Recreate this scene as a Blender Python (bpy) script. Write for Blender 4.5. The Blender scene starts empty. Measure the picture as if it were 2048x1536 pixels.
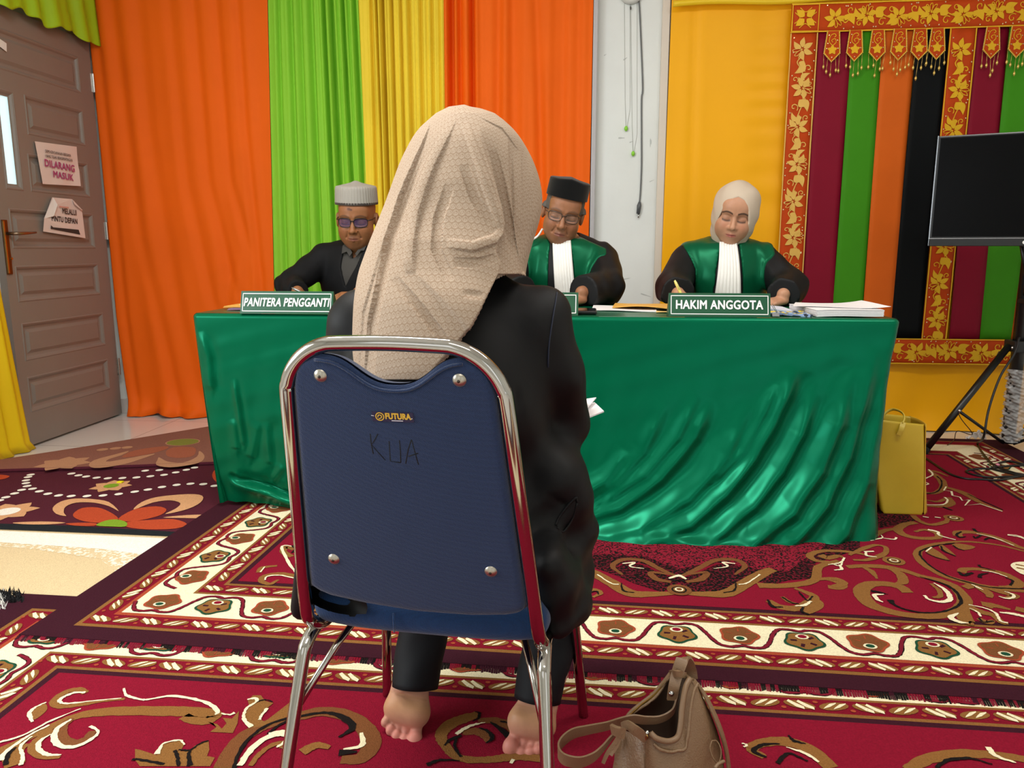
import bpy, bmesh, math, random
import numpy as np
from mathutils import Vector, Matrix
from mathutils.geometry import tessellate_polygon
R = math.radians
C = bpy.context.scene.collection
SC = bpy.context.scene

# ------------------------------------------------------------------ camera
CAM_H, PITCH, YAW, FPX = 1.0, 10.0, 5.5, 1540.0
cd = bpy.data.cameras.new('camera'); cam = bpy.data.objects.new('camera', cd); C.objects.link(cam)
cam.location = (0, 0, CAM_H)
cam.rotation_euler = (R(90 - PITCH), 0, R(YAW))
cd.sensor_width = 36.0; cd.lens = 36.0 * FPX / 2048.0; cd.clip_start = 0.02
SC.camera = cam

# ------------------------------------------------------------------ light and exposure
SC.view_settings.view_transform = 'Standard'
SC.view_settings.look = 'None'
SC.view_settings.gamma = 1.0
SC.view_settings.use_curve_mapping = False
SC.view_settings.exposure = 0.14
wd = bpy.data.worlds.new('daylight'); SC.world = wd; wd.use_nodes = True
bg = wd.node_tree.nodes['Background']
bg.inputs[0].default_value = (0.93, 0.97, 1.0, 1); bg.inputs[1].default_value = 1.4

def area(name, loc, sx, sy, power, rot=(0, 0, 0), col=(1, 0.97, 0.92)):
    l = bpy.data.lights.new(name, 'AREA'); l.shape = 'RECTANGLE'; l.size = sx; l.size_y = sy; l.energy = power; l.color = col
    o = bpy.data.objects.new(name, l); C.objects.link(o); o.location = loc; o.rotation_euler = rot
    return o
area('ceiling_lamp', (-0.9, 1.7, 2.93), 1.2, 0.35, 48)
area('ceiling_lamp', (1.3, 1.9, 2.93), 1.2, 0.35, 24)
area('ceiling_lamp', (0.2, -0.4, 2.93), 1.2, 0.35, 14)
# daylight of an unseen left window; lamp set side-on to strengthen the shading
area('window_daylight', (-2.76, 0.75, 1.55), 1.7, 1.5, 62, (R(90), 0, R(-82)), (0.9, 0.96, 1.0))

# ------------------------------------------------------------------ pixel <-> place helpers
def _ray(px, py):
    d = Vector(((px - 1024) / FPX, 1.0, -(py - 768) / FPX))
    c, s = math.cos(R(PITCH)), math.sin(R(PITCH))
    d = Vector((d.x, d.y * c + d.z * s, -d.y * s + d.z * c))
    c, s = math.cos(R(YAW)), math.sin(R(YAW))
    return Vector((d.x * c - d.y * s, d.x * s + d.y * c, d.z))
def atZ(px, py, z=0.0):
    d = _ray(px, py); t = (z - CAM_H) / d.z
    return Vector((d.x * t, d.y * t, z))
def atY(px, py, Y):
    d = _ray(px, py); t = Y / d.y
    return Vector((d.x * t, Y, CAM_H + d.z * t))
def atX(px, py, X):
    d = _ray(px, py); t = X / d.x
    return Vector((X, d.y * t, CAM_H + d.z * t))

# ------------------------------------------------------------------ materials
def lin(h):
    if isinstance(h, str):
        h = h.lstrip('#'); h = [int(h[i:i + 2], 16) / 255 for i in (0, 2, 4)]
    return tuple((c / 12.92 if c <= 0.04045 else ((c + 0.055) / 1.055) ** 2.4) for c in h)
MATS = {}
def mat(name, col, rough=0.6, metal=0.0, spec=0.5, sheen=0.0, noise=0.0, nscale=30.0, bump=0.0, bscale=200.0, aniso=0.0,
        vcol=False, coat=0.0, trans=0.0, alpha=1.0, weave=0.0, wscale=900.0, sss=0.0, emit=None, estr=1.0, detail=3.0, sheen_col=None, spec_tint=None):
    if name in MATS: return MATS[name]
    m = bpy.data.materials.new(name); m.use_nodes = True; nt = m.node_tree; N = nt.nodes; L = nt.links
    b = N['Principled BSDF']
    c = lin(col)
    b.inputs['Base Color'].default_value = (*c, 1)
    b.inputs['Roughness'].default_value = rough
    b.inputs['Metallic'].default_value = metal
    b.inputs['Specular IOR Level'].default_value = spec
    b.inputs['Sheen Weight'].default_value = sheen
    if sheen_col: b.inputs['Sheen Tint'].default_value = (*lin(sheen_col), 1)
    b.inputs['Anisotropic'].default_value = aniso
    if spec_tint: b.inputs['Specular Tint'].default_value = (*lin(spec_tint), 1)
    b.inputs['Coat Weight'].default_value = coat
    b.inputs['Transmission Weight'].default_value = trans
    b.inputs['Alpha'].default_value = alpha
    if sss:
        b.inputs['Subsurface Weight'].default_value = sss
        b.inputs['Subsurface Radius'].default_value = (0.012, 0.005, 0.003)
    if emit:
        b.inputs['Emission Color'].default_value = (*lin(emit), 1); b.inputs['Emission Strength'].default_value = estr
    tc = N.new('ShaderNodeTexCoord')
    base = None
    if vcol:
        a = N.new('ShaderNodeVertexColor'); a.layer_name = 'Col'; base = a.outputs['Color']
    if noise:
        nz = N.new('ShaderNodeTexNoise'); nz.inputs['Scale'].default_value = nscale; nz.inputs['Detail'].default_value = detail
        L.new(tc.outputs['Object'], nz.inputs['Vector'])
        rm = N.new('ShaderNodeMapRange'); rm.inputs[1].default_value = 0.25; rm.inputs[2].default_value = 0.75
        rm.inputs[3].default_value = 1 - noise; rm.inputs[4].default_value = 1 + noise
        L.new(nz.outputs['Fac'], rm.inputs[0])
        mx = N.new('ShaderNodeMix'); mx.data_type = 'RGBA'; mx.blend_type = 'MULTIPLY'; mx.inputs['Factor'].default_value = 1
        if base: L.new(base, mx.inputs['A'])
        else: mx.inputs['A'].default_value = (*c, 1)
        L.new(rm.outputs[0], mx.inputs['B']); base = mx.outputs['Result']
    if base: L.new(base, b.inputs['Base Color'])
    nrm = None
    if bump:
        nb = N.new('ShaderNodeTexNoise'); nb.inputs['Scale'].default_value = bscale; nb.inputs['Detail'].default_value = 2
        L.new(tc.outputs['Object'], nb.inputs['Vector'])
        bp = N.new('ShaderNodeBump'); bp.inputs['Strength'].default_value = bump; bp.inputs['Distance'].default_value = 0.002
        L.new(nb.outputs['Fac'], bp.inputs['Height']); nrm = bp.outputs['Normal']
    if weave:
        ck = N.new('ShaderNodeTexVoronoi'); ck.inputs['Scale'].default_value = wscale
        ck.inputs['Randomness'].default_value = 0.25
        L.new(tc.outputs['Object'], ck.inputs['Vector'])
        bp2 = N.new('ShaderNodeBump'); bp2.inputs['Strength'].default_value = weave; bp2.inputs['Distance'].default_value = 0.001
        L.new(ck.outputs['Distance'], bp2.inputs['Height'])
        if nrm: L.new(nrm, bp2.inputs['Normal'])
        nrm = bp2.outputs['Normal']
    if nrm: L.new(nrm, b.inputs['Normal'])
    MATS[name] = m
    return m

# ------------------------------------------------------------------ objects
def thing(name, label, cat, loc, group=None):
    o = bpy.data.objects.new(name, None); C.objects.link(o); o.empty_display_size = 0.05
    o.location = loc; o['label'] = label; o['category'] = cat
    if group: o['group'] = group
    return o
def tag(o, label=None, cat=None, group=None, kind=None):
    if label: o['label'] = label
    if cat: o['category'] = cat
    if group: o['group'] = group
    if kind: o['kind'] = kind
    return o
def wloc(o):
    v = Vector((0, 0, 0))
    while o is not None: v += o.location; o = o.parent
    return v
def mk(name, verts, faces, mats, parent=None, smooth=True, fm=None, uv=None, cols=None, loc=None):
    """one mesh object; verts are given in world space"""
    off = wloc(parent) if parent else Vector((0, 0, 0))
    base = Vector(loc) if loc is not None else off
    V = np.asarray(verts, dtype=float).reshape(-1, 3) - np.array(base)
    me = bpy.data.meshes.new(name); me.from_pydata(V.tolist(), [], [list(f) for f in faces]); me.update()
    if not isinstance(mats, (list, tuple)): mats = [mats]
    for m in mats: me.materials.append(m)
    if fm is not None: me.polygons.foreach_set('material_index', list(fm))
    if smooth is True: me.polygons.foreach_set('use_smooth', [True] * len(me.polygons))
    if uv is not None:
        ul = me.uv_layers.new(name='UVMap'); uva = np.asarray(uv)
        li = np.zeros(len(me.loops), dtype=int); me.loops.foreach_get('vertex_index', li)
        ul.data.foreach_set('uv', uva[li].ravel())
    if cols is not None:
        ca = me.color_attributes.new('Col', 'FLOAT_COLOR', 'POINT')
        cc = np.ones((len(V), 4)); cc[:, :3] = cols; ca.data.foreach_set('color', cc.ravel())
    o = bpy.data.objects.new(name, me); C.objects.link(o)
    if parent: o.parent = parent
    elif loc is not None: o.location = base
    return o
def autosmooth(o, ang=35):
    me = o.data
    me.polygons.foreach_set('use_smooth', [True] * len(me.polygons))
    bm = bmesh.new(); bm.from_mesh(me)
    for e in bm.edges:
        if len(e.link_faces) == 2 and e.calc_face_angle(0) > R(ang): e.smooth = False
    bm.to_mesh(me); bm.free()
    return o

class Geo:
    """collects shapes (world space) into one mesh"""
    def __init__(s): s.v = []; s.f = []; s.m = []
    def add(s, v, f, m=0):
        o = len(s.v); s.v += [tuple(p) for p in v]; s.f += [tuple(i + o for i in q) for q in f]; s.m += [m] * len(f); return s
    def box(s, lo, hi, m=0, M=None, bev=0.0):
        x0, y0, z0 = lo; x1, y1, z1 = hi
        if bev <= 0:
            v = [(x, y, z) for z in (z0, z1) for y in (y0, y1) for x in (x0, x1)]
            f = [(0, 2, 3, 1), (4, 5, 7, 6), (0, 1, 5, 4), (2, 6, 7, 3), (0, 4, 6, 2), (1, 3, 7, 5)]
        else:
            bm = bmesh.new(); bmesh.ops.create_cube(bm, size=1)
            for w in bm.verts: w.co = Vector(((x0 + x1) / 2 + w.co.x * (x1 - x0), (y0 + y1) / 2 + w.co.y * (y1 - y0), (z0 + z1) / 2 + w.co.z * (z1 - z0)))
            bmesh.ops.bevel(bm, geom=bm.edges[:], offset=bev, segments=2, affect='EDGES', profile=0.6)
            bm.verts.index_update(); v = [w.co.copy() for w in bm.verts]; f = [[w.index for w in q.verts] for q in bm.faces]; bm.free()
        if M is not None: v = [M @ Vector(p) for p in v]
        return s.add(v, f, m)
    def tube(s, pts, r, n=12, m=0, caps=True, closed=False, flat=1.0):
        P = [Vector(p) for p in pts]; K = len(P)
        rr = [r] * K if not hasattr(r, '__len__') else list(r)
        T = []
        for i in range(K):
            a = P[(i - 1) % K] if (closed or i > 0) else P[i]; b = P[(i + 1) % K] if (closed or i < K - 1) else P[i]
            t = (b - a); T.append(t.normalized() if t.length > 1e-9 else Vector((0, 0, 1)))
        up = Vector((0, 0, 1)) if abs(T[0].z) < 0.9 else Vector((1, 0, 0))
        nv = (up - T[0] * up.dot(T[0])).normalized()
        v = []
        for i in range(K):
            nv = (nv - T[i] * nv.dot(T[i])).normalized(); bv = T[i].cross(nv)
            for k in range(n):
                a = 2 * math.pi * k / n
                v.append(P[i] + (nv * math.cos(a) + bv * math.sin(a) * flat) * rr[i])
        f = []
        for i in range(K if closed else K - 1):
            for k in range(n):
                a = i * n + k; b = i * n + (k + 1) % n; j = ((i + 1) % K) * n
                f.append((a, b, j + (k + 1) % n, j + k))
        if caps and not closed:
            f.append(tuple(range(n))[::-1]); f.append(tuple((K - 1) * n + k for k in range(n)))
        return s.add(v, f, m)
    def lathe(s, prof, c, n=24, m=0, axis='z', M=None):
        v = []
        for (r, h) in prof:
            for k in range(n):
                a = 2 * math.pi * k / n; p = (r * math.cos(a), r * math.sin(a), h)
                if axis == 'y': p = (p[0], p[2], p[1])
                if axis == 'x': p = (p[2], p[0], p[1])
                q = Vector(p)
                if M is not None: q = M @ q
                v.append(q + Vector(c))
        f = []
        for i in range(len(prof) - 1):
            for k in range(n): f.append((i * n + k, i * n + (k + 1) % n, (i + 1) * n + (k + 1) % n, (i + 1) * n + k))
        f.append(tuple(range(n))[::-1]); f.append(tuple((len(prof) - 1) * n + k for k in range(n)))
        return s.add(v, f, m)
    def grid(s, fn, nu, nv, m=0, close_u=False):
        v = [fn(i / nu, j / nv) for j in range(nv + 1) for i in range(nu + 1)]
        f = [(j * (nu + 1) + i, j * (nu + 1) + i + 1, (j + 1) * (nu + 1) + i + 1, (j + 1) * (nu + 1) + i) for j in range(nv) for i in range(nu)]
        return s.add(v, f, m)
    def build(s, name, mats, parent=None, smooth=True, loc=None, ang=None, **k):
        o = mk(name, s.v, s.f, mats, parent, smooth, fm=s.m, loc=loc, **k)
        if ang: autosmooth(o, ang)
        return o
def solidify(o, t, offset=0.0):
    md = o.modifiers.new('thickness', 'SOLIDIFY'); md.thickness = t; md.offset = offset; return o
def catmull(pts, n=8, closed=False):
    P = [Vector(p) if len(p) == 3 else Vector((p[0], p[1], 0)) for p in pts]; out = []; K = len(P)
    for i in range(K if closed else K - 1):
        p0 = P[(i - 1) % K] if (closed or i > 0) else P[0] * 2 - P[1]; p1 = P[i]; p2 = P[(i + 1) % K]
        p3 = P[(i + 2) % K] if (closed or i + 2 < K) else P[-1] * 2 - P[-2]
        for k in range(n):
            t = k / n; t2 = t * t; t3 = t2 * t
            out.append(0.5 * ((2 * p1) + (p2 - p0) * t + (2 * p0 - 5 * p1 + 4 * p2 - p3) * t2 + (3 * p1 - p0 - 3 * p2 + p3) * t3))
    if not closed: out.append(P[-1])
    return out

class Art:
    """flat coloured shapes stacked in thin layers over a carrier surface (u, v) -> place; one mesh, one material slot per colour"""
    def __init__(s, place, step=0.0004): s.place = place; s.step = step; s.g = Geo(); s.keys = []; s.rnd = random.Random(3); s.jit = 0.0; s.cnt = 0
    def k(s, key):
        if key not in s.keys: s.keys.append(key)
        return s.keys.index(key)
    def poly(s, pts, key, layer=1):
        s.cnt += 1; layer += (s.cnt % 40) * .02     # neighbours of one layer never share a plane
        tris = tessellate_polygon([[Vector((p[0], p[1], 0)) for p in pts]])
        s.g.add([s.place(p[0], p[1], layer * s.step) for p in pts], tris, s.k(key))
    def stroke(s, pts, w, key, layer=1, n=6, smooth=True, taper=False):
        s.cnt += 1; layer += (s.cnt % 40) * .02
        P = catmull(pts, n) if smooth and len(pts) > 2 else [Vector((p[0], p[1], 0)) for p in pts]
        K = len(P); L = []; Rr = []
        for i in range(K):
            a = P[max(i - 1, 0)]; b = P[min(i + 1, K - 1)]; t = b - a
            if t.length < 1e-9: t = Vector((1, 0, 0))
            t.normalize(); nrm = Vector((-t.y, t.x, 0))
            q = i / (K - 1)
            ww = w if not hasattr(w, '__len__') else float(np.interp(q, np.linspace(0, 1, len(w)), w))
            if taper: ww = ww * min(1, 4 * q + .15, 4 * (1 - q) + .15)
            j1 = s.rnd.uniform(-1, 1) * s.jit; j2 = s.rnd.uniform(-1, 1) * s.jit
            L.append(P[i] + nrm * (ww / 2 + j1)); Rr.append(P[i] - nrm * (ww / 2 + j2))
        v = [s.place(p.x, p.y, layer * s.step) for p in L] + [s.place(p.x, p.y, layer * s.step) for p in Rr]
        s.g.add(v, [(i, K + i, K + i + 1, i + 1) for i in range(K - 1)], s.k(key))
    def ell(s, c, rx, ry, ang, key, layer=1, n=20, lob=0, amp=0.0):
        ca, sa = math.cos(ang), math.sin(ang); pts = []
        for i in range(n):
            a = 2 * math.pi * i / n; q = 1 + (amp * math.cos(lob * a) if lob else 0) + s.rnd.uniform(-1, 1) * s.jit / max(rx, 1e-4) * .5
            x, y = rx * q * math.cos(a), ry * q * math.sin(a); pts.append((c[0] + x * ca - y * sa, c[1] + x * sa + y * ca))
        s.poly(pts, key, layer)
    def ring(s, c, rx, ry, w, key, layer=1, n=24):
        P = [(c[0] + rx * math.cos(2 * math.pi * i / n), c[1] + ry * math.sin(2 * math.pi * i / n)) for i in range(n + 1)]
        s.stroke(P, w, key, layer, smooth=False)
    def leaf(s, a, b, w, key, layer=1, bend=0.0):
        a = Vector((a[0], a[1], 0)); b = Vector((b[0], b[1], 0)); d = b - a; nrm = Vector((-d.y, d.x, 0))
        l = []; r = []
        for i in range(9):
            t = i / 8; c = a + d * t + nrm * bend * math.sin(math.pi * t); h = w / 2 * math.sin(math.pi * t ** 0.8)
            u = nrm.normalized() * h; l.append(c + u); r.append(c - u)
        s.poly([(p.x, p.y) for p in l + r[::-1][1:-1]], key, layer)
    def build(s, name, table, parent=None, **k):
        return s.g.build(name, [table[q] for q in s.keys], parent, smooth=False, **k)

_SURF = {}
def text_mesh(name, txt, size, M, m, parent, extrude=0.0, bold=0.0, sx=1.0, align='CENTER', width=None):
    cu = bpy.data.curves.new(name, 'FONT'); cu.body = txt; cu.size = size; cu.extrude = extrude; cu.offset = 0
    cu.space_character = 1.05; cu.align_x = align; cu.align_y = 'CENTER'; cu.resolution_u = 3
    o = bpy.data.objects.new('tmp_text', cu); C.objects.link(o)
    bpy.context.view_layer.update()
    me = bpy.data.meshes.new_from_object(o.evaluated_get(bpy.context.evaluated_depsgraph_get()))
    bpy.data.objects.remove(o); bpy.data.curves.remove(cu)
    V = [Vector(v.co) for v in me.vertices]; F = [list(p.vertices) for p in me.polygons]; bpy.data.meshes.remove(me)
    if bold:      # a heavier face: the same glyphs laid over one another, slightly displaced
        V0, F0 = V, F; V, F = [], []
        for k, (dx, dy) in enumerate(((-1, 0), (1, 0), (0, .8), (0, -.8), (-.7, .6), (.7, .6), (.7, -.6), (-.7, -.6))):
            o_ = len(V); V += [v + Vector((dx * bold, dy * bold, k * 2e-5)) for v in V0]; F += [[i + o_ for i in f_] for f_ in F0]
    if width:
        xs = [v.x for v in V]; w0 = max(xs) - min(xs); c0 = (max(xs) + min(xs)) / 2; sx = width / w0
        for v in V: v.x = (v.x - c0)
    return mk(name, [M @ Vector((v.x * sx, v.y, v.z)) for v in V], F, m, parent, smooth=False)

# ------------------------------------------------------------------ signed-distance modelling (bodies, cloth, bags)
def smin(a, b, k):
    h = np.maximum(k - np.abs(a - b), 0) / k
    return np.minimum(a, b) - h * h * k * 0.25
def smax(a, b, k): return -smin(-a, -b, k)
def s_ell(P, c, r):
    q = (P - np.array(c)) / np.array(r); k0 = np.sqrt((q * q).sum(-1)); q2 = q / np.array(r); k1 = np.sqrt((q2 * q2).sum(-1)) + 1e-9
    return k0 * (k0 - 1) / k1
def s_cap(P, a, b, ra, rb=None):
    a = np.array(a, float); b = np.array(b, float); rb = ra if rb is None else rb
    ba = b - a; t = np.clip(((P - a) @ ba) / (ba @ ba + 1e-12), 0, 1)
    return np.sqrt((((P - a) - t[..., None] * ba) ** 2).sum(-1)) - (ra + (rb - ra) * t)
def s_box(P, c, h, r=0.0, M=None):
    q = P - np.array(c)
    if M is not None: q = q @ np.array(M)
    q = np.abs(q) - (np.array(h) - r)
    return np.sqrt((np.maximum(q, 0) ** 2).sum(-1)) + np.minimum(q.max(-1), 0) - r
def s_chain(P, pts, rs, k=0.0):
    d = None
    for i in range(len(pts) - 1):
        e = s_cap(P, pts[i], pts[i + 1], rs[i], rs[i + 1]); d = e if d is None else (np.minimum(d, e) if k == 0 else smin(d, e, k))
    return d
def near(P, c, robj, fn, pad=.05):
    """evaluate fn only close to c; further away a bound on the distance is enough"""
    dc = np.sqrt(((P - np.array(c)) ** 2).sum(-1)); out = dc - robj; m = dc < robj + pad
    if m.any(): out[m] = fn(P[m])
    return out
def axis(lo, hi, step, fine=()):
    """grid coordinates from lo to hi; fine = (a, b, step) intervals"""
    out = [lo]; x = lo
    while x < hi:
        st = step
        for a, b, s in fine:
            if a <= x < b: st = min(st, s)
            elif x < a: st = min(st, max(s, (a - x)))
        x += st; out.append(x)
    return np.array(out)
def surface(fn, xs, ys, zs):
    """naive surface nets on a tensor grid"""
    nx, ny, nz = len(xs), len(ys), len(zs)
    D = np.empty((nx, ny, nz), np.float32)
    YZ = np.stack(np.meshgrid(ys, zs, indexing='ij'), -1)
    ch = max(1, int(400000 / (ny * nz)))
    for i in range(0, nx, ch):
        j = min(nx, i + ch)
        P = np.empty((j - i, ny, nz, 3)); P[..., 0] = xs[i:j][:, None, None]; P[..., 1:] = YZ[None]
        D[i:j] = fn(P.reshape(-1, 3)).reshape(j - i, ny, nz)
    S = D < 0
    cs = np.zeros((nx - 1, ny - 1, nz - 1), np.int8)
    for a in (0, 1):
        for b in (0, 1):
            for c in (0, 1): cs += S[a:nx - 1 + a, b:ny - 1 + b, c:nz - 1 + c]
    act = (cs > 0) & (cs < 8); idx = np.full(act.shape, -1, np.int64); I, J, K = np.nonzero(act); n = len(I); idx[I, J, K] = np.arange(n)
    acc = np.zeros((n, 3)); cnt = np.zeros(n); X = (xs, ys, zs)
    for ax in range(3):
        o = [q for q in range(3) if q != ax]
        for p in (0, 1):
            for q in (0, 1):
                a = [I.copy(), J.copy(), K.copy()]; a[o[0]] = a[o[0]] + p; a[o[1]] = a[o[1]] + q
                b = [w.copy() for w in a]; b[ax] = b[ax] + 1
                da = D[a[0], a[1], a[2]]; db = D[b[0], b[1], b[2]]; cr = (da < 0) != (db < 0)
                t = np.where(cr, da / np.where(cr, da - db, 1), 0)
                pa = np.stack([X[w][a[w]] for w in range(3)], -1); pb = np.stack([X[w][b[w]] for w in range(3)], -1)
                acc += np.where(cr[:, None], pa + (pb - pa) * t[:, None], 0); cnt += cr
    V = acc / cnt[:, None]
    F = []
    for ax in range(3):
        o = [(ax + 1) % 3, (ax + 2) % 3]
        sl = [slice(None)] * 3; sl[ax] = slice(0, -1); s2 = [slice(None)] * 3; s2[ax] = slice(1, None)
        A = S[tuple(sl)]; B = S[tuple(s2)]
        cr = np.nonzero(A != B); a = np.stack(cr, -1); inside = A[cr]
        ok = (a[:, o[0]] > 0) & (a[:, o[1]] > 0) & (a[:, o[0]] < D.shape[o[0]] - 1) & (a[:, o[1]] < D.shape[o[1]] - 1)
        a = a[ok]; inside = inside[ok]
        def cell(p, q):
            w = a.copy(); w[:, o[0]] -= p; w[:, o[1]] -= q; return idx[w[:, 0], w[:, 1], w[:, 2]]
        Q = np.stack([cell(1, 1), cell(0, 1), cell(0, 0), cell(1, 0)], -1)
        Q = np.where(inside[:, None], Q, Q[:, ::-1]); F.append(Q)
    F = np.concatenate(F); F = F[(F >= 0).all(1)]
    return V, F
def sdf_obj(name, fn, xs, ys, zs, m, parent=None, col=None, **k):
    V, F = surface(fn, xs, ys, zs)
    return mk(name, V, F.tolist(), m, parent, True, cols=(col(V) if col else None), **k)
# ================================================================== the room
WY = 4.40; WX = -2.84
def tile_material():
    m = mat('floor_tile', '#E4E1DC', rough=0.12, noise=0.03, nscale=3)
    nt = m.node_tree; N = nt.nodes; L = nt.links; b = N['Principled BSDF']
    tc = N['Texture Coordinate']; br = N.new('ShaderNodeTexBrick'); br.offset = 0.0
    br.inputs['Scale'].default_value = 1.0; br.inputs['Brick Width'].default_value = 0.6; br.inputs['Row Height'].default_value = 0.6
    br.inputs['Mortar Size'].default_value = 0.0025
    br.inputs['Color1'].default_value = (*lin('#E6E3DE'), 1); br.inputs['Color2'].default_value = (*lin('#E0DDD8'), 1); br.inputs['Mortar'].default_value = (*lin('#A9A59F'), 1)
    L.new(tc.outputs['Object'], br.inputs['Vector']); L.new(br.outputs['Color'], b.inputs['Base Color'])
    return m
def wall_material():
    m = mat('white_wall_paint', '#E8EBE7', rough=0.75, noise=0.06, nscale=2.2, bump=0.15, bscale=60, detail=8)
    return m
M_wall = wall_material()
def struct(name, g, m, **k):
    o = g.build(name, m, smooth=False, **k); o['kind'] = 'structure'; return o
struct('floor', Geo().box((-3.1, -2.6, -0.06), (3.6, 4.6, 0)), tile_material())
struct('wall_back', Geo().box((WX - 0.15, WY, 0), (3.55, WY + 0.15, 3.0)), M_wall)
struct('wall_left', Geo().box((WX - 0.15, -2.6, 0), (WX, WY, 3.0)), M_wall)
struct('wall_right', Geo().box((3.4, -2.6, 0), (3.55, WY, 3.0)), M_wall)
gw = Geo()
for (x0, x1, z0, z1) in ((WX - .15, -2.2, 0, 3.0), (-2.2, -.6, 0, .9), (-2.2, -.6, 2.35, 3.0), (-.6, 1.5, 0, 3.0), (1.5, 2.7, 2.15, 3.0), (2.7, 3.55, 0, 3.0)): gw.box((x0, -2.75, z0), (x1, -2.6, z1))
struct('wall_front', gw, M_wall)
struct('ceiling', Geo().box((WX - 0.15, -2.6, 3.0), (3.55, WY + 0.15, 3.1)), mat('ceiling_paint', '#ECECE8', rough=0.9))
# corner strips at both sides of the bare white wall, and the low skirting in the corner
gr = Geo(); gr.box((0.012, WY - 0.055, 0), (0.036, WY, 2.999), bev=0.004)
struct('trim_1', gr, mat('grey_strip', '#B9B6B8', rough=0.4))
gr = Geo(); gr.box((0.372, WY - 0.03, 0), (0.412, WY, 2.999), bev=0.004)
struct('trim_2', gr, mat('cream_strip', '#DCD0C0', rough=0.5))
gr = Geo(); gr.box((WX, WY - 0.012, 0), (-0.1, WY, 0.09), bev=0.003)
struct('baseboard_back', gr, mat('skirting_tile', '#D8CFCA', rough=0.2))
# scuffs on the bare wall: grey smudges and chipped paint
gs = Art(lambda u, v, h: Vector((u, WY - 0.0006 - h, v)), step=0.0002); gs.jit = 0.002
for (px, py, rx, ry, a) in ((1242, 276, .018, .004, 0), (1262, 284, .01, .003, .3), (1303, 362, .014, .002, .4), (1250, 118, .012, .003, .6), (1301, 285, .004, .02, 0),
                            (1210, 110, .008, .002, .5), (1240, 560, .05, .004, .2), (1290, 590, .03, .003, -.3), (1230, 520, .03, .002, .9)):
    p = atY(px, py, WY); gs.ell((p.x, p.z), rx, ry, a, 'smudge', 1, 14, 3, .25)
gs_o = gs.build('scuff_marks', {'smudge': mat('scuff', '#C3C6C2', rough=0.9)}, bpy.data.objects['wall_back']); gs_o['kind'] = 'structure'

# ------------------------------------------------------------------ door
DX = -2.80
M_door = mat('door_paint', '#887F78', rough=0.38, noise=0.03, nscale=6, bump=0.05, bscale=90)
door = bpy.data.objects.new('door_1', None); C.objects.link(door); door.location = (DX, 4.33, 0); door['kind'] = 'structure'
door['label'] = 'taupe panelled door with two taped notices'; door['category'] = 'door'
openings = [(3.575, 4.225, 1.84, 2.035), (3.765, 4.22, 1.56, 1.755), (3.745, 4.22, 1.28, 1.47), (3.575, 4.225, 0.997, 1.193),
            (3.575, 4.23, 0.735, 0.915), (3.575, 4.235, 0.44, 0.632), (3.575, 4.24, 0.177, 0.36)]
glass = (3.575, 3.695, 1.28, 1.752)
g = Geo(); y0d, y1d, z0d, z1d = 3.515, 4.333, 0.012, 2.14
allop = openings + [glass]
ycut = sorted({y0d, y1d} | {o[0] for o in allop} | {o[1] for o in allop}); zcut = sorted({z0d, z1d} | {o[2] for o in allop} | {o[3] for o in allop})
for a, b in zip(ycut, ycut[1:]):
    for c, d in zip(zcut, zcut[1:]):
        if not any(o[0] <= (a + b) / 2 <= o[1] and o[2] <= (c + d) / 2 <= o[3] for o in allop):
            g.box((DX - 0.036, a, c), (DX, b, d))
def panel(g, o, face=True):
    prof = [(0, 0), (0.006, 0.003), (0.014, -0.001), (0.022, -0.009), (0.030, -0.011), (0.036, -0.011), (0.052, -0.003)]
    rings = []
    for off, dx in prof:
        y0, y1, z0, z1 = o[0] + off, o[1] - off, o[2] + off, o[3] - off
        rings.append([(DX + dx, y0, z0), (DX + dx, y1, z0), (DX + dx, y1, z1), (DX + dx, y0, z1)])
    if not face: rings = rings[:5]
    v = [p for r in rings for p in r]; f = []
    for i in range(len(rings) - 1):
        for k in range(4): f.append((i * 4 + k, i * 4 + (k + 1) % 4, i * 4 + 4 + (k + 1) % 4, i * 4 + 4 + k))
    if face: q = (len(rings) - 1) * 4; f.append((q, q + 1, q + 2, q + 3))
    g.add(v, f)
for o in openings: panel(g, o)
panel(g, glass, False)
g.build('door_leaf', M_door, door, smooth=False)
Geo().box((DX - 0.024, glass[0] + .02, glass[2] + .02), (DX - 0.018, glass[1] - .02, glass[3] - .02)).build('glass_pane',
    mat('glowing_pane', '#CFEFF2', rough=0.1, emit='#D2F0F4', estr=0.75), door, smooth=False)  # light coming through the glass is put in as emission
M_brass = mat('aged_brass', '#B99A62', rough=0.28, metal=1.0); M_steel = mat('steel', '#C9C9C6', rough=0.25, metal=1.0)
hd = Geo().box((DX, 3.517, 0.875), (DX + 0.006, 3.553, 1.135), bev=0.002).build('handle', mat('handle_plate', '#6E5238', rough=0.35, metal=0.9), door, smooth=False)
g = Geo(); g.tube([(DX + 0.004, 3.55, 1.07), (DX + 0.045, 3.55, 1.07), (DX + 0.052, 3.565, 1.07), (DX + 0.05, 3.62, 1.073), (DX + 0.046, 3.69, 1.078)], [.008, .008, .0085, .007, .005], 10)
g.build('lever', mat('lever_metal', '#8F7A66', rough=0.3, metal=0.9), hd)
g = Geo(); g.box((DX + 0.005, 3.517, 0.88), (DX + 0.012, 3.527, 1.13), bev=.002); g.lathe([(0.006, 0), (0.006, 0.006)], (DX + .006, 3.55, .95), 12, axis='x')
g.build('brass_edge', M_brass, hd, smooth=False)
for z in (1.92, 1.10, 0.30):
    g = Geo(); g.tube([(DX + 0.006, 4.336, z - .05), (DX + 0.006, 4.336, z + .05)], 0.006, 10)
    g.box((DX - 0.001, 4.318, z - .05), (DX + 0.0015, 4.345, z + .05))
    g.build('hinge', M_steel, door, ang=40)

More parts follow.
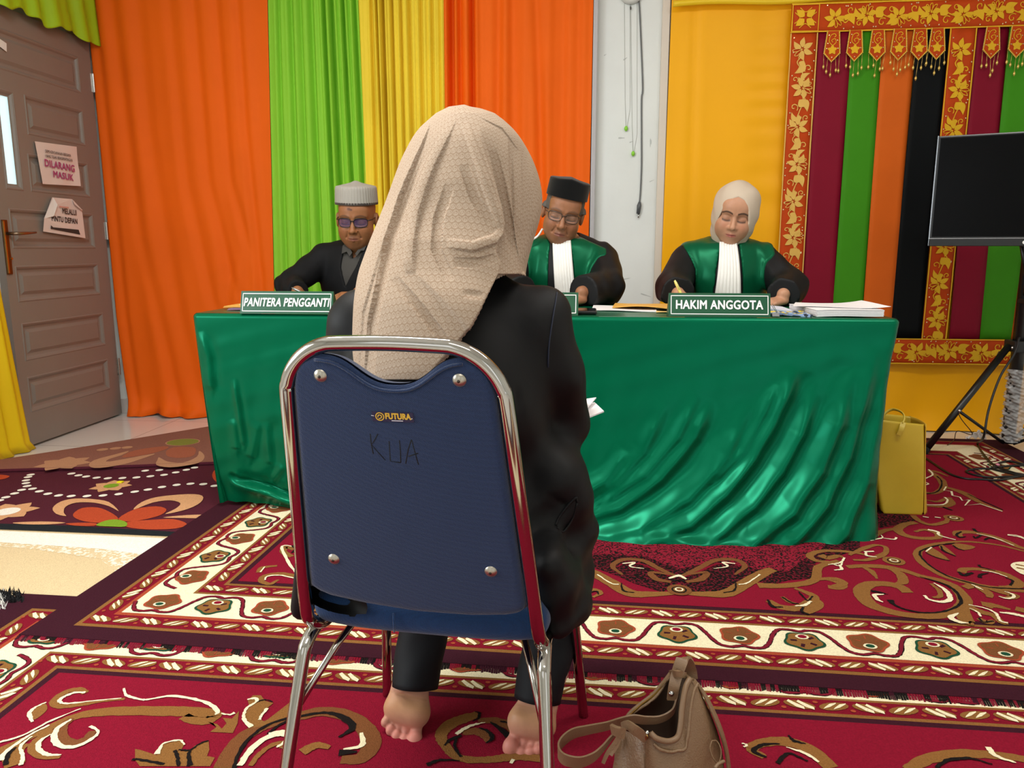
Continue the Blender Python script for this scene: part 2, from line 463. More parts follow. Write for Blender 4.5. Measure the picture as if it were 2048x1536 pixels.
# taped notices
M_paper = mat('notice_paper', '#EBDDD8', rough=0.6); M_ink = mat('black_ink', '#3A302E', rough=0.8); M_pink = mat('magenta_ink', '#B0487E', rough=0.8)
def sheet(pts, nu=10, nv=8, bow=None):
    g = Geo(); a, b, c, d = [Vector(p) for p in pts]    # tl tr br bl
    def f(u, v):
        p = (a * (1 - u) + b * u) * (1 - v) + (d * (1 - u) + c * u) * v
        return p + Vector((bow(u, v) if bow else 0, 0, 0))
    return g.grid(f, nu, nv)
XN = DX + 0.004
n1 = sheet([(XN, 3.80, 1.533), (XN, 4.128, 1.547), (XN, 4.118, 1.337), (XN, 3.825, 1.325)], 14, 10, lambda u, v: .004 + .005 * abs(math.sin(6 * u + 2 * v)) * (.3 + u * v) + .01 * max(0, u - .85) * 4 * (v > .5) * .5).build('door_notice', M_paper)
tag(n1, 'larger pale notice with magenta capitals, taped to upper door panel', 'notice', 'paper notices on the door')
TN = Matrix.Translation((XN + 0.014, 0, 0)) @ Matrix(((0, 0, 1, 0), (1, 0, 0, 0), (0, 1, 0, 0), (0, 0, 0, 1)))
def on_door(y, z, tilt=0.0): return Matrix.Translation((XN + 0.012, y, z)) @ Matrix(((0, 0, 1, 0), (1, 0, 0, 0), (0, 1, 0, 0), (0, 0, 0, 1))) @ Matrix.Rotation(R(tilt), 4, 'Z')
text_mesh('lettering', 'DEMI KENYAMANAN BERSAMA', 0.02, on_door(3.962, 1.492, 0), M_ink, n1, width=0.20, bold=.0003)
text_mesh('lettering', 'YANG TIDAK BERKEPENTINGAN', 0.02, on_door(3.965, 1.468, 0), M_ink, n1, width=0.21, bold=.0003)
text_mesh('lettering', 'DILARANG', 0.05, on_door(3.965, 1.428, -2), M_pink, n1, width=0.235, bold=.0016)
text_mesh('lettering', 'MASUK', 0.047, on_door(3.985, 1.378, -2), M_pink, n1, width=0.16, bold=.0016)
n2v = [(3.885, 1.262), (4.035, 1.262), (4.12, 1.208), (4.118, 1.055), (3.79, 1.085), (3.80, 1.15), (3.845, 1.205)]
tri = tessellate_polygon([[Vector((p[0], p[1], 0)) for p in n2v]])
g = Geo(); g.add([(XN + .006 + .006 * (i % 2), p[0], p[1]) for i, p in enumerate(n2v)], tri)
# the curled-over left corner shows the white back of the sheet
g.add([(XN + .013, 3.885, 1.262), (XN + .022, 3.90, 1.225), (XN + .02, 3.865, 1.165), (XN + .010, 3.80, 1.15)], [(0, 1, 2, 3)], 1)
g.add([(XN + .013, 4.035, 1.262), (XN + .02, 4.04, 1.235), (XN + .018, 4.105, 1.205), (XN + .010, 4.12, 1.208)], [(0, 1, 2, 3)], 1)
n2 = g.build('door_notice', [M_paper, mat('paper_back', '#EFEBE8', rough=0.6)], smooth=False)
tag(n2, 'smaller torn notice with curled corners and black capitals, below the magenta one', 'notice', 'paper notices on the door')
def on_door2(y, z): return on_door(y, z, -3)
text_mesh('lettering', 'MELALUI', 0.04, on_door2(4.005, 1.192), M_ink, n2, width=0.115, bold=.0012)
text_mesh('lettering', 'PINTU DEPAN', 0.04, on_door2(3.96, 1.148), M_ink, n2, width=0.205, bold=.0012)
Geo().add([(XN + .013, 3.925, 1.214), (XN + .013, 4.0, 1.213), (XN + .013, 4.0, 1.219), (XN + .013, 3.925, 1.22)], [(0, 1, 2, 3)]).build('red_line', mat('faded_red_ink', '#D99A90', rough=.8), n2, smooth=False)
Geo().add([(XN + .0132, 3.84, 1.10), (XN + .0132, 4.075, 1.073), (XN + .0132, 4.065, 1.10), (XN + .0132, 3.86, 1.108), (XN + .0132, 3.845, 1.118)], [(0, 1, 2, 3, 4)]).build('arrow', M_ink, n2, smooth=False)
# corner of a third white sticker high on the door
tag(sheet([(XN, 3.60, 1.99), (XN, 3.68, 1.97), (XN, 3.675, 1.93), (XN, 3.60, 1.955)], 2, 2).build('door_sticker', mat('paper_back', '#EFEBE8')), 'small white sticker corner near top left of door', 'sticker')

# ------------------------------------------------------------------ draped cloths on the walls
def cloth_mat(name, col, rough=0.55, sheen=0.0, noise=0.05, **k): return mat(name, col, rough=rough, sheen=sheen, noise=noise, nscale=2.5, weave=0.12, wscale=1500, spec=0.15, **k)
def gauss(x): return np.exp(-x * x)
def drape(name, label, xl, xr, z0, z1, Y, folds, m, ripple=(0.004, 9), nu=160, nv=60, group='coloured cloths hung along the walls', hem=0.0, seed=1, puddle=0.0, extra=None):
    """xl/xr: [(z, x)]; folds: (list of (v,u), width, depth); positive depth sinks away from the viewer"""
    us = np.linspace(0, 1, nu + 1); vs = np.linspace(0, 1, nv + 1); U, V = np.meshgrid(us, vs)
    Z = z0 + (z1 - z0) * V
    XL = np.interp(Z, [p[0] for p in xl], [p[1] for p in xl]); XR = np.interp(Z, [p[0] for p in xr], [p[1] for p in xr])
    Xc = XL + (XR - XL) * U; W = float(np.mean(XR - XL))
    rs = np.random.RandomState(seed); D = np.zeros_like(U)
    ph = rs.rand(6) * 6.28
    for k in range(4):
        D += ripple[0] * (0.6 ** k) * np.sin(U * ripple[1] * (1 + 0.63 * k) * 6.28 + ph[k] + 1.1 * np.sin(V * 2.3 + ph[k]) )
    for poly, w, dep in folds:
        c = np.interp(V, [p[0] for p in poly], [p[1] for p in poly])
        v0, v1 = poly[0][0], poly[-1][0]
        fade = np.clip((V - v0) / 0.12 + (v0 <= 0.01), 0, 1) * np.clip((v1 - V) / 0.12 + (v1 >= 0.99), 0, 1)
        D += dep * gauss((U - c) / w) * fade
        D -= 0.35 * dep * gauss((U - c - 1.7 * w) / w) * fade + 0.35 * dep * gauss((U - c + 1.7 * w) / w) * fade
    if extra is not None: D += extra(U, V)
    Yc = Y + D
    if puddle:
        q = np.clip(1 - (Z - z0) / 0.14, 0, 1) ** 2
        Yc = Yc - puddle * q * (0.7 + 0.5 * np.sin(U * 23 + 1) * np.sin(U * 9)); 
    Yc = np.minimum(Yc, WY - .006 - .002 * (1 + np.sin(U * 90)))
    Z = Z + hem * np.sin(U * 17 + seed) * np.sin(U * 7) * np.clip(1 - V * 6, 0, 1)
    Z = np.maximum(Z, 0.003 + 0.004 * np.abs(np.sin(U * 31)))
    v = np.stack([Xc, Yc, Z], -1).reshape(-1, 3)
    f = [(j * (nu + 1) + i, j * (nu + 1) + i + 1, (j + 1) * (nu + 1) + i + 1, (j + 1) * (nu + 1) + i) for j in range(nv) for i in range(nu)]
    o = mk(name, v, f, m, smooth=True); solidify(o, 0.0015, 1.0)
    return tag(o, label, 'drape', group)
CY = 4.345
M_or = cloth_mat('orange_cloth', '#F2660E', rough=0.6); M_gn = cloth_mat('lime_cloth', '#8FD03A'); M_ye = cloth_mat('yellow_cloth', '#F3D53C')
TOP = 2.75
drape('orange_drape', 'wide smooth orange cloth hanging between door and lime cloth', [(0, -2.735), (.15, -2.765), (.6, -2.788), (2.4, -2.803)], [(0, -1.82), (0.8, -1.806), (2.3, -1.758), (2.75, -1.74)], 0.004, TOP, CY,
      [([(0, .35), (.4, .2), (1, .12)], 0.034, 0.0090), ([(0, .5), (.3, .38), (.6, .3), (1, .28)], 0.040, 0.0080), ([(.1, .78), (.25, .62), (.5, .5), (1, .45)], 0.034, 0.0100),
       ([(.2, .9), (.3, .74), (.5, .63), (1, .58)], 0.029, 0.0100), ([(.28, .98), (.36, .86), (.5, .76), (1, .70)], 0.025, 0.0090), ([(0, .93), (.3, .92), (.6, .86), (1, .82)], 0.023, 0.0100), ([(0, .7), (.2, .72), (.33, .8), (.4, .86)], 0.034, -0.0060),
       ([(0, .06), (.6, .05), (1, .04)], 0.023, 0.0075)], M_or, ripple=(.003, 3.2), hem=.02, seed=4, puddle=.09)
drape('lime_drape', 'lime green pleated cloth hanging between orange and yellow cloths', [(0, -1.835), (.8, -1.806), (2.3, -1.758), (2.75, -1.74)], [(0, -1.21), (.8, -1.23), (2.3, -1.25), (2.75, -1.255)], 0.01, TOP, CY + .005,
      [([(0, .28), (1, .24)], .025, .018), ([(0, .5), (1, .46)], .03, .03), ([(0, .66), (1, .61)], .018, .04), ([(0, .76), (.5, .73), (1, .70)], .022, .085), ([(0, .88), (.5, .85), (1, .82)], .018, .07), ([(0, .97), (1, .95)], .02, .04),
       ([(0, .14), (1, .11)], .02, .012), ([(0, .38), (1, .35)], .02, .015)], M_gn, ripple=(.003, 8), seed=7)
drape('yellow_drape', 'golden yellow pleated cloth hanging behind the tall cream headscarf', [(0, -1.24), (.8, -1.245), (2.3, -1.25), (2.75, -1.255)], [(0, -.78), (2.75, -.775)], 0.01, TOP, CY - .005,
      [([(0, .13), (1, .155)], .018, .03), ([(0, .25), (1, .215)], .014, .06), ([(0, .31), (1, .285)], .018, .085), ([(0, .40), (1, .385)], .018, .04), ([(0, .5), (1, .49)], .016, .025), ([(0, .6), (1, .58)], .02, .03), ([(0, .72), (1, .72)], .02, .022),
       ([(0, .84), (1, .85)], .02, .025), ([(0, .93), (1, .94)], .015, .015)], M_ye, ripple=(.003, 10), seed=9)
drape('orange_drape', 'orange cloth hanging between yellow cloth and bare white wall', [(0, -.79), (2.75, -.78)], [(0, .004), (2.75, .012)], 0.01, TOP, CY,
      [([(0, .045), (1, .05)], .02, .07), ([(0, .11), (1, .10)], .02, .03), ([(0, .20), (1, .185)], .018, .05), ([(0, .33), (.5, .36), (1, .38)], .03, .012), ([(0, .52), (.5, .48), (1, .46)], .04, .014), ([(0, .62), (.4, .68), (.8, .62), (1, .6)], .03, .014),
       ([(0, .8), (1, .78)], .05, .012), ([(0, .92), (1, .90)], .03, .012)], M_or, ripple=(.0025, 6), seed=12)
M_sat = mat('saffron_satin', '#FDB400', rough=0.45, sheen=0.0, noise=0.04, nscale=2, spec=0.25)
def satin_ruffle(U, V):
    e = np.clip((U - .16) / .05, 0, 1) * np.clip((.285 - U) / .02, 0, 1)
    r = 0.004 * e * (.4 + .6 * np.sin(V * 17) ** 2) * np.sin(V * 130 + 8 * np.sin(V * 9)) * np.clip(1.4 - V, 0, 1)
    low = np.clip(.17 - V, 0, .17) / .17
    return r + 0.03 * low * np.sin(U * 21 + 6 * V) * np.clip((U - .5) * 5, 0, 1) + .012 * low * np.sin(U * 55 - 9 * V)
drape('saffron_backcloth', 'saffron yellow satin covering the right wall behind the striped hanging', [(0, .405), (2.75, .42)], [(0, 2.75), (2.75, 2.75)], 0.005, TOP, CY + .02,
      [([(0, .07), (.5, .06), (1, .05)], .012, .006), ([(0, .2), (.5, .22), (1, .2)], .03, .006)], M_sat, ripple=(.002, 4), nu=420, nv=220, seed=15, extra=satin_ruffle, hem=.01, puddle=.04)
# yellow drape tied beside the door, lime valance over it: these hang on the left wall
def side_drape(name, label, y0, y1, z0f, z1, X, m, folds, seed, group, nu=90, nv=60):
    g = Geo(); rs = np.random.RandomState(seed); ph = rs.rand(5) * 6
    def f(u, v):
        y = y0(v) + (y1(v) - y0(v)) * u; zb = z0f(u); z = zb + (z1 - zb) * v
        d = sum(.008 * math.sin(u * fr * 6.28 + ph[i] + 2 * v) for i, fr in enumerate(folds)) + .02 * (1 - v) ** 3
        return (X + .03 + d, y, max(z, .004))
    g.grid(f, nu, nv); o = g.build(name, m); solidify(o, .0015, -1.0); return tag(o, label, 'drape', group)
side_drape('yellow_side_drape', 'yellow cloth hanging to the floor at left edge beside door handle', lambda v: 2.9, lambda v: float(np.interp(v * 2.6, [0, .04, .45, .86, 2.6], [3.535, 3.50, 3.468, 3.438, 3.40])), lambda u: .004, 2.6, WX + .03, cloth_mat('canary_cloth', '#F0CE1E'), (3, 5, 8), 3, 'coloured cloths hung along the walls')
side_drape('lime_valance', 'short lime green cloth draped across the top of the door', lambda v: 3.0, lambda v: 4.345, lambda u: 2.125 + .012 * math.sin(u * 25) + .008 * math.sin(u * 61), 2.75, WX + .045, mat('lime_satin', '#A5CC1E', rough=.38), (4, 7, 11), 5, 'coloured cloths hung along the walls')
# ================================================================== rugs
def carpet(name, col, **k): return mat(name, col, rough=1.0, spec=0.1, sheen=0.0, noise=0.16, nscale=260, bump=0.9, bscale=420, detail=2, **k)
RUG = {'crimson': carpet('rug_crimson', '#84122A'), 'red': carpet('rug_red', '#7C1125'), 'cream': carpet('rug_cream', '#EFE3BE'), 'tan': carpet('rug_tan', '#8A5E31'),
       'brown': carpet('rug_brown', '#7A4B2B'), 'rust': carpet('rug_rust', '#A4492F'), 'plum': carpet('rug_plum', '#3B1622'), 'black': carpet('rug_black', '#1C1615'),
       'green': carpet('rug_green', '#1F4A34'), 'maroon': carpet('rug_maroon', '#7A1A2C'), 'purple': carpet('rug_purple', '#54222F'), 'orange': carpet('rug_orange', '#B84A2C'),
       'leafgreen': carpet('rug_leafgreen', '#7FA02C'), 'peach': carpet('rug_peach', '#D6A074'), 'white': carpet('rug_white', '#F6F0E4'), 'backing': carpet('rug_backing', '#8C5E52'),
       'backpeach': carpet('rug_back_peach', '#B98A6C'), 'backrust': carpet('rug_back_rust', '#A4604A'), 'backgreen': carpet('rug_back_green', '#84863E'), 'charcoal': carpet('rug_charcoal', '#22262A'),
       'sand': carpet('rug_sand', '#DDC49A')}
def speckled(name, c1, c2, sc, thr):
    m = carpet(name, c1); nt = m.node_tree; N = nt.nodes; L = nt.links; b = N['Principled BSDF']
    nz = N.new('ShaderNodeTexNoise'); nz.inputs['Scale'].default_value = sc; nz.inputs['Detail'].default_value = 4; L.new(N['Texture Coordinate'].outputs['Object'], nz.inputs['Vector'])
    cr = N.new('ShaderNodeValToRGB'); cr.color_ramp.elements[0].position = thr - .02; cr.color_ramp.elements[1].position = thr + .02
    cr.color_ramp.elements[0].color = (*lin(c1), 1); cr.color_ramp.elements[1].color = (*lin(c2), 1)
    L.new(nz.outputs['Fac'], cr.inputs['Fac']); L.new(cr.outputs['Color'], b.inputs['Base Color']); return m
RUG['speck'] = speckled('rug_speckle', '#8E1C30', '#1E1415', 150, .53); RUG['speckdark'] = speckled('rug_speckle_dark', '#6A1626', '#17110F', 120, .47)
RUG['sandspeck'] = speckled('rug_sand_speckle', '#DDC49A', '#F3EBDA', 90, .52)

class RugArt(Art):
    fat = 1.0
    def stroke(s, pts, w, key, layer=1, **k):
        m = s.fat if key in ('tan', 'brown') else (1 + (s.fat - 1) * .5)
        w = [q * m for q in w] if hasattr(w, '__len__') else w * m
        Art.stroke(s, pts, w, key, layer, **k)
    """art in floor coordinates; local() gives a rug-aligned frame"""
    def __init__(s, z, org=(0, 0), ang=0.0, lift=0.0005):
        s.z0 = z; s.org = org; s.ca, s.sa = math.cos(ang), math.sin(ang); super().__init__(lambda u, v, h: Vector((u, v, z + h)), step=lift); s.jit = 0.0012
    def loc(s, x, y): return (s.org[0] + x * s.ca - y * s.sa, s.org[1] + x * s.sa + y * s.ca)
    def lrect(s, x0, y0, x1, y1, key, layer): s.g.add([s.place(*s.loc(*p), layer * s.step) for p in ((x0, y0), (x1, y0), (x1, y1), (x0, y1))], [(0, 1, 2, 3)], s.k(key))
    def frame(s, x0, y0, x1, y1, w, key, layer):
        for r in ((x0, y0, x1, y0 + w), (x0, y1 - w, x1, y1), (x0, y0 + w, x0 + w, y1 - w), (x1 - w, y0 + w, x1, y1 - w)): s.lrect(*r, key, layer)
    def px(s, crop, pts):
        ox, oy, sc = crop; return [tuple(atZ(ox + p[0] / sc, oy + p[1] / sc, s.z0))[:2] for p in pts]
    def pst(s, crop, pts, w, key, layer, **k): s.stroke(s.px(crop, pts), w, key, layer, **k)
    def ppoly(s, crop, pts, key, layer, smooth=True):
        P = s.px(crop, pts)
        if smooth: P = [(q.x, q.y) for q in catmull(P, 3, True)]
        s.poly(P, key, layer)

def border(a, X0, Y0, X1, Y1, off, sides, lim=None):
    """floral border of the crimson rugs, drawn in the rug frame. off = plum margin width per side (l, b, r, t)"""
    l, b, r, t = off
    def ins(d): return (X0 + l + d, Y0 + b + d, X1 - r - d, Y1 - t - d)
    a.lrect(X0, Y0, X1, Y1, 'plum', 1)
    q = ins(0); a.lrect(*q, 'tan', 2)
    q = ins(.014); a.lrect(*q, 'red', 3)
    q = ins(.068); a.lrect(*q, 'rust', 4)
    q = ins(.082); a.lrect(*q, 'cream', 5)
    q = ins(.215); a.lrect(*q, 'tan', 6)
    q = ins(.224); a.lrect(*q, 'red', 7)
    q = ins(.276); a.lrect(*q, 'tan', 8)
    q = ins(.288); a.lrect(*q, 'plum', 9)
    q = ins(.306); a.lrect(*q, 'crimson', 10)
    def run(side, d, ly, n_in):
        """walk along one side at inset d: yields (frame function along, length)"""
        q = ins(d)
        if side == 'b': return (lambda s_, h: (q[0] + s_, q[1] + h)), q[2] - q[0]
        if side == 't': return (lambda s_, h: (q[2] - s_, q[3] - h)), q[2] - q[0]
        if side == 'l': return (lambda s_, h: (q[0] + h, q[3] - s_)), q[3] - q[1]
        return (lambda s_, h: (q[2] - h, q[1] + s_)), q[3] - q[1]
    for side in sides:
        for d, hgt, ly in ((.014, .054, 4), (.224, .052, 8)):
            F, Ln = run(side, d, ly, 0); n = max(2, int(round(Ln / .072))); st = Ln / n
            for i in range(n):
                s0 = (i + .5) * st; up = 1 if i % 2 else -1
                if side in 'lr' and (s0 < .075 or s0 > Ln - .075): continue
                T = lambda u, v: a.loc(*F(s0 + u, hgt / 2 + v))
                if lim and not lim(*T(0, 0)): continue
                # leaf: brown ellipse with two cream slashes and a small berry
                P = [T(.033 * math.cos(k * .4488), up * .006 * math.cos(k * .4488) + .015 * math.sin(k * .4488)) for k in range(14)]
                a.poly(P, 'tan', ly + 1)
                for o_ in (-.013, .008):
                    P = [T(o_ - .015, up * -.014 + .004), T(o_ + .001, up * -.003 + .0065), T(o_ + .017, up * .011 + .001), T(o_ + .012, up * .011 - .006), T(o_ - .001, -up * .002 - .0065), T(o_ - .016, -up * .011 - .003)]
                    a.poly(P, 'cream', ly + 2)
                P = [T(.036 + .006 * math.cos(k * .785), up * -.013 + .005 * math.sin(k * .785)) for k in range(8)]; a.poly(P, 'rust', ly + 1)
        F, Ln = run(side, .082, 5, 0); n = max(2, int(round(Ln / .1585))); st = Ln / n; H = .133
        for i in range(n):
            s0 = (i + .5) * st; kind = i % 2; sg = 1 if kind else -1
            if side in 'lr' and (s0 < .17 or s0 > Ln - .17): continue
            T = lambda u, v: a.loc(*F(s0 + u, H / 2 + v))
            if lim and not lim(*T(0, 0)): continue
            # meander vine around the flower: an arch that passes to the next cell
            vine = [T(-.079, 0), T(-.066, sg * .030), T(-.05, sg * .05), T(-.025, sg * .054), T(0, sg * .046), T(.025, sg * .054), T(.05, sg * .05), T(.066, sg * .030), T(.079, 0)]
            a.stroke(vine, .0125, 'black', 6, n=4); a.stroke(vine, .009, 'maroon', 7, n=4)
            c = T(0, -sg * .006); edge, body, ctr = (('green', 'tan', 'crimson') if kind else ('rust', 'brown', 'green'))
            for rr, key, ly in ((.052, edge, 8), (.045, body, 9)):
                P = []
                for k in range(40):
                    an = 2 * math.pi * k / 40; q_ = rr * (.94 + .085 * math.cos(5 * an + (1.57 if kind else 0)))
                    P.append(T(q_ * math.cos(an), -sg * .006 + .92 * q_ * math.sin(an)))
                a.poly(P, key, ly)
            for k in range(5):
                an = 2 * math.pi * (k + .25 * kind) / 5 + .3
                a.stroke([T(.017 * math.cos(an), -sg * .006 + .017 * math.sin(an)), T(.033 * math.cos(an), -sg * .006 + .033 * math.sin(an))], .008 if kind else .003, 'plum' if kind else 'rust', 10, smooth=False)
            cc = T(0, sg * .014)
            a.ell(cc, .017, .013, 0, 'cream', 11, 14); a.ell(cc, .011, .009, 0, ctr, 12, 12)

def slab(a, X0, Y0, X1, Y1, z0, z1, key):
    a.g.add([a.place(*a.loc(x, y), h - a.z0) for h in (z0, z1) for (x, y) in ((X0, Y0), (X1, Y0), (X1, Y1), (X0, Y1))],
            [(0, 3, 2, 1), (4, 5, 6, 7), (0, 1, 5, 4), (1, 2, 6, 5), (2, 3, 7, 6), (3, 0, 4, 7)], a.k(key))

# ---- purple floral rug (back left), folded over along its far edge
PC = (0, 820, 4.2667)
pa = RugArt(0.008)
P0 = [(-2.72, 2.49), (-1.385, 2.455), (-1.20, 3.45), (-1.70, 3.335), (-2.25, 3.20), (-2.72, 3.10)]
pa.g.add([(x, y, 0.001) for x, y in P0] + [(x, y, .008) for x, y in P0], [tuple(range(6, 12)), tuple(range(6))[::-1]] + [(i, (i + 1) % 6, 6 + (i + 1) % 6, 6 + i) for i in range(6)], pa.k('purple'))
pa.ppoly(PC, [(-300, 975), (0, 970), (560, 985), (1500, 1040), (1560, 1050), (1500, 1078), (800, 1048), (0, 1016), (-300, 1005)], 'charcoal', 1, False)
dots = [(1240, 520), (1360, 515), (610, 545), (670, 560), (735, 570), (825, 580), (920, 585), (1045, 583), (1165, 578), (1283, 568), (1400, 556), (1500, 535), (1590, 513), (1660, 494),
        (1830, 650), (1735, 635), (1625, 632), (1507, 642), (1382, 660), (1262, 682), (1150, 700), (1013, 720), (880, 732), (742, 737), (608, 737), (500, 732), (408, 718), (335, 697), (278, 675), (232, 652), (222, 627), (222, 603), (240, 575), (262, 555),
        (185, 685), (125, 715), (50, 748), (-5, 775), (-60, 800), (-120, 820)]
for d in dots:
    c = pa.px(PC, [d])[0]; pa.ell(c, .0165, .0165, 0, 'white', 3, 12)
def daisy(a, c, r, key, ctr, rc, ly, n=7, ph=0.2):
    for k in range(n):
        an = 2 * math.pi * k / n + ph; a.leaf((c[0] + .2 * r * math.cos(an), c[1] + .2 * r * math.sin(an)), (c[0] + r * math.cos(an), c[1] + r * math.sin(an)), r * .62, key, ly)
    a.ell(c, rc, rc, 0, ctr, ly + 1)
daisy(pa, pa.px(PC, [(950, 650)])[0], .085, 'peach', 'leafgreen', .03, 3); daisy(pa, pa.px(PC, [(60, 870)])[0], .11, 'peach', 'white', .045, 3, ph=.5)
for P, c in (([(625, 890), (700, 840), (830, 835), (930, 870), (1010, 930), (930, 965), (760, 960), (650, 930)], 'orange'), ([(1010, 930), (1150, 850), (1330, 825), (1420, 850), (1370, 900), (1220, 940), (1090, 955)], 'orange'),
             ([(1080, 960), (1300, 940), (1480, 935), (1595, 975), (1500, 1015), (1250, 1022), (1080, 1000)], 'orange'), ([(560, 972), (700, 965), (820, 970), (800, 992), (640, 990)], 'orange'), ([(-40, 555), (80, 565), (40, 590), (-40, 596)], 'orange'), ([(1862, 500), (1815, 540), (1820, 590), (1870, 620), (1960, 560)], 'orange')):
    pa.ppoly(PC, P, c, 3)
pa.ppoly(PC, [(820, 990), (900, 950), (1000, 940), (1080, 965), (1070, 1000), (950, 1000)], 'leafgreen', 5)
pa.ppoly(PC, [(450, 840), (520, 785), (640, 760), (800, 765), (930, 790), (1015, 868), (930, 825), (800, 795), (650, 795), (560, 830), (545, 880), (565, 910), (480, 890)], 'peach', 4)
pa.ppoly(PC, [(1140, 855), (1210, 790), (1350, 745), (1600, 722), (1725, 735), (1715, 790), (1600, 850), (1410, 893), (1500, 845), (1540, 800), (1450, 775), (1300, 795)], 'peach', 4)
pa.ppoly(PC, [(1390, 920), (1600, 900), (1780, 898), (1750, 925), (1560, 925)], 'peach', 3); pa.ppoly(PC, [(110, 965), (350, 955), (560, 965), (400, 980), (200, 978)], 'peach', 3)
pa.ppoly(PC, [(-60, 930), (40, 925), (0, 945), (-60, 955)], 'peach', 3)
tag(pa.build('floral_rug', RUG), 'dark purple rug with peach daisies and white dots, its far edge folded over', 'rug', 'rugs covering the floor')
purple_rug = bpy.data.objects['floral_rug']
fa = RugArt(0.022)
fold = [(-2.72, 3.085), (-2.25, 3.185), (-1.70, 3.32), (-1.20, 3.43)]; far = [(-1.20, 4.45 - .3), (-2.08, 4.01), (-2.42, 3.60), (-2.78, 3.20)]
fv = fold + far[0:1] + far[1:]
n_ = len(fv); g_ = [(x, y, .0085) for x, y in fv] + [(x, y, .022) for x, y in fv]
tri = tessellate_polygon([[Vector((p[0], p[1], 0)) for p in fv]])
fa.g.add(g_, [tuple(i + n_ for i in t) for t in tri] + [(i, (i + 1) % n_, n_ + (i + 1) % n_, n_ + i) for i in range(n_)], fa.k('backing'))
fa.g.tube([(x, y - .004, .0145) for x, y in fold], .0085, 8, fa.k('purple'))
daisy(fa, fa.px(PC, [(545, 455)])[0], .12, 'backpeach', 'backpeach', .04, 1)
fa.ppoly(PC, [(760, 480), (800, 430), (980, 380), (1100, 350), (1040, 385), (930, 420), (940, 440), (1320, 372), (1200, 420), (1050, 465), (850, 495)], 'backpeach', 1)
fa.ppoly(PC, [(1040, 400), (1150, 345), (1400, 310), (1430, 330), (1300, 370), (1130, 400)], 'backrust', 1); fa.ppoly(PC, [(1420, 350), (1480, 320), (1600, 315), (1670, 330), (1650, 390), (1540, 410), (1430, 395)], 'backrust', 1)
fa.ppoly(PC, [(1345, 425), (1360, 405), (1430, 440), (1560, 450), (1680, 400), (1700, 350), (1745, 390), (1720, 440), (1620, 470), (1450, 490), (1335, 470)], 'backpeach', 1)
c_ = fa.px(PC, [(1560, 275)])[0]; fa.ell(c_, .085, .075, 0, 'backpeach', 1); fa.ell(c_, .078, .068, 0, 'backgreen', 2)
for d in ((875, 338), (985, 328), (1085, 320)): fa.ell(fa.px(PC, [d])[0], .026, .026, 0, 'backpeach', 1, 12)
fa.build('folded_flap', RUG, purple_rug)
# bright yellow scrap lying on the purple rug
c_ = atZ(240, 966, .009); tag(Geo().box((c_.x - .012, c_.y - .008, .0095), (c_.x + .012, c_.y + .012, .016), bev=.003).build('paper_scrap', mat('neon_yellow', '#F2E800', rough=.6), smooth=False), 'tiny bright yellow scrap lying on a daisy of purple rug', 'scrap')

# ---- beige rug with a pale speckled edge
be = RugArt(0.005)
B0 = [(-2.75, 1.90), (-1.40, 1.955), (-1.36, 2.452), (-2.75, 2.484)]
be.g.add([(x, y, .001) for x, y in B0] + [(x, y, .005) for x, y in B0], [(4, 5, 6, 7), (0, 1, 5, 4), (1, 2, 6, 5), (2, 3, 7, 6), (3, 0, 4, 7)], be.k('sand'))
be.ppoly((0, 0, 1), [(-200, 1060), (0, 1062), (350, 1078), (345, 1090), (290, 1110), (200, 1098), (0, 1085), (-200, 1080)], 'white', 2, False)
be.ppoly((0, 0, 1), [(-200, 1080), (0, 1084), (200, 1094), (330, 1092), (300, 1130), (240, 1150), (200, 1118), (80, 1100), (0, 1092), (-200, 1096)], 'sandspeck', 1, False)
tag(be.build('beige_rug', RUG), 'plain beige rug with pale speckled edge between purple and crimson rugs', 'rug', 'rugs covering the floor')

# ---- crimson rug under the chair
LA = R(-0.7)
ra = RugArt(0.009, (-1.63, 1.957), LA)
XA1, YA0 = 3.5, -1.9
slab(ra, 0, YA0, XA1, 0, .001, .009, 'plum')
border(ra, 0, YA0, XA1, 0, (.105, .085, .105, .085), ('t', 'l'), lambda x, y: y > .95 and x < 1.7)
C3 = (0, 1180, 4.3156); C4 = (280, 1330, 6.4); C7 = (540, 1180, 2.1787); C5 = (840, 1380, 7.314); C8 = (1160, 1060, 2.306)
ra.fat = 1.2; S = ra.pst
S(C3, [(740, 910), (700, 880), (600, 890), (490, 950), (465, 1000), (520, 1025), (700, 1010), (900, 975), (1080, 960)], [.012, .014, .014, .014, .013, .01, .006], 'tan', 12)
S(C3, [(740, 905), (640, 910), (540, 950), (520, 985), (570, 1002), (750, 985), (1050, 955)], [.006, .008, .008, .006, .004, .003], 'cream', 13)
ra.ppoly(C3, [(270, 1080), (310, 1030), (390, 1000), (410, 1050), (350, 1110), (290, 1140)], 'tan', 12); S(C3, [(400, 990), (300, 1040), (256, 1090), (285, 1160)], [.003, .006, .008, .006], 'cream', 13)
S(C3, [(-60, 1440), (200, 1320), (420, 1215), (620, 1125), (820, 1080), (1100, 1065), (1400, 1065), (1700, 1075), (1850, 1100), (1780, 1150), (1650, 1140), (1590, 1110)], [.02, .018, .018, .02, .026, .028, .03, .026, .024, .02, .02], 'tan', 12)
S(C3, [(0, 1340), (200, 1280), (450, 1150), (700, 1048)], [.006, .006, .005, .003], 'cream', 14); S(C3, [(0, 1500), (60, 1420), (180, 1330), (300, 1255), (430, 1190)], [.012, .008, .006, .004], 'cream', 14)
S(C3, [(620, 1130), (540, 1210), (550, 1310), (640, 1350), (750, 1310), (800, 1240)], [.012, .018, .02, .02, .012], 'brown', 13)
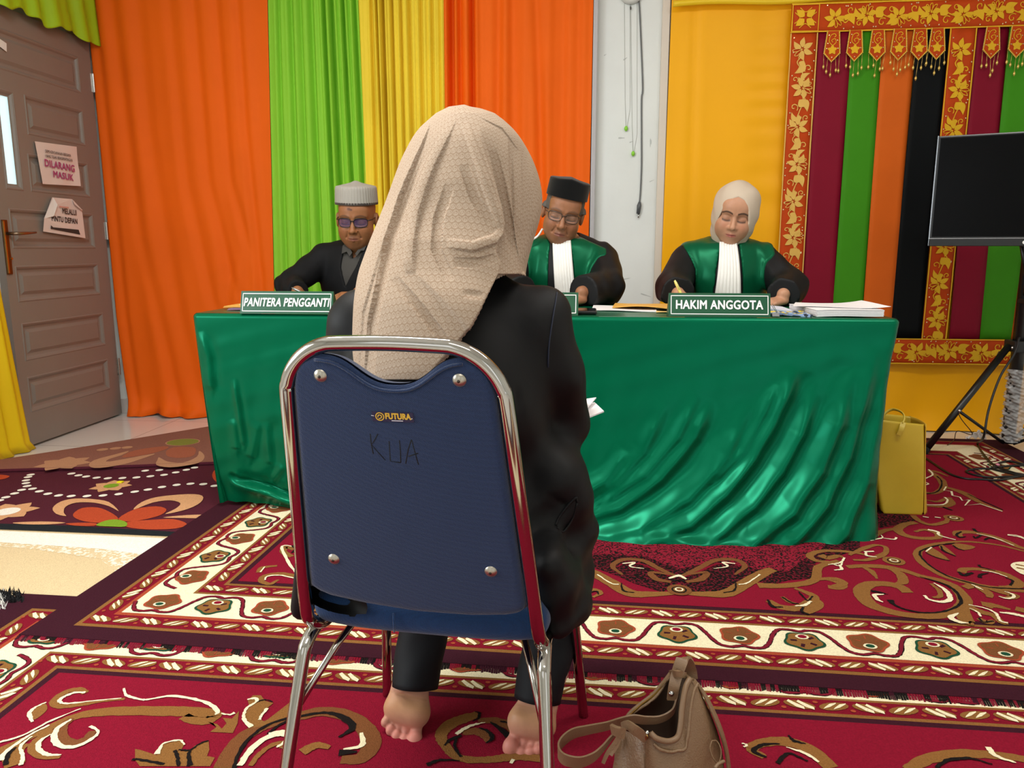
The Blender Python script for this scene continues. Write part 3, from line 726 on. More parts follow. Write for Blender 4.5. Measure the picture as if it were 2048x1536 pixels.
S(C3, [(620, 1140), (500, 1220), (470, 1310), (520, 1370), (640, 1380), (780, 1320), (850, 1250), (780, 1200)], [.004, .01, .012, .01, .009, .006, .006], 'cream', 14)
S(C3, [(460, 1230), (330, 1320), (300, 1400), (380, 1460), (520, 1470)], [.012, .018, .02, .016, .006], 'tan', 13); S(C3, [(440, 1270), (350, 1330), (335, 1400), (410, 1445), (530, 1450)], [.003, .008, .01, .008, .003], 'cream', 14)
S(C3, [(210, 1350), (120, 1440), (130, 1540)], [.02, .03, .03], 'tan', 13); S(C3, [(140, 1385), (75, 1450), (50, 1540)], [.004, .008, .008], 'black', 15); S(C3, [(280, 1290), (180, 1375), (200, 1460), (185, 1540)], [.003, .006, .006, .008], 'cream', 15)
ra.ppoly(C4, [(-60, 1110), (0, 1120), (220, 1190), (300, 1050), (500, 1000), (570, 1050), (520, 1140), (640, 1140), (700, 1070), (880, 1000), (890, 1120), (860, 1200), (960, 1220), (900, 1330), (0, 1330), (-60, 1250)], 'tan', 12, False)
S(C4, [(220, 1180), (300, 1050), (500, 1000), (575, 1060)], [.01, .004, .005, .004], 'cream', 14); S(C4, [(450, 1130), (480, 1200), (500, 1330)], .006, 'black', 14); S(C4, [(-100, 1250), (0, 1250), (160, 1280), (310, 1310)], .006, 'black', 14); S(C4, [(650, 1140), (630, 1180), (640, 1330)], [.004, .006, .01], 'black', 14)
S(C4, [(500, 1120), (640, 1130), (760, 1050), (880, 1005)], .004, 'black', 14)
S(C4, [(-200, 330), (-170, 420), (0, 470), (100, 475), (400, 430), (700, 470), (900, 540), (1000, 630), (960, 670)], [.004, .006, .006, .006, .007, .008, .01, .004], 'cream', 13); S(C4, [(1040, 655), (1150, 670), (1215, 645)], [.003, .004, .008], 'cream', 13)
ra.ppoly(C4, [(870, 760), (920, 750), (980, 830), (900, 890), (1190, 905), (1250, 780), (1270, 620), (1180, 720), (1060, 710), (1110, 780), (1050, 850), (990, 790)], 'tan', 12, False)
S(C4, [(1040, 1400), (1150, 1180), (1300, 980), (1500, 850), (1700, 770), (1960, 700)], [.03, .03, .028, .026, .024], 'brown', 12)
S(C7, [(130, 560), (230, 540), (340, 560), (420, 620), (440, 690), (395, 745), (310, 750)], [.026, .028, .03, .034, .034, .026, .02], 'brown', 12)
S(C7, [(-10, 640), (60, 590), (140, 562), (250, 548), (330, 575), (360, 615), (300, 655)], [.006, .006, .007, .008, .016, .014, .004], 'black', 14); S(C7, [(400, 635), (400, 690), (320, 708)], [.006, .012, .004], 'cream', 14)
S(C4, [(1200, 1400), (1260, 1180), (1420, 960), (1650, 800), (1980, 690)], .007, 'black', 14)
S(C7, [(380, 720), (300, 725)], [.006, .018], 'black', 15)
ra.ppoly(C4, [(1380, 480), (1450, 420), (1550, 420), (1600, 490), (1710, 520), (1560, 640), (1520, 720), (1600, 760), (1960, 480), (2040, 600), (1700, 800), (1420, 840), (1340, 680), (1400, 560)], 'tan', 12, False)
S(C4, [(1375, 478), (1480, 465), (1490, 510), (1380, 580), (1330, 680), (1350, 760), (1430, 830)], [.004, .008, .005, .005, .006, .008, .01], 'cream', 14); S(C4, [(1630, 590), (1570, 670), (1530, 740)], .006, 'cream', 14); S(C4, [(1500, 510), (1600, 480), (1700, 510)], .003, 'black', 14)
S(C4, [(1280, 1330), (1400, 1150), (1600, 980), (1800, 920), (1905, 960), (1910, 1040), (1830, 1110)], [.01, .013, .013, .014, .012, .01, .004], 'cream', 14); S(C4, [(1420, 1330), (1520, 1190), (1680, 1070), (1800, 1040), (1820, 1100)], [.008, .009, .01, .012, .006], 'tan', 13)
S(C7, [(140, 720), (200, 690), (260, 700)], [.02, .018, .01], 'tan', 13); S(C7, [(-5, 640), (60, 632), (80, 660), (30, 700)], [.006, .012, .01, .004], 'cream', 14)
S(C5, [(850, 390), (700, 440), (480, 520), (350, 620), (310, 740), (390, 880), (500, 1000), (700, 1060), (1000, 1060), (1250, 1030), (1500, 1010), (1800, 1040)], [.016, .024, .026, .022, .018, .016, .016, .016, .018, .02, .022], 'tan', 12)
S(C5, [(850, 480), (1100, 490), (1300, 560), (1370, 660)], [.012, .02, .022, .014], 'brown', 12); S(C5, [(620, 660), (830, 640), (970, 720), (1000, 800)], [.014, .02, .018, .01], 'brown', 12)
S(C5, [(800, 355), (868, 375), (855, 450), (770, 500)], [.002, .006, .006, .002], 'black', 14); S(C5, [(360, 855), (450, 765), (610, 710)], [.004, .008, .006], 'black', 14); S(C5, [(530, 750), (510, 880), (600, 1025)], .006, 'black', 14)
S(C5, [(860, 600), (980, 640), (1060, 740), (975, 825)], [.003, .008, .008, .003], 'black', 14); S(C5, [(1030, 510), (1130, 580), (1300, 720)], [.003, .008, .016], 'black', 14); S(C5, [(1170, 500), (1300, 530), (1380, 620)], [.003, .006, .008], 'black', 14)
S(C5, [(530, 695), (650, 610), (800, 550), (955, 522)], [.008, .008, .006, .002], 'cream', 15)
S(C5, [(100, 1140), (300, 1070), (580, 1080)], [.01, .006, .003], 'black', 14); S(C5, [(1370, 1060), (1330, 1120)], .006, 'cream', 14)
S(C8, [(850, 1060), (790, 1020), (860, 990), (960, 990), (1070, 1030), (1160, 1110)], [.012, .02, .022, .026, .026, .026], 'tan', 12); S(C8, [(920, 1000), (840, 1005), (800, 1035), (860, 1062)], [.003, .008, .01, .004], 'black', 14)
S(C8, [(910, 1090), (960, 1045), (1050, 1080)], [.01, .006, .003], 'black', 14); S(C8, [(950, 1015), (1040, 1045), (1100, 1085)], [.003, .007, .005], 'cream', 14); S(C8, [(960, 960), (985, 985), (1040, 1000)], [.004, .008, .003], 'black', 14)
S(C8, [(1510, 1120), (1600, 1070), (1750, 1045), (1900, 1050), (2060, 1070)], [.02, .022, .024, .02, .018], 'tan', 12); S(C8, [(1640, 1110), (1700, 1075), (1800, 1068), (1900, 1095)], [.006, .008, .006, .003], 'black', 14); S(C8, [(1880, 1015), (1915, 1055), (2010, 1088)], [.012, .009, .003], 'cream', 14)
S(C8, [(745, 998), (770, 1005), (755, 1015)], .004, 'cream', 14)
tag(ra.build('crimson_rug', RUG), 'crimson scroll rug lying under the chair in the foreground', 'rug', 'rugs covering the floor')

# ---- crimson rug under the table (overlaps the front one)
LB = R(-1.5)
rb = RugArt(0.018, (-1.445, 1.690), LB)
XB1, YB1 = 3.53, 2.52
slab(rb, 0, 0.024, XB1, YB1, .0105, .018, 'plum')
border(rb, 0, 0.024, XB1, YB1, (.108, .062, .108, .062), ('b', 'l', 'r'))
# short fringe along the front edge, one tuft after another
rs = random.Random(8); x = 0.0
while x < XB1:
    w = rs.uniform(.006, .02); key = rs.choice(['maroon', 'black', 'red', 'plum', 'maroon', 'black']); q = 3
    for i in range(q):
        a_ = x + w * i / q; b_ = a_ + w / q * .86; l_ = .024 - rs.uniform(.018, .027)
        rb.g.add([rb.place(*rb.loc(px_, py_), h) for (px_, py_, h) in ((a_, .028, 0.0005), (b_, .028, 0.0005), (b_, l_, -.0075), (a_, l_, -.0075))], [(0, 1, 2, 3)], rb.k(key))
    x += w
C6 = (1640, 1020, 5.02); D1 = (1480, 1180, 5.12); LFT = (120, 980, 4.096); RT = (1740, 820, 5.909)
rb.fat = 1.5; S = rb.pst
# dark speckled medallion that runs under the table
rb.ppoly(C8, [(-180, 40), (30, 40), (700, 30), (1290, 60), (1290, 95), (1085, 160), (1085, 230), (960, 240), (880, 262), (790, 235), (690, 290), (530, 305), (455, 250), (380, 295), (250, 255), (160, 215), (60, 180), (-60, 200), (-180, 150)], 'speckdark', 11, False)
rb.ppoly(C8, [(-180, 40), (30, 40), (700, 30), (1150, 50), (1100, 110), (1050, 130), (960, 200), (820, 190), (640, 150), (450, 190), (300, 130), (120, 120), (-100, 120)], 'speck', 12, False)
rb.ppoly(C6, [(-60, 400), (100, 390), (350, 440), (420, 400), (330, 340), (560, 200), (760, 170), (960, 120), (900, 60), (700, 0), (500, -60), (200, 100)], 'speckdark', 10.5, False)
for sg in (0, 1):
    fx = (lambda P: [(p[0], p[1]) for p in P]) if not sg else (lambda P: [(2 * 455 + (p[0] - 0), p[1]) for p in [(-q[0], q[1]) for q in P]])
    S(C8, fx([(440, 300), (330, 305), (230, 300), (140, 250), (60, 205), (20, 190)]), [.012, .022, .03, .03, .026, .02], 'tan', 13)
    S(C8, fx([(450, 225), (370, 190), (290, 150), (200, 145), (150, 175), (195, 215)]), [.01, .014, .014, .014, .012, .006], 'brown', 13); S(C8, fx([(440, 232), (360, 200), (285, 168), (200, 165), (175, 180)]), [.004, .007, .008, .006, .003], 'red', 14)
    S(C8, fx([(420, 250), (350, 235), (330, 205), (420, 215)]), [.01, .016, .012, .006], 'brown', 14)
    S(C8, fx([(195, 165), (250, 160), (230, 178), (295, 188)]), [.004, .008, .006, .002], 'cream', 15); S(C8, fx([(80, 215), (140, 255), (180, 262)]), [.004, .005, .003], 'cream', 15); S(C8, fx([(190, 255), (200, 290), (250, 300)]), [.003, .005, .003], 'black', 15)
S(C8, [(820, 265), (960, 265), (1080, 240), (1100, 180), (1190, 150)], [.022, .02, .018, .018, .012], 'tan', 13); S(C8, [(1190, 160), (1090, 150), (1060, 125), (1120, 105), (1250, 110), (1340, 130)], [.01, .014, .016, .014, .012, .008], 'tan', 13)
S(C8, [(1160, 165), (1200, 175), (1210, 150)], .004, 'cream', 14); S(C8, [(1090, 235), (1180, 235), (1215, 255), (1170, 272)], [.012, .014, .016, .014], 'tan', 13)
c_ = rb.px(C8, [(457, 287)])[0]
for r_, k_, l_ in ((.036, 'brown', 15), (.022, 'black', 16), (.017, 'tan', 17), (.013, 'cream', 18), (.008, 'brown', 19)): rb.ell(c_, r_, r_, 0, k_, l_, 18)
S(C8, [(410, 235), (455, 222), (490, 238)], [.006, .012, .006], 'cream', 16); S(C8, [(425, 248), (455, 243), (485, 250)], .005, 'black', 16)
S(C8, [(-10, 310), (60, 285), (95, 300), (60, 320)], [.01, .012, .01, .006], 'tan', 13); S(C8, [(40, 300), (75, 292), (85, 308)], .004, 'black', 14)
# scrolls in the field
S(D1, [(290, 130), (400, 190), (560, 210), (690, 160), (760, 90), (640, 30), (560, 0)], [.014, .02, .022, .02, .018, .012, .008], 'tan', 12); rb.ppoly(D1, [(690, 150), (760, 100), (850, 150), (840, 210), (700, 270), (640, 240)], 'tan', 12)
S(D1, [(430, 90), (500, 140), (580, 160)], [.008, .01, .004], 'tan', 12); S(D1, [(280, 120), (330, 190), (440, 200)], [.004, .009, .003], 'black', 14); S(D1, [(430, 95), (520, 150), (600, 165)], .004, 'black', 14); S(D1, [(740, 85), (690, 130), (600, 40)], .004, 'black', 14); S(D1, [(560, 190), (660, 180), (725, 140)], [.002, .008, .006], 'cream', 15); S(D1, [(650, 200), (630, 240), (700, 275)], .006, 'black', 14)
S(C6, [(880, 850), (800, 790), (650, 760), (500, 765), (420, 815), (430, 890), (520, 975), (700, 1040), (900, 1078), (1150, 1085), (1350, 1040), (1450, 960), (1420, 870), (1330, 780), (1180, 720), (1000, 680), (850, 630), (650, 590), (450, 580), (270, 590)], [.022, .024, .022, .026, .03, .03, .026, .022, .02, .022, .026, .026, .022, .018, .016, .016, .02, .018, .014], 'tan', 12, n=5)
S(C6, [(700, 925), (740, 970), (850, 1020), (1050, 1055), (1250, 1040), (1390, 980), (1410, 920), (1350, 830), (1230, 760), (1000, 690)], [.016, .008, .006, .006, .006, .007, .008, .008, .006, .003], 'black', 14); S(C6, [(510, 835), (580, 845), (680, 870)], [.012, .008, .003], 'black', 14)
S(C6, [(1045, 880), (1090, 920), (1200, 945), (1290, 930), (1300, 890), (1250, 820), (1140, 755)], [.006, .008, .01, .012, .012, .01, .003], 'cream', 14); S(C6, [(1130, 900), (1200, 890), (1195, 830), (1110, 760)], [.006, .01, .01, .006], 'tan', 13); S(C6, [(640, 870), (545, 875), (575, 920), (630, 950)], [.004, .01, .01, .003], 'cream', 15)
S(C6, [(430, 590), (520, 640), (570, 710)], [.01, .014, .004], 'tan', 13); S(C6, [(680, 600), (800, 660), (830, 740), (760, 760)], [.01, .02, .02, .008], 'tan', 13)
S(C6, [(2300, 480), (2048, 430), (1800, 370), (1500, 335), (1250, 345), (1060, 385), (980, 440), (1000, 520), (1100, 600), (1250, 680), (1450, 740), (1700, 795), (2048, 830), (2300, 850)], [.008, .008, .008, .009, .012, .016, .018, .018, .018, .018, .018, .018, .02], 'tan', 12); S(C6, [(1350, 350), (1200, 370), (1080, 400), (1000, 445), (1030, 510), (1130, 600), (1300, 690), (1500, 750), (1700, 797), (2048, 815)], .005, 'black', 14)
for P in ([(1060, 430), (1130, 400), (1300, 525), (1150, 490)], [(1190, 390), (1230, 370), (1365, 480), (1260, 440)], [(1320, 370), (1400, 355), (1560, 390), (1440, 420)]): rb.ppoly(C6, P, 'tan', 13)
S(C6, [(1210, 380), (1240, 430), (1360, 482)], [.004, .007, .003], 'black', 14); S(C6, [(1330, 370), (1380, 405), (1450, 425)], [.003, .005, .002], 'black', 14); S(C6, [(1060, 450), (1180, 500), (1305, 530)], .003, 'black', 14); S(C6, [(1065, 440), (1120, 395)], .004, 'cream', 15)
S(C6, [(1420, 645), (1440, 615), (1550, 610), (1700, 625), (1850, 660), (1960, 720), (2000, 770), (1900, 795), (1800, 790)], [.018, .016, .014, .016, .018, .02, .018, .01], 'tan', 12); S(C6, [(1390, 640), (1440, 675), (1530, 650)], [.006, .01, .008], 'black', 14); S(C6, [(1590, 570), (1620, 595), (1760, 630)], [.008, .006, .003], 'black', 14); S(C6, [(1600, 700), (1610, 670), (1690, 655)], [.01, .008, .003], 'black', 14); S(C6, [(1860, 700), (1930, 730), (1910, 780)], [.003, .006, .006], 'black', 14); S(C6, [(1620, 630), (1750, 650), (1880, 695)], [.003, .005, .003], 'cream', 15)
S(C6, [(1380, 280), (1390, 240), (1530, 240), (1700, 275), (1850, 325), (2000, 390), (2200, 440)], [.02, .02, .018, .02, .02, .016, .012], 'tan', 12); S(C6, [(1420, 235), (1370, 265), (1400, 292), (1460, 285)], [.004, .008, .008, .003], 'black', 14); S(C6, [(1540, 205), (1570, 235), (1640, 245)], [.01, .006, .002], 'black', 14); S(C6, [(1540, 280), (1560, 300), (1620, 270)], .006, 'black', 14); S(C6, [(1650, 320), (1690, 300), (1760, 310)], .006, 'black', 14); S(C6, [(1570, 258), (1750, 300), (1945, 378)], [.003, .005, .003], 'cream', 15)
for cp, r_ in (((740, 530), .034), ((1340, 98), .034)):
    c_ = rb.px(C6, [cp])[0]
    for f_, k_, l_ in ((1, 'tan', 13), (.6, 'black', 14), (.5, 'tan', 15), (.4, 'cream', 16), (.27, 'brown', 17)): rb.ell(c_, r_ * f_, r_ * f_, 0, k_, l_, 16)
S(C6, [(290, 470), (380, 430), (450, 400), (560, 370), (650, 390), (660, 440), (600, 480), (470, 520), (330, 520)], [.008, .012, .014, .01, .01, .012, .016, .012, .008], 'tan', 13); S(C6, [(460, 440), (470, 480), (570, 495)], [.004, .008, .003], 'cream', 15); S(C6, [(440, 440), (540, 437)], .006, 'cream', 15)
S(C6, [(930, 70), (1000, 130), (1120, 165), (1250, 140), (1280, 110)], [.014, .014, .014, .014, .01], 'tan', 13); S(C6, [(1030, 85), (1090, 95)], .006, 'cream', 15); S(C6, [(1150, 90), (1210, 100)], .006, 'cream', 15)
S(C6, [(1360, 320), (1200, 275), (1180, 240), (1080, 215)], [.004, .006, .008, .01], 'cream', 15); S(C6, [(960, 140), (840, 165), (780, 215), (850, 270), (1000, 300), (1180, 295), (1170, 250), (1050, 215), (950, 235)], [.016, .02, .022, .02, .018, .016, .016, .012, .008], 'tan', 13)
S(C6, [(480, 320), (560, 260), (660, 220), (760, 205)], [.018, .018, .014, .014], 'tan', 13); S(C6, [(500, 325), (620, 300), (610, 270)], [.006, .005, .003], 'cream', 15); S(C6, [(620, 300), (740, 315), (765, 295)], [.004, .005, .006], 'cream', 15)
S(C6, [(0, 470), (80, 500), (180, 480), (240, 500)], [.02, .018, .014, .006], 'tan', 13); S(C6, [(245, 500), (200, 550), (80, 570)], [.006, .006, .002], 'cream', 15); S(C6, [(190, 570), (215, 615), (140, 625)], [.005, .008, .004], 'cream', 15)
S(C6, [(-40, 700), (100, 720), (230, 765), (190, 800), (80, 790)], [.01, .012, .016, .018, .016], 'tan', 12)
S(C6, [(1440, 950), (1420, 1050), (1490, 1150), (1540, 1160)], [.02, .03, .024, .006], 'tan', 13); S(C6, [(1480, 980), (1600, 1040), (1740, 1080), (1820, 1150), (1890, 1170)], [.014, .018, .016, .012, .004], 'tan', 13); S(C6, [(1590, 1110), (1680, 1150), (1740, 1130)], [.012, .016, .008], 'tan', 13)
S(C6, [(1390, 1060), (1310, 1105), (1400, 1150), (1490, 1160)], [.003, .014, .012, .003], 'cream', 15); S(C6, [(1490, 975), (1650, 1010), (1760, 1060), (1810, 1140), (1885, 1160)], [.003, .005, .006, .006, .006], 'cream', 15); S(C6, [(1500, 1010), (1580, 1050), (1610, 1095)], [.003, .005, .005], 'cream', 15); S(C6, [(1590, 1105), (1640, 1150), (1740, 1140)], .004, 'black', 15)
S(C6, [(1450, 800), (1550, 780), (1680, 850), (1700, 900)], [.016, .018, .018, .01], 'tan', 13); S(C6, [(1640, 790), (1800, 840), (1950, 880), (1880, 905), (1800, 890)], [.01, .016, .018, .012, .006], 'tan', 13); S(C6, [(1520, 770), (1580, 800), (1635, 825)], [.003, .006, .003], 'cream', 15); S(C6, [(1850, 840), (1930, 870), (1940, 900), (1870, 912), (1790, 890)], [.003, .006, .007, .006, .003], 'cream', 15)
S(C6, [(1620, 960), (1750, 980), (1910, 1020)], [.02, .018, .006], 'tan', 12); S(C6, [(1690, 1000), (1740, 960)], .012, 'tan', 12); S(C6, [(1800, 1050), (1950, 1070), (2080, 1100)], [.006, .012, .012], 'cream', 14); S(C6, [(1960, 1010), (2080, 1040)], .02, 'tan', 13)
S(C6, [(1880, 270), (2000, 290), (2100, 330)], [.006, .006, .006], 'cream', 14); S(C6, [(1880, 265), (1980, 275), (2080, 310)], .004, 'cream', 14)
rb.ppoly(C6, [(1910, 575), (1960, 545), (2080, 550), (2120, 650), (2040, 670), (1950, 620)], 'cream', 14); S(C6, [(1960, 570), (2080, 590)], .006, 'tan', 15); S(C6, [(1970, 600), (2080, 625)], .006, 'tan', 15)
# field beyond the yellow tote
S(RT, [(640, 990), (760, 1000), (860, 940), (850, 860), (780, 790), (700, 740)], [.012, .016, .02, .022, .02, .012], 'tan', 12); S(RT, [(640, 1010), (780, 990), (840, 920), (840, 850), (790, 800)], .005, 'black', 14); S(RT, [(680, 730), (800, 750), (920, 800)], [.02, .016, .006], 'tan', 12)
S(RT, [(860, 920), (1000, 960), (1150, 1020), (1300, 1110), (1560, 1210)], [.012, .02, .024, .016, .006], 'tan', 12); S(RT, [(900, 925), (870, 970), (960, 980), (970, 1030), (1060, 1050), (1090, 1090), (1180, 1080), (1120, 1150), (1300, 1130), (1560, 1220)], [.004, .006, .006, .006, .006, .006, .006, .006, .006, .004], 'cream', 14, smooth=False); S(RT, [(1150, 1010), (1300, 1080), (1570, 1200)], .004, 'black', 13)
S(RT, [(650, 1080), (800, 1100), (900, 1060)], [.006, .012, .01], 'tan', 12); S(RT, [(650, 1150), (860, 1160), (960, 1120), (920, 1050)], [.008, .014, .02, .014], 'tan', 12); S(RT, [(650, 1140), (850, 1140), (915, 1090), (880, 1050)], .006, 'cream', 14); S(RT, [(860, 1165), (970, 1205)], .008, 'black', 14); S(RT, [(650, 830), (740, 780), (690, 720)], .006, 'cream', 14); S(RT, [(640, 910), (690, 890), (650, 870)], .005, 'cream', 14)
# scrolls left of the chair
S(LFT, [(1630, 690), (1660, 650), (1780, 635)], [.012, .012, .008], 'tan', 12); S(LFT, [(1640, 690), (1680, 645)], .004, 'cream', 14)
S(LFT, [(1930, 720), (1800, 700), (1680, 720), (1650, 760), (1720, 785), (1790, 750)], [.016, .014, .014, .012, .01, .006], 'tan', 12); S(LFT, [(1930, 740), (1800, 715), (1700, 725), (1680, 755)], [.005, .005, .005, .003], 'cream', 14)
S(LFT, [(1920, 500), (1850, 480), (1830, 520), (1900, 560)], [.012, .016, .016, .012], 'tan', 12); S(LFT, [(1920, 480), (1840, 470), (1820, 500), (1880, 620), (1940, 700)], [.003, .006, .008, .008, .006], 'cream', 14); S(LFT, [(1900, 470), (1930, 500), (1900, 530)], .006, 'black', 14)
tag(rb.build('crimson_rug', RUG), 'large crimson scroll rug under the green table, fringe overlapping the front rug', 'rug', 'rugs covering the floor')
# black and white tuft of a shaggy rug at the left edge
g = Geo(); rs = random.Random(5)
for i in range(260):
    w = i % 2; c = atZ(rs.uniform(-60, 10) if w else rs.uniform(2, 46), rs.uniform(1188, 1222) if w else rs.uniform(1186, 1208), .006)
    d = Vector((rs.uniform(-.012, .012), rs.uniform(-.012, .012), rs.uniform(.012, .024))); q = Vector((.003, .001, 0))
    g.add([c - q, c + q, c + d], [(0, 1, 2)], w)
o = g.build('shag_mat', [mat('shag_black', '#1B1B1C', rough=1), mat('shag_white', '#EDEAE2', rough=1)], smooth=False); tag(o, 'shaggy black and white mat at left edge beside beige rug', 'mat', 'rugs covering the floor', 'thing')
# ================================================================== table cloth
TZ = 0.765
TYF, TYB, TXL, TXR = 2.695, 3.30, -1.44, 1.055
M_satin = mat('green_satin', '#015436', rough=0.27, sheen=0.0, spec=0.9, spec_tint='#3FD8A8', noise=0.05, nscale=3, weave=0.05, wscale=1800, aniso=0.3)
def pdist(X, Z, pts):
    """distance of every grid point to a polyline, and the position along it (0..1)"""
    best = np.full(X.shape, 9.0); par = np.zeros(X.shape); side = np.zeros(X.shape); K = len(pts) - 1
    for i in range(K):
        ax, az = pts[i]; bx, bz = pts[i + 1]; dx, dz = bx - ax, bz - az; L2 = dx * dx + dz * dz + 1e-12
        t = np.clip(((X - ax) * dx + (Z - az) * dz) / L2, 0, 1); ex, ez = X - ax - t * dx, Z - az - t * dz; d = np.sqrt(ex * ex + ez * ez)
        u = d < best; best = np.where(u, d, best); par = np.where(u, (i + t) / K, par); side = np.where(u, np.sign(dx * ez - dz * ex), side)
    return best, par, side
def build_cloth():
    nf, nt = 420, 170
    r = 0.022
    # a path across: left end -> front -> right end (parameter a), and down the drop (parameter t)
    depth_l, depth_r = TYB - TYF, TYB - TYF
    A = []
    for i in range(40): A.append((TXL, TYB - depth_l * i / 40, -1, 0))
    for i in range(7): q = (i / 6) * math.pi / 2; A.append((TXL + r - r * math.cos(q), TYF + r - r * math.sin(q), -math.cos(q), -math.sin(q)))
    for i in range(1, nf): A.append((TXL + r + (TXR - TXL - 2 * r) * i / nf, TYF, 0, -1))
    for i in range(7): q = (i / 6) * math.pi / 2; A.append((TXR - r + r * math.sin(q), TYF + r - r * math.cos(q), math.sin(q), -math.cos(q)))
    for i in range(1, 41): A.append((TXR, TYF + r + (depth_r - r) * i / 40, 1, 0))
    A = np.array(A); n = len(A)
    T = np.linspace(0, 1, nt + 1)
    BX = np.repeat(A[:, 0][None], nt + 1, 0); BY = np.repeat(A[:, 1][None], nt + 1, 0); NX = np.repeat(A[:, 2][None], nt + 1, 0); NY = np.repeat(A[:, 3][None], nt + 1, 0)
    TT = np.repeat(T[:, None], n, 1); Z = TZ - (TZ - 0.006) * TT
    s = np.clip((BX - TXL) / (TXR - TXL), 0, 1)
    front = np.clip(-NY, 0, 1)
    # overall hang: tucked back at the left, spreading forward on the floor in the middle and right
    hang = np.interp(s, [0, .1, .3, .5, .62, .75, .9, 1], [-.05, -.035, .04, .15, .18, .185, .165, .12])
    O = hang * TT ** 2.2
    side = 1 - front
    O = O * front + side * np.where(NX < 0, -.02 * TT ** 1.5, -.07 * TT ** 1.4)
    C6b = lambda P: [(lambda q: (q.x, q.z))(atY(1140 + p[0] / 2.2555, 560 + p[1] / 2.2555, TYF - .03)) for p in P]
    C4b = lambda P: [(lambda q: (q.x, q.z))(atY(380 + p[0] / 3.072, 560 + p[1] / 3.072, TYF - .01)) for p in P]
    D = np.zeros_like(O)
    folds = [(C6b([(1040, 400), (1000, 500), (930, 640), (830, 790), (690, 930), (520, 1040), (300, 1105), (60, 1120)]), .030, .030),
             (C6b([(1130, 510), (1060, 690), (960, 850), (820, 980), (620, 1090), (350, 1140), (80, 1145)]), .026, .026),
             (C6b([(1290, 400), (1240, 640), (1150, 840), (1010, 1000), (800, 1110), (500, 1165), (200, 1165)]), .034, .034),
             (C6b([(1400, 300), (1350, 560), (1290, 790), (1180, 980), (1020, 1110), (760, 1185)]), .034, .034),
             (C6b([(1460, 260), (1440, 600), (1390, 900), (1290, 1100), (1150, 1180)]), .03, .02),
             (C6b([(830, 560), (700, 780), (520, 950), (300, 1050), (60, 1090)]), .026, .016),
             (C6b([(640, 540), (560, 700), (400, 870), (220, 980), (40, 1030)]), .028, .018),
             (C6b([(580, 520), (480, 700), (330, 850), (150, 960)]), .02, .012),
             (C6b([(430, 560), (330, 760), (200, 880), (60, 960)]), .025, .012), (C6b([(250, 760), (150, 880), (40, 940)]), .02, .009), (C6b([(940, 470), (880, 600), (780, 760), (640, 880)]), .016, .010),
             (C6b([(300, 1075), (600, 1120), (900, 1150), (1100, 1150)]), .014, .010), (C6b([(60, 1125), (400, 1150), (700, 1180), (1000, 1190)]), .012, .012),
             (C4b([(255, 620), (275, 800), (300, 1060)]), .010, .009), (C4b([(60, 320), (100, 480), (110, 700)]), .016, .010), 
             (C4b([(240, 880), (250, 1080)]), .016, .006), (C4b([(400, 900), (340, 1140)]), .018, .006), (C4b([(450, 900), (470, 1170)]), .014, .006), (C4b([(560, 1170), (470, 1290)]), .012, .006),
             (C4b([(180, 1300), (400, 1340), (620, 1400), (900, 1440)]), .020, .026), (C4b([(180, 1240), (240, 1280), (420, 1310), (620, 1360)]), .010, -.010)]
    for pts, w, amp in folds:
        d, par, sd = pdist(BX, Z, pts)
        env = np.clip(par / .18, 0, 1) * np.clip((1 - par) / .10 + .35, 0, 1)
        x = d * sd / w
        # steep on one side, long on the other, like cloth pulled from the corner
        D += amp * env * np.exp(-np.where(x > 0, (x * 1.35) ** 2, (x * .7) ** 2)) - .35 * amp * env * np.exp(-((x - 1.6)) ** 2)
    rs = np.random.RandomState(2)
    D += .0025 * np.sin(BX * 23 + 3 * TT) * TT + .0018 * np.sin(BX * 61 + 9 * TT) * TT + .001 * np.sin(BX * 17 - Z * 60)
    D *= front
    D += side * (.012 * np.sin(BY * 40) * TT + .02 * TT * np.sin(BY * 15 + 1))
    O = O + D * np.clip(TT * 6, 0, 1)
    Xc = BX + NX * O; Yc = BY + NY * O
    Xc = Xc - .085 * np.clip((s - .72) / .28, 0, 1) ** 1.5 * TT ** 1.1 + .03 * np.clip((.15 - s) / .15, 0, 1) * TT
    hem = np.interp(s, [0, .08, .2, .45, 1], [.035, .03, .012, .006, .006])
    Z = np.maximum(TZ - (TZ - hem) * TT, .0195)
    Z = Z + (np.clip(TT - .97, 0, 1) / .03) * .004 * np.abs(np.sin(BX * 37))
    # rounded top edge
    q = np.clip(TT / .018, 0, 1); Xc = Xc - NX * r * .5 * (1 - q) ** 2; Yc = Yc - NY * r * .5 * (1 - q) ** 2
    v = np.stack([Xc, Yc, Z], -1).reshape(-1, 3).tolist()
    f = [(j * n + i, j * n + i + 1, (j + 1) * n + i + 1, (j + 1) * n + i) for j in range(nt) for i in range(n - 1)]
    f = [q_[::-1] for q_ in f]
    # top
    b = len(v); nu, nv = 60, 14
    for j in range(nv + 1):
        for i in range(nu + 1):
            u, w_ = i / nu, j / nv
            v.append((TXL + r * .5 + (TXR - TXL - r) * u, TYF + r * .5 + (TYB - TYF - r * .5) * w_, TZ + .0006 + .001 * math.sin(u * 50) * math.sin(w_ * 11)))
    f += [(b + j * (nu + 1) + i, b + j * (nu + 1) + i + 1, b + (j + 1) * (nu + 1) + i + 1, b + (j + 1) * (nu + 1) + i) for j in range(nv) for i in range(nu)]
    o = mk('tablecloth', v, f, M_satin)
    return tag(o, 'shiny green satin cloth covering the long judges table down to the rug', 'tablecloth')
cloth = build_cloth()
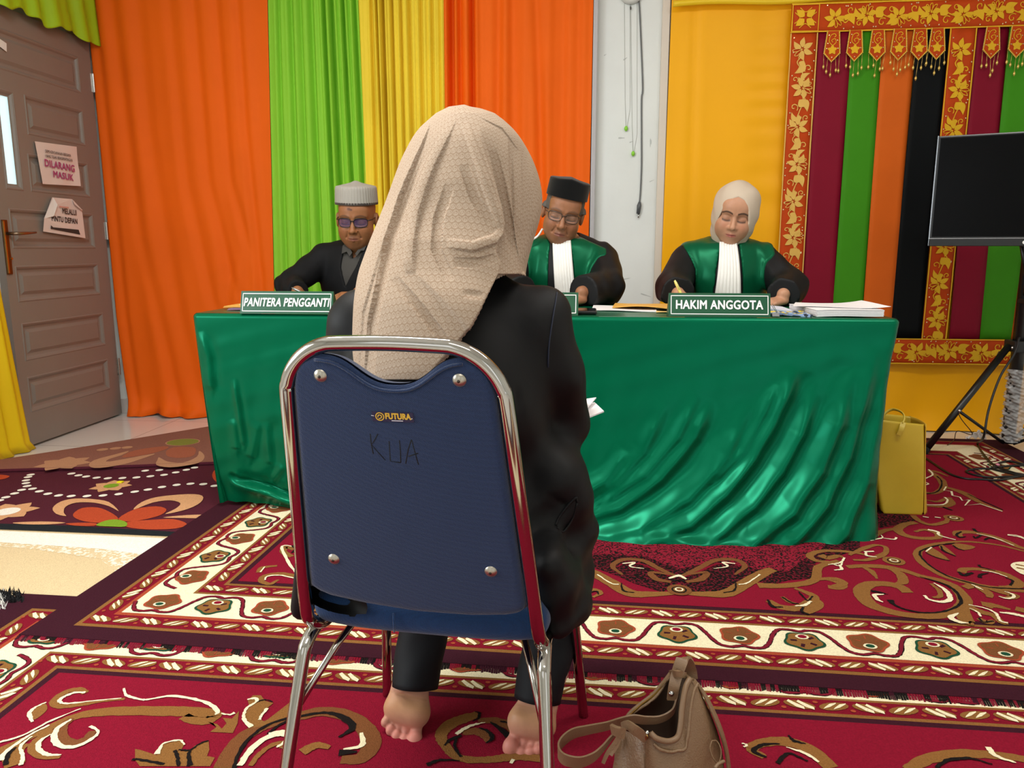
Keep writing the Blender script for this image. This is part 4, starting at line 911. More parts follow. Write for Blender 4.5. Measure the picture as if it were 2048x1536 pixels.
# ------------------------------------------------------------------ name boards
M_board = mat('board_green', '#0B4E30', rough=0.35); M_white = mat('white_paint', '#F4F4F0', rough=0.5)
def board(px, py, w, txt, tw, label, yaw=0.0, slant=0.0):
    b = atZ(px, py, TZ + .001); h = .080; lean = .022
    t = thing('name_board', label, 'name board', (b.x, b.y, TZ + .001), 'name boards on the table')
    X0, Y0, Z0 = b.x, b.y, TZ + .0015
    prof = [(0, 0), (lean, h), (lean + .006, h), (.075, 0)]
    v = [(X0 + s * w / 2, Y0 + p[0], Z0 + p[1]) for s in (-1, 1) for p in prof]
    Geo().add(v, [(0, 1, 2, 3), (7, 6, 5, 4), (0, 4, 5, 1), (1, 5, 6, 2), (2, 6, 7, 3), (3, 7, 4, 0)]).build('board', M_board, t, smooth=False)
    ang = math.atan2(h, lean); M = Matrix.Translation((X0, Y0 + lean / 2 - .0012, Z0 + h / 2 + .0003)) @ Matrix.Rotation(ang, 4, 'X')
    hw, hh = w / 2 - .007, math.hypot(h, lean) / 2 - .008; lw = .0028; g = Geo()
    for (x0, y0, x1, y1) in ((-hw, -hh, hw, -hh + lw), (-hw, hh - lw, hw, hh), (-hw, -hh, -hw + lw, hh), (hw - lw, -hh, hw, hh)):
        g.add([M @ Vector(p) for p in ((x0, y0, 0), (x1, y0, 0), (x1, y1, 0), (x0, y1, 0))], [(0, 1, 2, 3)])
    g.build('border_line', M_white, t, smooth=False)
    if txt: text_mesh('lettering', txt, .043, M @ Matrix.Shear('XZ', 4, (0, 0)) @ Matrix.Translation((0, -.001, .0004)) @ Matrix(((1, slant, 0, 0), (0, 1, 0, 0), (0, 0, 1, 0), (0, 0, 0, 1))), M_white, t, bold=.0014, width=tw)
    return t
board(572, 628, .345, 'PANITERA PENGGANTI', .318, 'green name board reading PANITERA PENGGANTI at left end of the table', slant=.12)
board(1058, 631, .345, '', 0, 'green white-edged name board mostly hidden behind the seated woman')
board(1438.5, 634, .345, 'HAKIM ANGGOTA', .296, 'green name board reading HAKIM ANGGOTA in front of the woman judge')

# ------------------------------------------------------------------ papers and small things on the table
M_sheet = mat('white_sheet', '#F2EFF0', rough=.6); M_env = mat('manila', '#E0A94A', rough=.6); M_env2 = mat('manila_light', '#E9C076', rough=.6)
M_blackp = mat('black_plastic', '#151516', rough=.3)
def sheets(name, label, cat, corners, z0, th, m, group=None, wav=.0015, lift=None, edge=False, n=10):
    """a pile of sheets: corners are front-left, front-right, back-right, back-left on the table"""
    c = [Vector((p[0], p[1], 0)) for p in corners]; g = Geo(); rs = random.Random(len(label))
    def f(z, jitter):
        return lambda u, v: (c[0] * (1 - u) + c[1] * u) * (1 - v) + (c[3] * (1 - u) + c[2] * u) * v + Vector((jitter, jitter * .5, z + wav * math.sin(u * 5 + v * 3) + (lift(u, v) if lift else 0)))
    layers = max(1, min(12, int(th / .0022)))
    for k in range(layers):
        z = z0 + th * (k + 1) / layers; j = rs.uniform(-.002, .002) if layers > 1 else 0
        b = f(z, j); b0 = f(z - th / layers * .75, j)
        g.grid(b, n, n)
        for (e0, e1) in (((0, 0), (1, 0)), ((1, 0), (1, 1)), ((1, 1), (0, 1)), ((0, 1), (0, 0))):
            for i in range(n):
                u0, v0 = e0[0] + (e1[0] - e0[0]) * i / n, e0[1] + (e1[1] - e0[1]) * i / n; u1, v1 = e0[0] + (e1[0] - e0[0]) * (i + 1) / n, e0[1] + (e1[1] - e0[1]) * (i + 1) / n
                g.add([b0(u0, v0), b0(u1, v1), b(u1, v1), b(u0, v0)], [(0, 1, 2, 3)])
    o = g.build(name, m, smooth=False); return tag(o, label, cat, group)
z = TZ + .0022
# left end: folders in front of the orange cloth
sheets('folder', 'purple-edged folder lowest of pile at left end of table', 'folder', [(-1.36, 2.82), (-1.18, 2.82), (-1.18, 3.05), (-1.36, 3.05)], z, .006, mat('mauve_folder', '#8A6A8E', rough=.6), 'folders at the left end of the table')
sheets('folder', 'orange manila folder in middle of pile at left end of table', 'folder', [(-1.39, 2.85), (-1.20, 2.83), (-1.20, 3.06), (-1.38, 3.08)], z + .0072, .006, M_env, 'folders at the left end of the table')
sheets('folder', 'pale pink folder on top of pile at left end of table', 'folder', [(-1.33, 2.86), (-1.17, 2.85), (-1.17, 3.08), (-1.33, 3.09)], z + .0145, .005, mat('pink_folder', '#E7BCA8', rough=.6), 'folders at the left end of the table', lift=lambda u, v: .012 * u * u)
# centre: phone, envelope, white sheets
c = atZ(1172, 629, TZ); t = thing('mobile_phone', 'black phone in thick case lying beside the hidden middle name board', 'phone', (c.x, c.y + .03, z))
Geo().box((c.x - .045, c.y - .02, z), (c.x + .038, c.y + .12, z + .012), bev=.004).build('case', M_blackp, t, smooth=False)
Geo().box((c.x - .040, c.y - .014, z + .0121), (c.x + .033, c.y + .114, z + .0128)).build('screen', mat('phone_glass', '#0A0B0D', rough=.08), t, smooth=False)
sheets('paper_sheets', 'white paper sheets half under the manila envelope at table centre', 'papers', [(.02, 2.93), (.26, 2.90), (.28, 3.16), (.03, 3.2)], z, .003, M_sheet)
sheets('envelope', 'large manila envelope between the capped judge and the woman judge', 'envelope', [(.10, 3.0), (.345, 2.93), (.36, 3.2), (.12, 3.24)], z + .0045, .004, M_env, lift=lambda u, v: .008 * math.sin(3.1 * u) * (1 - v))
sheets('envelope', 'small pale manila envelope in front of the woman judge writing hand', 'envelope', [(.255, 2.86), (.36, 2.86), (.355, 2.915), (.26, 2.92)], z, .003, M_env2)
# right end: paper stack with a curling top sheet, batik folder, clip
sheets('paper_stack', 'thick stack of white paper with curling top at right end of table', 'papers', [(.79, 2.735), (1.01, 2.735), (1.0, 3.03), (.77, 3.03)], z, .024, M_sheet, lift=lambda u, v: .004 * u)
sheets('paper_sheet', 'loose white sheet curling up on the thick stack at table right end', 'papers', [(.74, 2.86), (1.035, 2.745), (1.03, 3.02), (.80, 3.06)], z + .0262, .001, M_sheet, lift=lambda u, v: .016 * max(0, u - .6) ** 2 * 4 + .001)
sheets('paper_sheets', 'white sheets fanned out just right of the HAKIM ANGGOTA board', 'papers', [(.60, 2.95), (.765, 2.9), (.765, 3.12), (.62, 3.15)], z, .006, mat('bluish_sheet', '#DDE0EE', rough=.6), lift=lambda u, v: .014 * (1 - u))
def batik():
    m = mat('batik', '#93A5BF', rough=.6); nt = m.node_tree; N = nt.nodes; L = nt.links; b = N['Principled BSDF']
    nz = N.new('ShaderNodeTexNoise'); nz.inputs['Scale'].default_value = 26; L.new(N['Texture Coordinate'].outputs['Object'], nz.inputs['Vector'])
    cr = N.new('ShaderNodeValToRGB'); cr.color_ramp.interpolation = 'CONSTANT'; e = cr.color_ramp.elements; e[0].position = 0; e[0].color = (*lin('#22303F'), 1); e[1].position = .44; e[1].color = (*lin('#93A9CC'), 1)
    q = e.new(.52); q.color = (*lin('#E2C63A'), 1); q = e.new(.6); q.color = (*lin('#2A3038'), 1)
    L.new(nz.outputs['Fac'], cr.inputs['Fac']); L.new(cr.outputs['Color'], b.inputs['Base Color']); return m
sheets('patterned_cloth', 'blue and yellow patterned cloth folded beside the thick paper stack', 'cloth', [(.63, 2.80), (.775, 2.735), (.775, 2.86), (.66, 2.89)], z, .008, batik(), lift=lambda u, v: .005 * math.sin(9 * u) * math.sin(7 * v))
t_ = atZ(1552, 634, TZ); t = thing('binder_clip', 'black binder clip with silver arm right of HAKIM ANGGOTA board', 'binder clip', (t_.x, t_.y, z))
g = Geo(); g.add([(t_.x - .012, t_.y, z), (t_.x + .012, t_.y, z), (t_.x + .012, t_.y + .018, z), (t_.x - .012, t_.y + .018, z), (t_.x - .012, t_.y + .009, z + .012), (t_.x + .012, t_.y + .009, z + .012)], [(0, 1, 5, 4), (2, 3, 4, 5), (1, 2, 5), (3, 0, 4)])
o = g.build('clip_body', M_blackp, t, smooth=False)
g = Geo(); g.tube([(t_.x + .004, t_.y + .009, z + .011), (t_.x - .012, t_.y + .012, z + .034), (t_.x - .017, t_.y + .012, z + .04), (t_.x - .012, t_.y + .012, z + .043), (t_.x + .006, t_.y + .009, z + .013)], .001, 6); g.build('silver_arm', M_steel, t)
# ================================================================== the blue chair
CHO = Vector((-.2474, 1.0957, 0)); CHY = R(-4.9)
MC = Matrix.Translation(CHO) @ Matrix.Rotation(CHY, 4, 'Z')
def ch(x, y, z): return MC @ Vector((x, y, z))
M_chrome = mat('chrome', '#B5B0A8', rough=0.09, metal=1.0)
def blue_fabric(name, c1, c2):
    m = mat(name, c1, rough=0.9, sheen=0.3, spec=.2); nt = m.node_tree; N = nt.nodes; L = nt.links; b = N['Principled BSDF']; tc = N['Texture Coordinate']
    wv = N.new('ShaderNodeTexWave'); wv.inputs['Scale'].default_value = 260; wv.bands_direction = 'DIAGONAL'; wv.inputs['Distortion'].default_value = 0.6; wv.inputs['Detail Scale'].default_value = 60
    vo = N.new('ShaderNodeTexVoronoi'); vo.inputs['Scale'].default_value = 520; vo.inputs['Randomness'].default_value = .4
    L.new(tc.outputs['Object'], wv.inputs['Vector']); L.new(tc.outputs['Object'], vo.inputs['Vector'])
    md = N.new('ShaderNodeMath'); md.operation = 'MULTIPLY_ADD'; md.inputs[2].default_value = .12; L.new(wv.outputs['Fac'], md.inputs[0]); L.new(vo.outputs['Distance'], md.inputs[1])
    cr = N.new('ShaderNodeValToRGB'); cr.color_ramp.elements[0].color = (*lin(c2), 1); cr.color_ramp.elements[1].color = (*lin(c1), 1); cr.color_ramp.elements[1].position = .5
    L.new(md.outputs[0], cr.inputs['Fac']); L.new(cr.outputs['Color'], b.inputs['Base Color'])
    bp = N.new('ShaderNodeBump'); bp.inputs['Strength'].default_value = .6; bp.inputs['Distance'].default_value = .001; L.new(vo.outputs['Distance'], bp.inputs['Height']); L.new(bp.outputs['Normal'], b.inputs['Normal'])
    return m
M_blue = blue_fabric('blue_weave', '#2B3D62', '#141D33'); M_blue2 = blue_fabric('blue_twill', '#1C4273', '#0C1F3C')
chair = thing('stacking_chair', 'blue padded chair with chrome tube frame marked KUA in the foreground', 'chair', tuple(CHO))
ZB, ZT, REC, WB, WT, TR = .394, .876, .116, .1885, .1475, .0106
def back(x, t, off=0.0):
    """point in the back frame: t 0 bottom .. 1 top; off > 0 towards the camera"""
    z = ZB + (ZT - ZB) * t; y = -REC * t
    n = Vector((0, -(ZT - ZB), -REC)).normalized()
    p = Vector((x, y, z)) + n * off
    return ch(*p)
def hw(t): return WB + (WT - WB) * t
# back frame tube, hooked forward under the seat at both ends
P = []
for s in (-1, 1):
    seg = [ch(s * (WB - .012), .16, ZB - .002), ch(s * (WB - .008), .06, ZB - .004), ch(s * (WB - .004), .03, ZB + .0), ch(s * WB, .010, ZB + .016), back(s * hw(.09), .09), back(s * hw(.3), .3), back(s * hw(.6), .6), back(s * hw(.84), .84)]
    for k in range(1, 7):
        a = k / 6 * math.pi / 2; t = .84 + .16 * math.sin(a) * 1.0; rr = (ZT - ZB) * .16
        seg.append(back(s * (hw(t) - rr * (1 - math.cos(a))), t))
    P.append(seg)
path = P[0] + [back(0, 1.004)] + P[1][::-1]
Geo().tube(catmull(path, 5), TR, 18).build('back_frame', M_chrome, chair)
# backrest pad
def top_edge(u): return .972 - .082 * math.exp(-abs((u - .04) / .44) ** 2.6) - .02 * max(0, abs(u) - .8) / .2 - .05 * max(0, abs(u) - .9) ** 2 / .01
def bot_edge(u): return float(np.interp(u, [-1, -.9, -.8, -.5, 0, .5, .8, .92, 1], [.195, .172, .160, .147, .134, .134, .142, .152, .175]))
def pad(u, v, off):
    t = bot_edge(u) + (top_edge(u) - bot_edge(u)) * v
    corner = max(0, abs(t - .55) - .30) / .15
    x = u * (hw(t) - TR - .001)
    if t > .86: x *= 1 - .10 * ((t - .86) / .11) ** 2
    e = min(1, (1 - abs(u)) / .06, v / .035, (1 - v) / .035); e = max(0, e)
    return back(x, t, off * (math.sqrt(1 - (1 - e) ** 2) if e < 1 else 1) + (.006 * (1 - u * u) if off > 0 else -.012 * (1 - u * u) * (1 - (2 * v - 1) ** 2)))
g = Geo(); g.grid(lambda u, v: pad(2 * u - 1, v, .008), 60, 60); g.grid(lambda u, v: pad(1 - 2 * u, v, -.020), 60, 60)
o = g.build('backrest', M_blue, chair)
bm = bmesh.new(); bm.from_mesh(o.data); bmesh.ops.remove_doubles(bm, verts=bm.verts, dist=.0006); bm.to_mesh(o.data); bm.free()
# piping along the scooped top edge
g = Geo(); g.tube([pad(u / 20 * 1.0 - .0, .985, .010) for u in range(-16, 17)], .0022, 8); g.build('piping', M_blue, o)
def on_pad(px, py, off=.0088):
    n = (MC.to_3x3() @ Vector((0, -(ZT - ZB), -REC))).normalized(); p0 = back(0, .5, off + .004)
    d = _ray(px, py); q = Vector((0, 0, CAM_H)); t = (p0 - q).dot(n) / d.dot(n); w = q + d * t
    l = MC.inverted() @ w; tt = (l.z + 0.0 - ZB) / (ZT - ZB); u = l.x / (hw(tt) - TR)
    x = l.x; return back(x, tt + REC * (off) / (ZT - ZB) * .0, off + .006 * (1 - u * u)), n
# rivets
for (px, py) in ((640, 748), (918, 757), (667, 1116), (981, 1141)):
    p, n = on_pad(px, py, .0075); M = n.to_track_quat('Z', 'Y').to_matrix().to_4x4()
    g = Geo(); g.lathe([(.0001, .0045), (.0035, .0042), (.0065, .0028), (.0092, .0008), (.0096, 0), (.0096, -.002)], p, 20, M=M); r_ = g.build('rivet', mat('brushed_rivet', '#B9B2A4', rough=.35, metal=1), chair)
    g = Geo(); g.lathe([(.0001, .0049), (.0022, .0048), (.0024, .0040)], p, 10, M=M); g.build('screw_head', mat('screw_dark', '#4A4640', rough=.4, metal=.8), r_)
# maker's plate
pc, n = on_pad(786, 828.5, .0090); xr_ = (on_pad(827, 830, .009)[0] - on_pad(744, 827, .009)[0]); wl = xr_.length
ux = xr_.normalized(); uy = n.cross(ux).normalized()
if uy.z < 0: uy = -uy
def lab(x, y, h=0.0): return pc + ux * x + uy * y + n * h
hl = wl * .125
lb_ = Geo(); lb_.add([lab(-wl / 2, -hl), lab(wl / 2, -hl), lab(wl / 2, hl), lab(-wl / 2, hl)], [(0, 1, 2, 3)])
plate = lb_.build('maker_plate', mat('plate_navy', '#1C1440', rough=.25), chair, smooth=False); plate['label'] = 'small navy plate with yellow FUTURA lettering'
ML = Matrix((( ux.x, uy.x, n.x, pc.x), (ux.y, uy.y, n.y, pc.y), (ux.z, uy.z, n.z, pc.z), (0, 0, 0, 1)))
M_gold = mat('plate_gold', '#E2B53A', rough=.4)
text_mesh('lettering', 'FUTURA', .012, ML @ Matrix.Translation((wl * .13, .0008, .0004)), M_gold, plate, bold=.0007, width=wl * .62)
a = Art(lambda u, v, h: lab(u, v, .0004 + h), .0002)
c_ = (-wl * .31, 0.0002); a.ring(c_, .0056, .0056, .0014, 'g', 1); a.stroke([(c_[0] - .003, -.001), (c_[0] - .0015, .0025), (c_[0] + .002, .002), (c_[0] + .0025, -.0005), (c_[0], -.0025), (c_[0] - .002, -.003)], .0013, 'g', 2); a.stroke([(c_[0] - .008, .001), (c_[0] - .012, .0015)], .001, 'w', 1); a.stroke([(wl * .44, -.002), (wl * .47, -.001)], .0012, 'w', 1)
a.stroke([(-.002, -.0052), (.014, -.0052)], .0012, 'w', 1)
a.build('emblem', {'g': M_gold, 'w': mat('plate_white', '#D8D4E0')}, plate)
# hand-drawn KUA
K4 = lambda P: [(540 + p[0] / 2.327, 640 + p[1] / 2.327) for p in P]
g = Geo()
for st in ([(468, 517), (472, 560), (482, 612)], [(502, 518), (488, 545), (473, 568), (500, 600), (537, 641)], [(556, 552), (562, 645), (610, 651)], [(604, 548), (609, 600), (610, 651)], [(633, 656), (645, 590), (660, 545)], [(660, 545), (675, 600), (692, 662)], [(645, 622), (690, 608)]):
    g.tube([on_pad(*p, .0078)[0] for p in K4(st)], .0011, 6, flat=.4)
g.build('handwriting', mat('pen_black', '#14161C', rough=.9), chair)
# seat
xs = np.arange(-.235, .236, .006)
def seatf(Pq):
    q = np.stack([Pq[:, 0], Pq[:, 1], Pq[:, 2]], -1)
    wx = .205 - .0 * q[:, 1]; d1 = s_box(np.stack([q[:, 0] * (1 + .12 * np.clip(.12 - q[:, 1], 0, 1)), q[:, 1], q[:, 2]], -1), (0, .215, .425), (.197, .215, .027), .024)
    rc = np.sqrt(q[:, 0] ** 2 + (q[:, 1] - .62) ** 2) - .625
    return smax(d1, rc, .02)
V, F = surface(seatf, xs, np.arange(-.03, .45, .006), np.arange(.38, .47, .004))
mk('seat', [ch(*p) for p in V], F.tolist(), M_blue2, chair)
g = Geo(); g.tube([ch(-.045, .002, .406), ch(-.043, -.004, .42), ch(-.045, .0, .438)], .0016, 6); g.build('seam', M_blue2, chair)
# leg tubes: one inverted U per side, and a brace rod to the seat
for s in (-1, 1):
    rear = [ch(s * .222, -.115, .0005), ch(s * .208, -.055, .20), ch(s * .196, -.012, .345)]
    mid = [ch(s * .193, .002, .374), ch(s * .190, .03, .388), ch(s * .188, .07, .39)]
    rail = [ch(s * .188, .3, .388)]
    fr = [ch(s * .190, .345, .386), ch(s * .193, .375, .365), ch(s * .205, .40, .2), ch(s * .221, .435, .0005)]
    o1 = Geo(); o1.tube(catmull(rear + mid + rail, 6), .0108, 16); o1.build('leg', M_chrome, chair)
    o1 = Geo(); o1.tube(catmull([ch(s * .188, .29, .3885)] + fr, 6), .0105, 16); o1.build('leg', M_chrome, chair)
    o1 = Geo(); o1.tube([ch(s * .201, -.032, .275), ch(s * .165, .05, .345), ch(s * .13, .12, .396)], .006, 10); o1.build('brace', M_chrome, chair)
# ================================================================== seated woman in the foreground, seen from behind
SIT = thing('person', 'seated barefoot person in black blazer and long patterned cream headscarf, seen from behind', 'person', (-.235, 1.33, 0))
def skin_mat(name, tone, rough=.5): return mat(name, tone, rough=rough, vcol=True, sss=.08, spec=.35, bump=.12, bscale=260, noise=.05, nscale=60)
M_skin = skin_mat('skin_sitter', '#C99A80')
def blob(c, r): return lambda P: s_ell(P, c, r)

# --- feet: rising on the toes, soles facing backwards. local frame: u across (towards the big toe), d from heel to toes, n out of the sole
class Foot:
    def __init__(s, heel, toe, across, mirror):
        s.o = np.array(heel, float); d = np.array(toe, float) - s.o; s.L = np.linalg.norm(d); s.d = d / s.L
        a = np.array(across, float); a -= s.d * (a @ s.d); s.u = a / np.linalg.norm(a); s.n = np.cross(s.d, s.u) if not mirror else np.cross(s.u, s.d)
    def P(s, u, d, n): return s.o + s.u * u + s.d * d + s.n * n
    def loc(s, P): q = P - s.o; return np.stack([q @ s.u, q @ s.d, q @ s.n], -1)
TOES = [(.030, .208, .0125, .016), (.0075, .212, .0095, .0105), (-.0095, .206, .009, .0098), (-.0245, .197, .0086, .0092), (-.038, .184, .008, .0088)]   # u, length, base radius, pad radius
def foot_sdf(F):
    def fn(P):
        q = F.loc(P)
        d = s_ell(q, (-.002, .028, -.022), (.030, .036, .030))
        d = smin(d, s_cap(q, (-.012, .04, -.02), (-.018, .13, -.018), .026, .024), .03)
        d = smin(d, s_cap(q, (.008, .05, -.026), (.022, .14, -.019), .022, .024), .03)
        d = smin(d, s_ell(q, (.022, .148, -.016), (.026, .027, .022)), .02)
        d = smin(d, s_ell(q, (-.012, .146, -.016), (.034, .024, .020)), .02)
        arch = s_ell(q, (.024, .085, .012), (.026, .038, .016)); d = smax(d, -arch, .018)
        for i, (u, L, rb, rp) in enumerate(TOES):
            b = (u * .86, .160 - .006 * i * .5, -.016); m = (u * .96, L - .022 - .006 * (i == 0), -.020); e = (u, L - .010, -.012)
            t = smin(s_cap(q, b, m, rb, rb * .92), s_ell(q, (e[0], e[1] - .002, e[2]), (rp, rp * 1.2, rp * .95)), .006)
            d = smin(d, t, .004)
        # creases: across the sole behind the ball, at the toe roots, and slanting wrinkles in the arch
        for a, b, r in (((-.04, .112, .004), (.04, .118, .004), .0016), ((-.035, .098, .004), (.015, .104, .004), .0014), ((-.03, .082, .004), (.02, .09, .004), .0013), ((-.028, .066, .004), (.02, .074, .004), .0012)):
            c = s_cap(q, a, b, r); d = smax(d, -c, .007)
        # ankle and shin
        return d
    return fn
FL = Foot((-.345, 1.492, .184), (-.366, 1.384, .006), (1, .0, 0), False)
FR = Foot((-.060, 1.465, .184), (-.112, 1.356, .006), (-1, 0.05, -.0), True)
ANK = [((-.345, 1.520, .20), (-.335, 1.58, .32), (-.31, 1.66, .47), (-.30, 1.40, .50)), ((-.048, 1.495, .20), (-.055, 1.57, .32), (-.075, 1.64, .47), (-.12, 1.38, .50))]
fL, fR = foot_sdf(FL), foot_sdf(FR)
def body_sdf(P):
    d = np.minimum(near(P, FL.P(0, .1, -.02), .15, fL), near(P, FR.P(0, .1, -.02), .15, fR))
    for (a, k, kn, hip), F in zip(ANK, (FL, FR)):
        leg = s_chain(P, [F.P(0, .03, -.028), a, k, kn, hip], [.026, .030, .042, .052, .068], .01)
        d = smin(d, leg, .03)
        lat = s_ell(P, F.P(-.028, .028, -.05), (.012, .012, .014)); d = smin(d, lat, .012)
    d = smin(d, s_ell(P, (-.225, 1.36, .52), (.165, .12, .10)), .05)
    d = smin(d, s_cap(P, (-.225, 1.36, .52), (-.225, 1.32, .80), .115, .12), .06)
    d = smin(d, s_cap(P, (-.36, 1.33, .865), (-.09, 1.33, .865), .045), .06)
    for pts in (((-.37, 1.33, .855), (-.40, 1.40, .66), (-.29, 1.62, .655), (-.22, 1.69, .665)), ((-.085, 1.33, .855), (-.05, 1.40, .66), (-.03, 1.60, .69), (-.03, 1.70, .705))):
        d = smin(d, s_chain(P, pts, [.045, .038, .028, .03], .01), .03)
    d = smin(d, s_cap(P, (-.215, 1.33, .86), (-.205, 1.35, 1.03), .052), .04)
    d = smin(d, s_ell(P, (-.20, 1.345, 1.115), (.074, .092, .105)), .02)
    return d
def sole_color(V):
    col = np.tile(np.array(lin('#C58F78')), (len(V), 1))
    for F in (FL, FR):
        q = F.loc(V); near = (np.abs(q[:, 0]) < .09) & (q[:, 1] > -.05) & (q[:, 1] < .26) & (np.abs(q[:, 2]) < .09)
        sole = np.clip((q[:, 2] + .028) / .02, 0, 1) * near
        base = np.array(lin('#C48C79')); ball = np.array(lin('#BE8E60')); toe = np.array(lin('#CC8272')); pale = np.array(lin('#C69285'))
        w_toe = np.clip((q[:, 1] - .168) / .012, 0, 1); w_ball = np.exp(-((q[:, 1] - .135) / .028) ** 2) * .75
        c = base * (1 - w_ball[:, None]) + ball * w_ball[:, None]; w_h = np.clip((.10 - q[:, 1]) / .06, 0, 1)
        c = c * (1 - w_h[:, None]) + pale * w_h[:, None]; c = c * (1 - w_toe[:, None]) + toe * w_toe[:, None]
        for (c0, c1) in (((-.04, .112, .0), (.04, .118, .0)), ((-.035, .098, .0), (.015, .104, .0)), ((-.03, .082, .0), (.02, .09, .0))):
            dd = s_cap(np.stack([q[:, 0], q[:, 1], q[:, 2] * 0], -1), c0, c1, 0); wl_ = np.exp(-(dd / .0018) ** 2) * .45
            c = c * (1 - wl_[:, None]) + np.array(lin('#A9764A')) * wl_[:, None]
        col = col * (1 - sole[:, None]) + c * sole[:, None]
    return col
sdf_obj('body', body_sdf, axis(-.52, .06, .008, [(-.425, -.295, .0026), (-.165, -.01, .0026)]), axis(1.18, 1.80, .012, [(1.335, 1.55, .003)]), axis(0.008, 1.25, .012, [(0, .19, .003)]), M_skin, SIT, sole_color)

# --- trousers
M_black = mat('black_suiting', '#080708', rough=.58, spec=.26, sheen=.0, noise=.1, nscale=40, weave=.1, wscale=1600)
M_trs = mat('black_trousers', '#0A0C11', rough=.7, spec=.3, weave=.1, wscale=1600)
def trouser(F, leg, name, dx):
    a, k, kn, hip = [np.array(p) for p in leg]
    c0 = F.P(0, .098, -.020) + np.array((dx, 0, 0)); c1 = F.P(0, .02, -.034) + np.array((dx, 0.005, .03))
    path = [c0, c1, a * .4 + k * .6, k, kn, hip]; rad = [.049, .053, .056, .060, .075, .098]
    g = Geo(); pts = catmull([tuple(p) for p in path], 10); n = 36; v = []
    for i, p in enumerate(pts):
        q = i / (len(pts) - 1); r = float(np.interp(q, np.linspace(0, 1, 6), rad)); T = (pts[min(i + 1, len(pts) - 1)] - pts[max(i - 1, 0)]).normalized()
        if i < 2: T = (T + Vector((0, 0, .5))).normalized()
        ux_ = Vector((1, 0, 0)); uy_ = T.cross(ux_).normalized(); ux_ = uy_.cross(T).normalized()
        for j in range(n):
            an = 2 * math.pi * j / n; w = 1 + .05 * math.sin(2 * an + q * 9) + .045 * math.sin(3 * an - q * 22) * (1 - q) + .06 * max(0, math.cos(an - 1.57)) ** 8
            v.append(p + ux_ * (math.cos(an) * r * .93 * w) + uy_ * (math.sin(an) * r * w))
    f = [(i * n + j, i * n + (j + 1) % n, (i + 1) * n + (j + 1) % n, (i + 1) * n + j) for i in range(len(pts) - 1) for j in range(n)]
    g.add(v, f); o = g.build(name, M_trs, SIT); solidify(o, .003, 0)
    return o
trouser(FL, ANK[0], 'trouser_leg', .008); trouser(FR, ANK[1], 'trouser_leg', -.004)

# --- blazer
def coat_sdf(P):
    d = s_cap(P, (-.225, 1.325, .56), (-.225, 1.30, .80), .150, .150)
    q = P - np.array((-.225, 1.32, .78)); d = s_ell(P, (-.232, 1.305, .775), (.185, .135, .175))
    d = smin(d, s_cap(P, (-.235, 1.315, .74), (-.215, 1.35, .56), .150, .165), .06)
    d = smin(d, s_cap(P, (-.385, 1.315, .880), (-.085, 1.305, .894), .050, .048), .045)
    d = smin(d, s_cap(P, (-.235, 1.315, .90), (-.225, 1.32, .95), .075, .060), .07)
    # right sleeve, puffed at the crown, with a sharp shoulder seam
    arm = s_chain(P, [(-.078, 1.305, .878), (-.062, 1.33, .79), (-.055, 1.375, .68), (-.050, 1.52, .685), (-.05, 1.66, .70)], [.058, .060, .056, .052, .046], .02)
    d = smin(d, arm, .018)
    arm2 = s_chain(P, [(-.392, 1.305, .868), (-.415, 1.335, .77), (-.418, 1.38, .67), (-.33, 1.56, .665), (-.24, 1.66, .67)], [.056, .054, .052, .048, .042], .02)
    d = smin(d, arm2, .018)
    # skirts of the coat over the seat and hanging at the sides
    d = smin(d, s_box(P, (-.215, 1.36, .53), (.190, .135, .075), .06), .05)
    d = smin(d, s_cap(P, (-.055, 1.30, .60), (-.030, 1.34, .42), .070, .045), .05)
    d = smin(d, s_ell(P, (-.025, 1.345, .42), (.042, .135, .12)), .04)
    d = smin(d, s_cap(P, (-.045, 1.19, .50), (-.036, 1.22, .40), .032, .036), .05)
    d = smin(d, s_cap(P, (-.050, 1.145, .50), (-.036, 1.155, .405), .026, .026), .04)
    d = smin(d, s_cap(P, (-.425, 1.125, .466), (-.345, 1.086, .445), .026, .020), .03)
    d = smin(d, s_cap(P, (-.450, 1.17, .50), (-.474, 1.185, .395), .022, .018), .04)
    d = smin(d, s_cap(P, (-.43, 1.29, .56), (-.472, 1.235, .41), .05, .022), .05)
    # folds
    s = .0055 * np.sin(34 * P[:, 2] + 40 * P[:, 0] + 18 * P[:, 1]) * np.clip((P[:, 0] + .16) / .08, 0, 1)
    s += .0034 * np.sin(75 * P[:, 2] - 55 * P[:, 0]) * np.clip((P[:, 0] + .12) / .06, 0, 1) * np.clip((.66 - P[:, 2]) / .1, 0, 1)
    d = d + s
    # centre-back and shoulder seams, sleeve seam, pocket
    seam = s_chain(P, [(-.100, 1.20, .935), (-.058, 1.25, .905), (-.058, 1.235, .84), (-.075, 1.215, .76)], [.004] * 4); d = smax(d, -seam, .006)
    seam2 = s_chain(P, [(-.11, 1.20, .78), (-.085, 1.20, .66), (-.06, 1.22, .60), (-.03, 1.24, .575)], [.003] * 4); d = smax(d, -seam2, .006)
    keep = np.maximum(P[:, 2] - .955, -(P[:, 2] - .36)); hem = .345 - P[:, 2]
    d = smax(d, hem, .012)
    return d
coat = sdf_obj('blazer', coat_sdf, np.arange(-.56, .09, .0062), axis(1.10, 1.78, .012, [(1.1, 1.42, .007)]), np.arange(.33, 1.04, .0062), M_black, SIT)
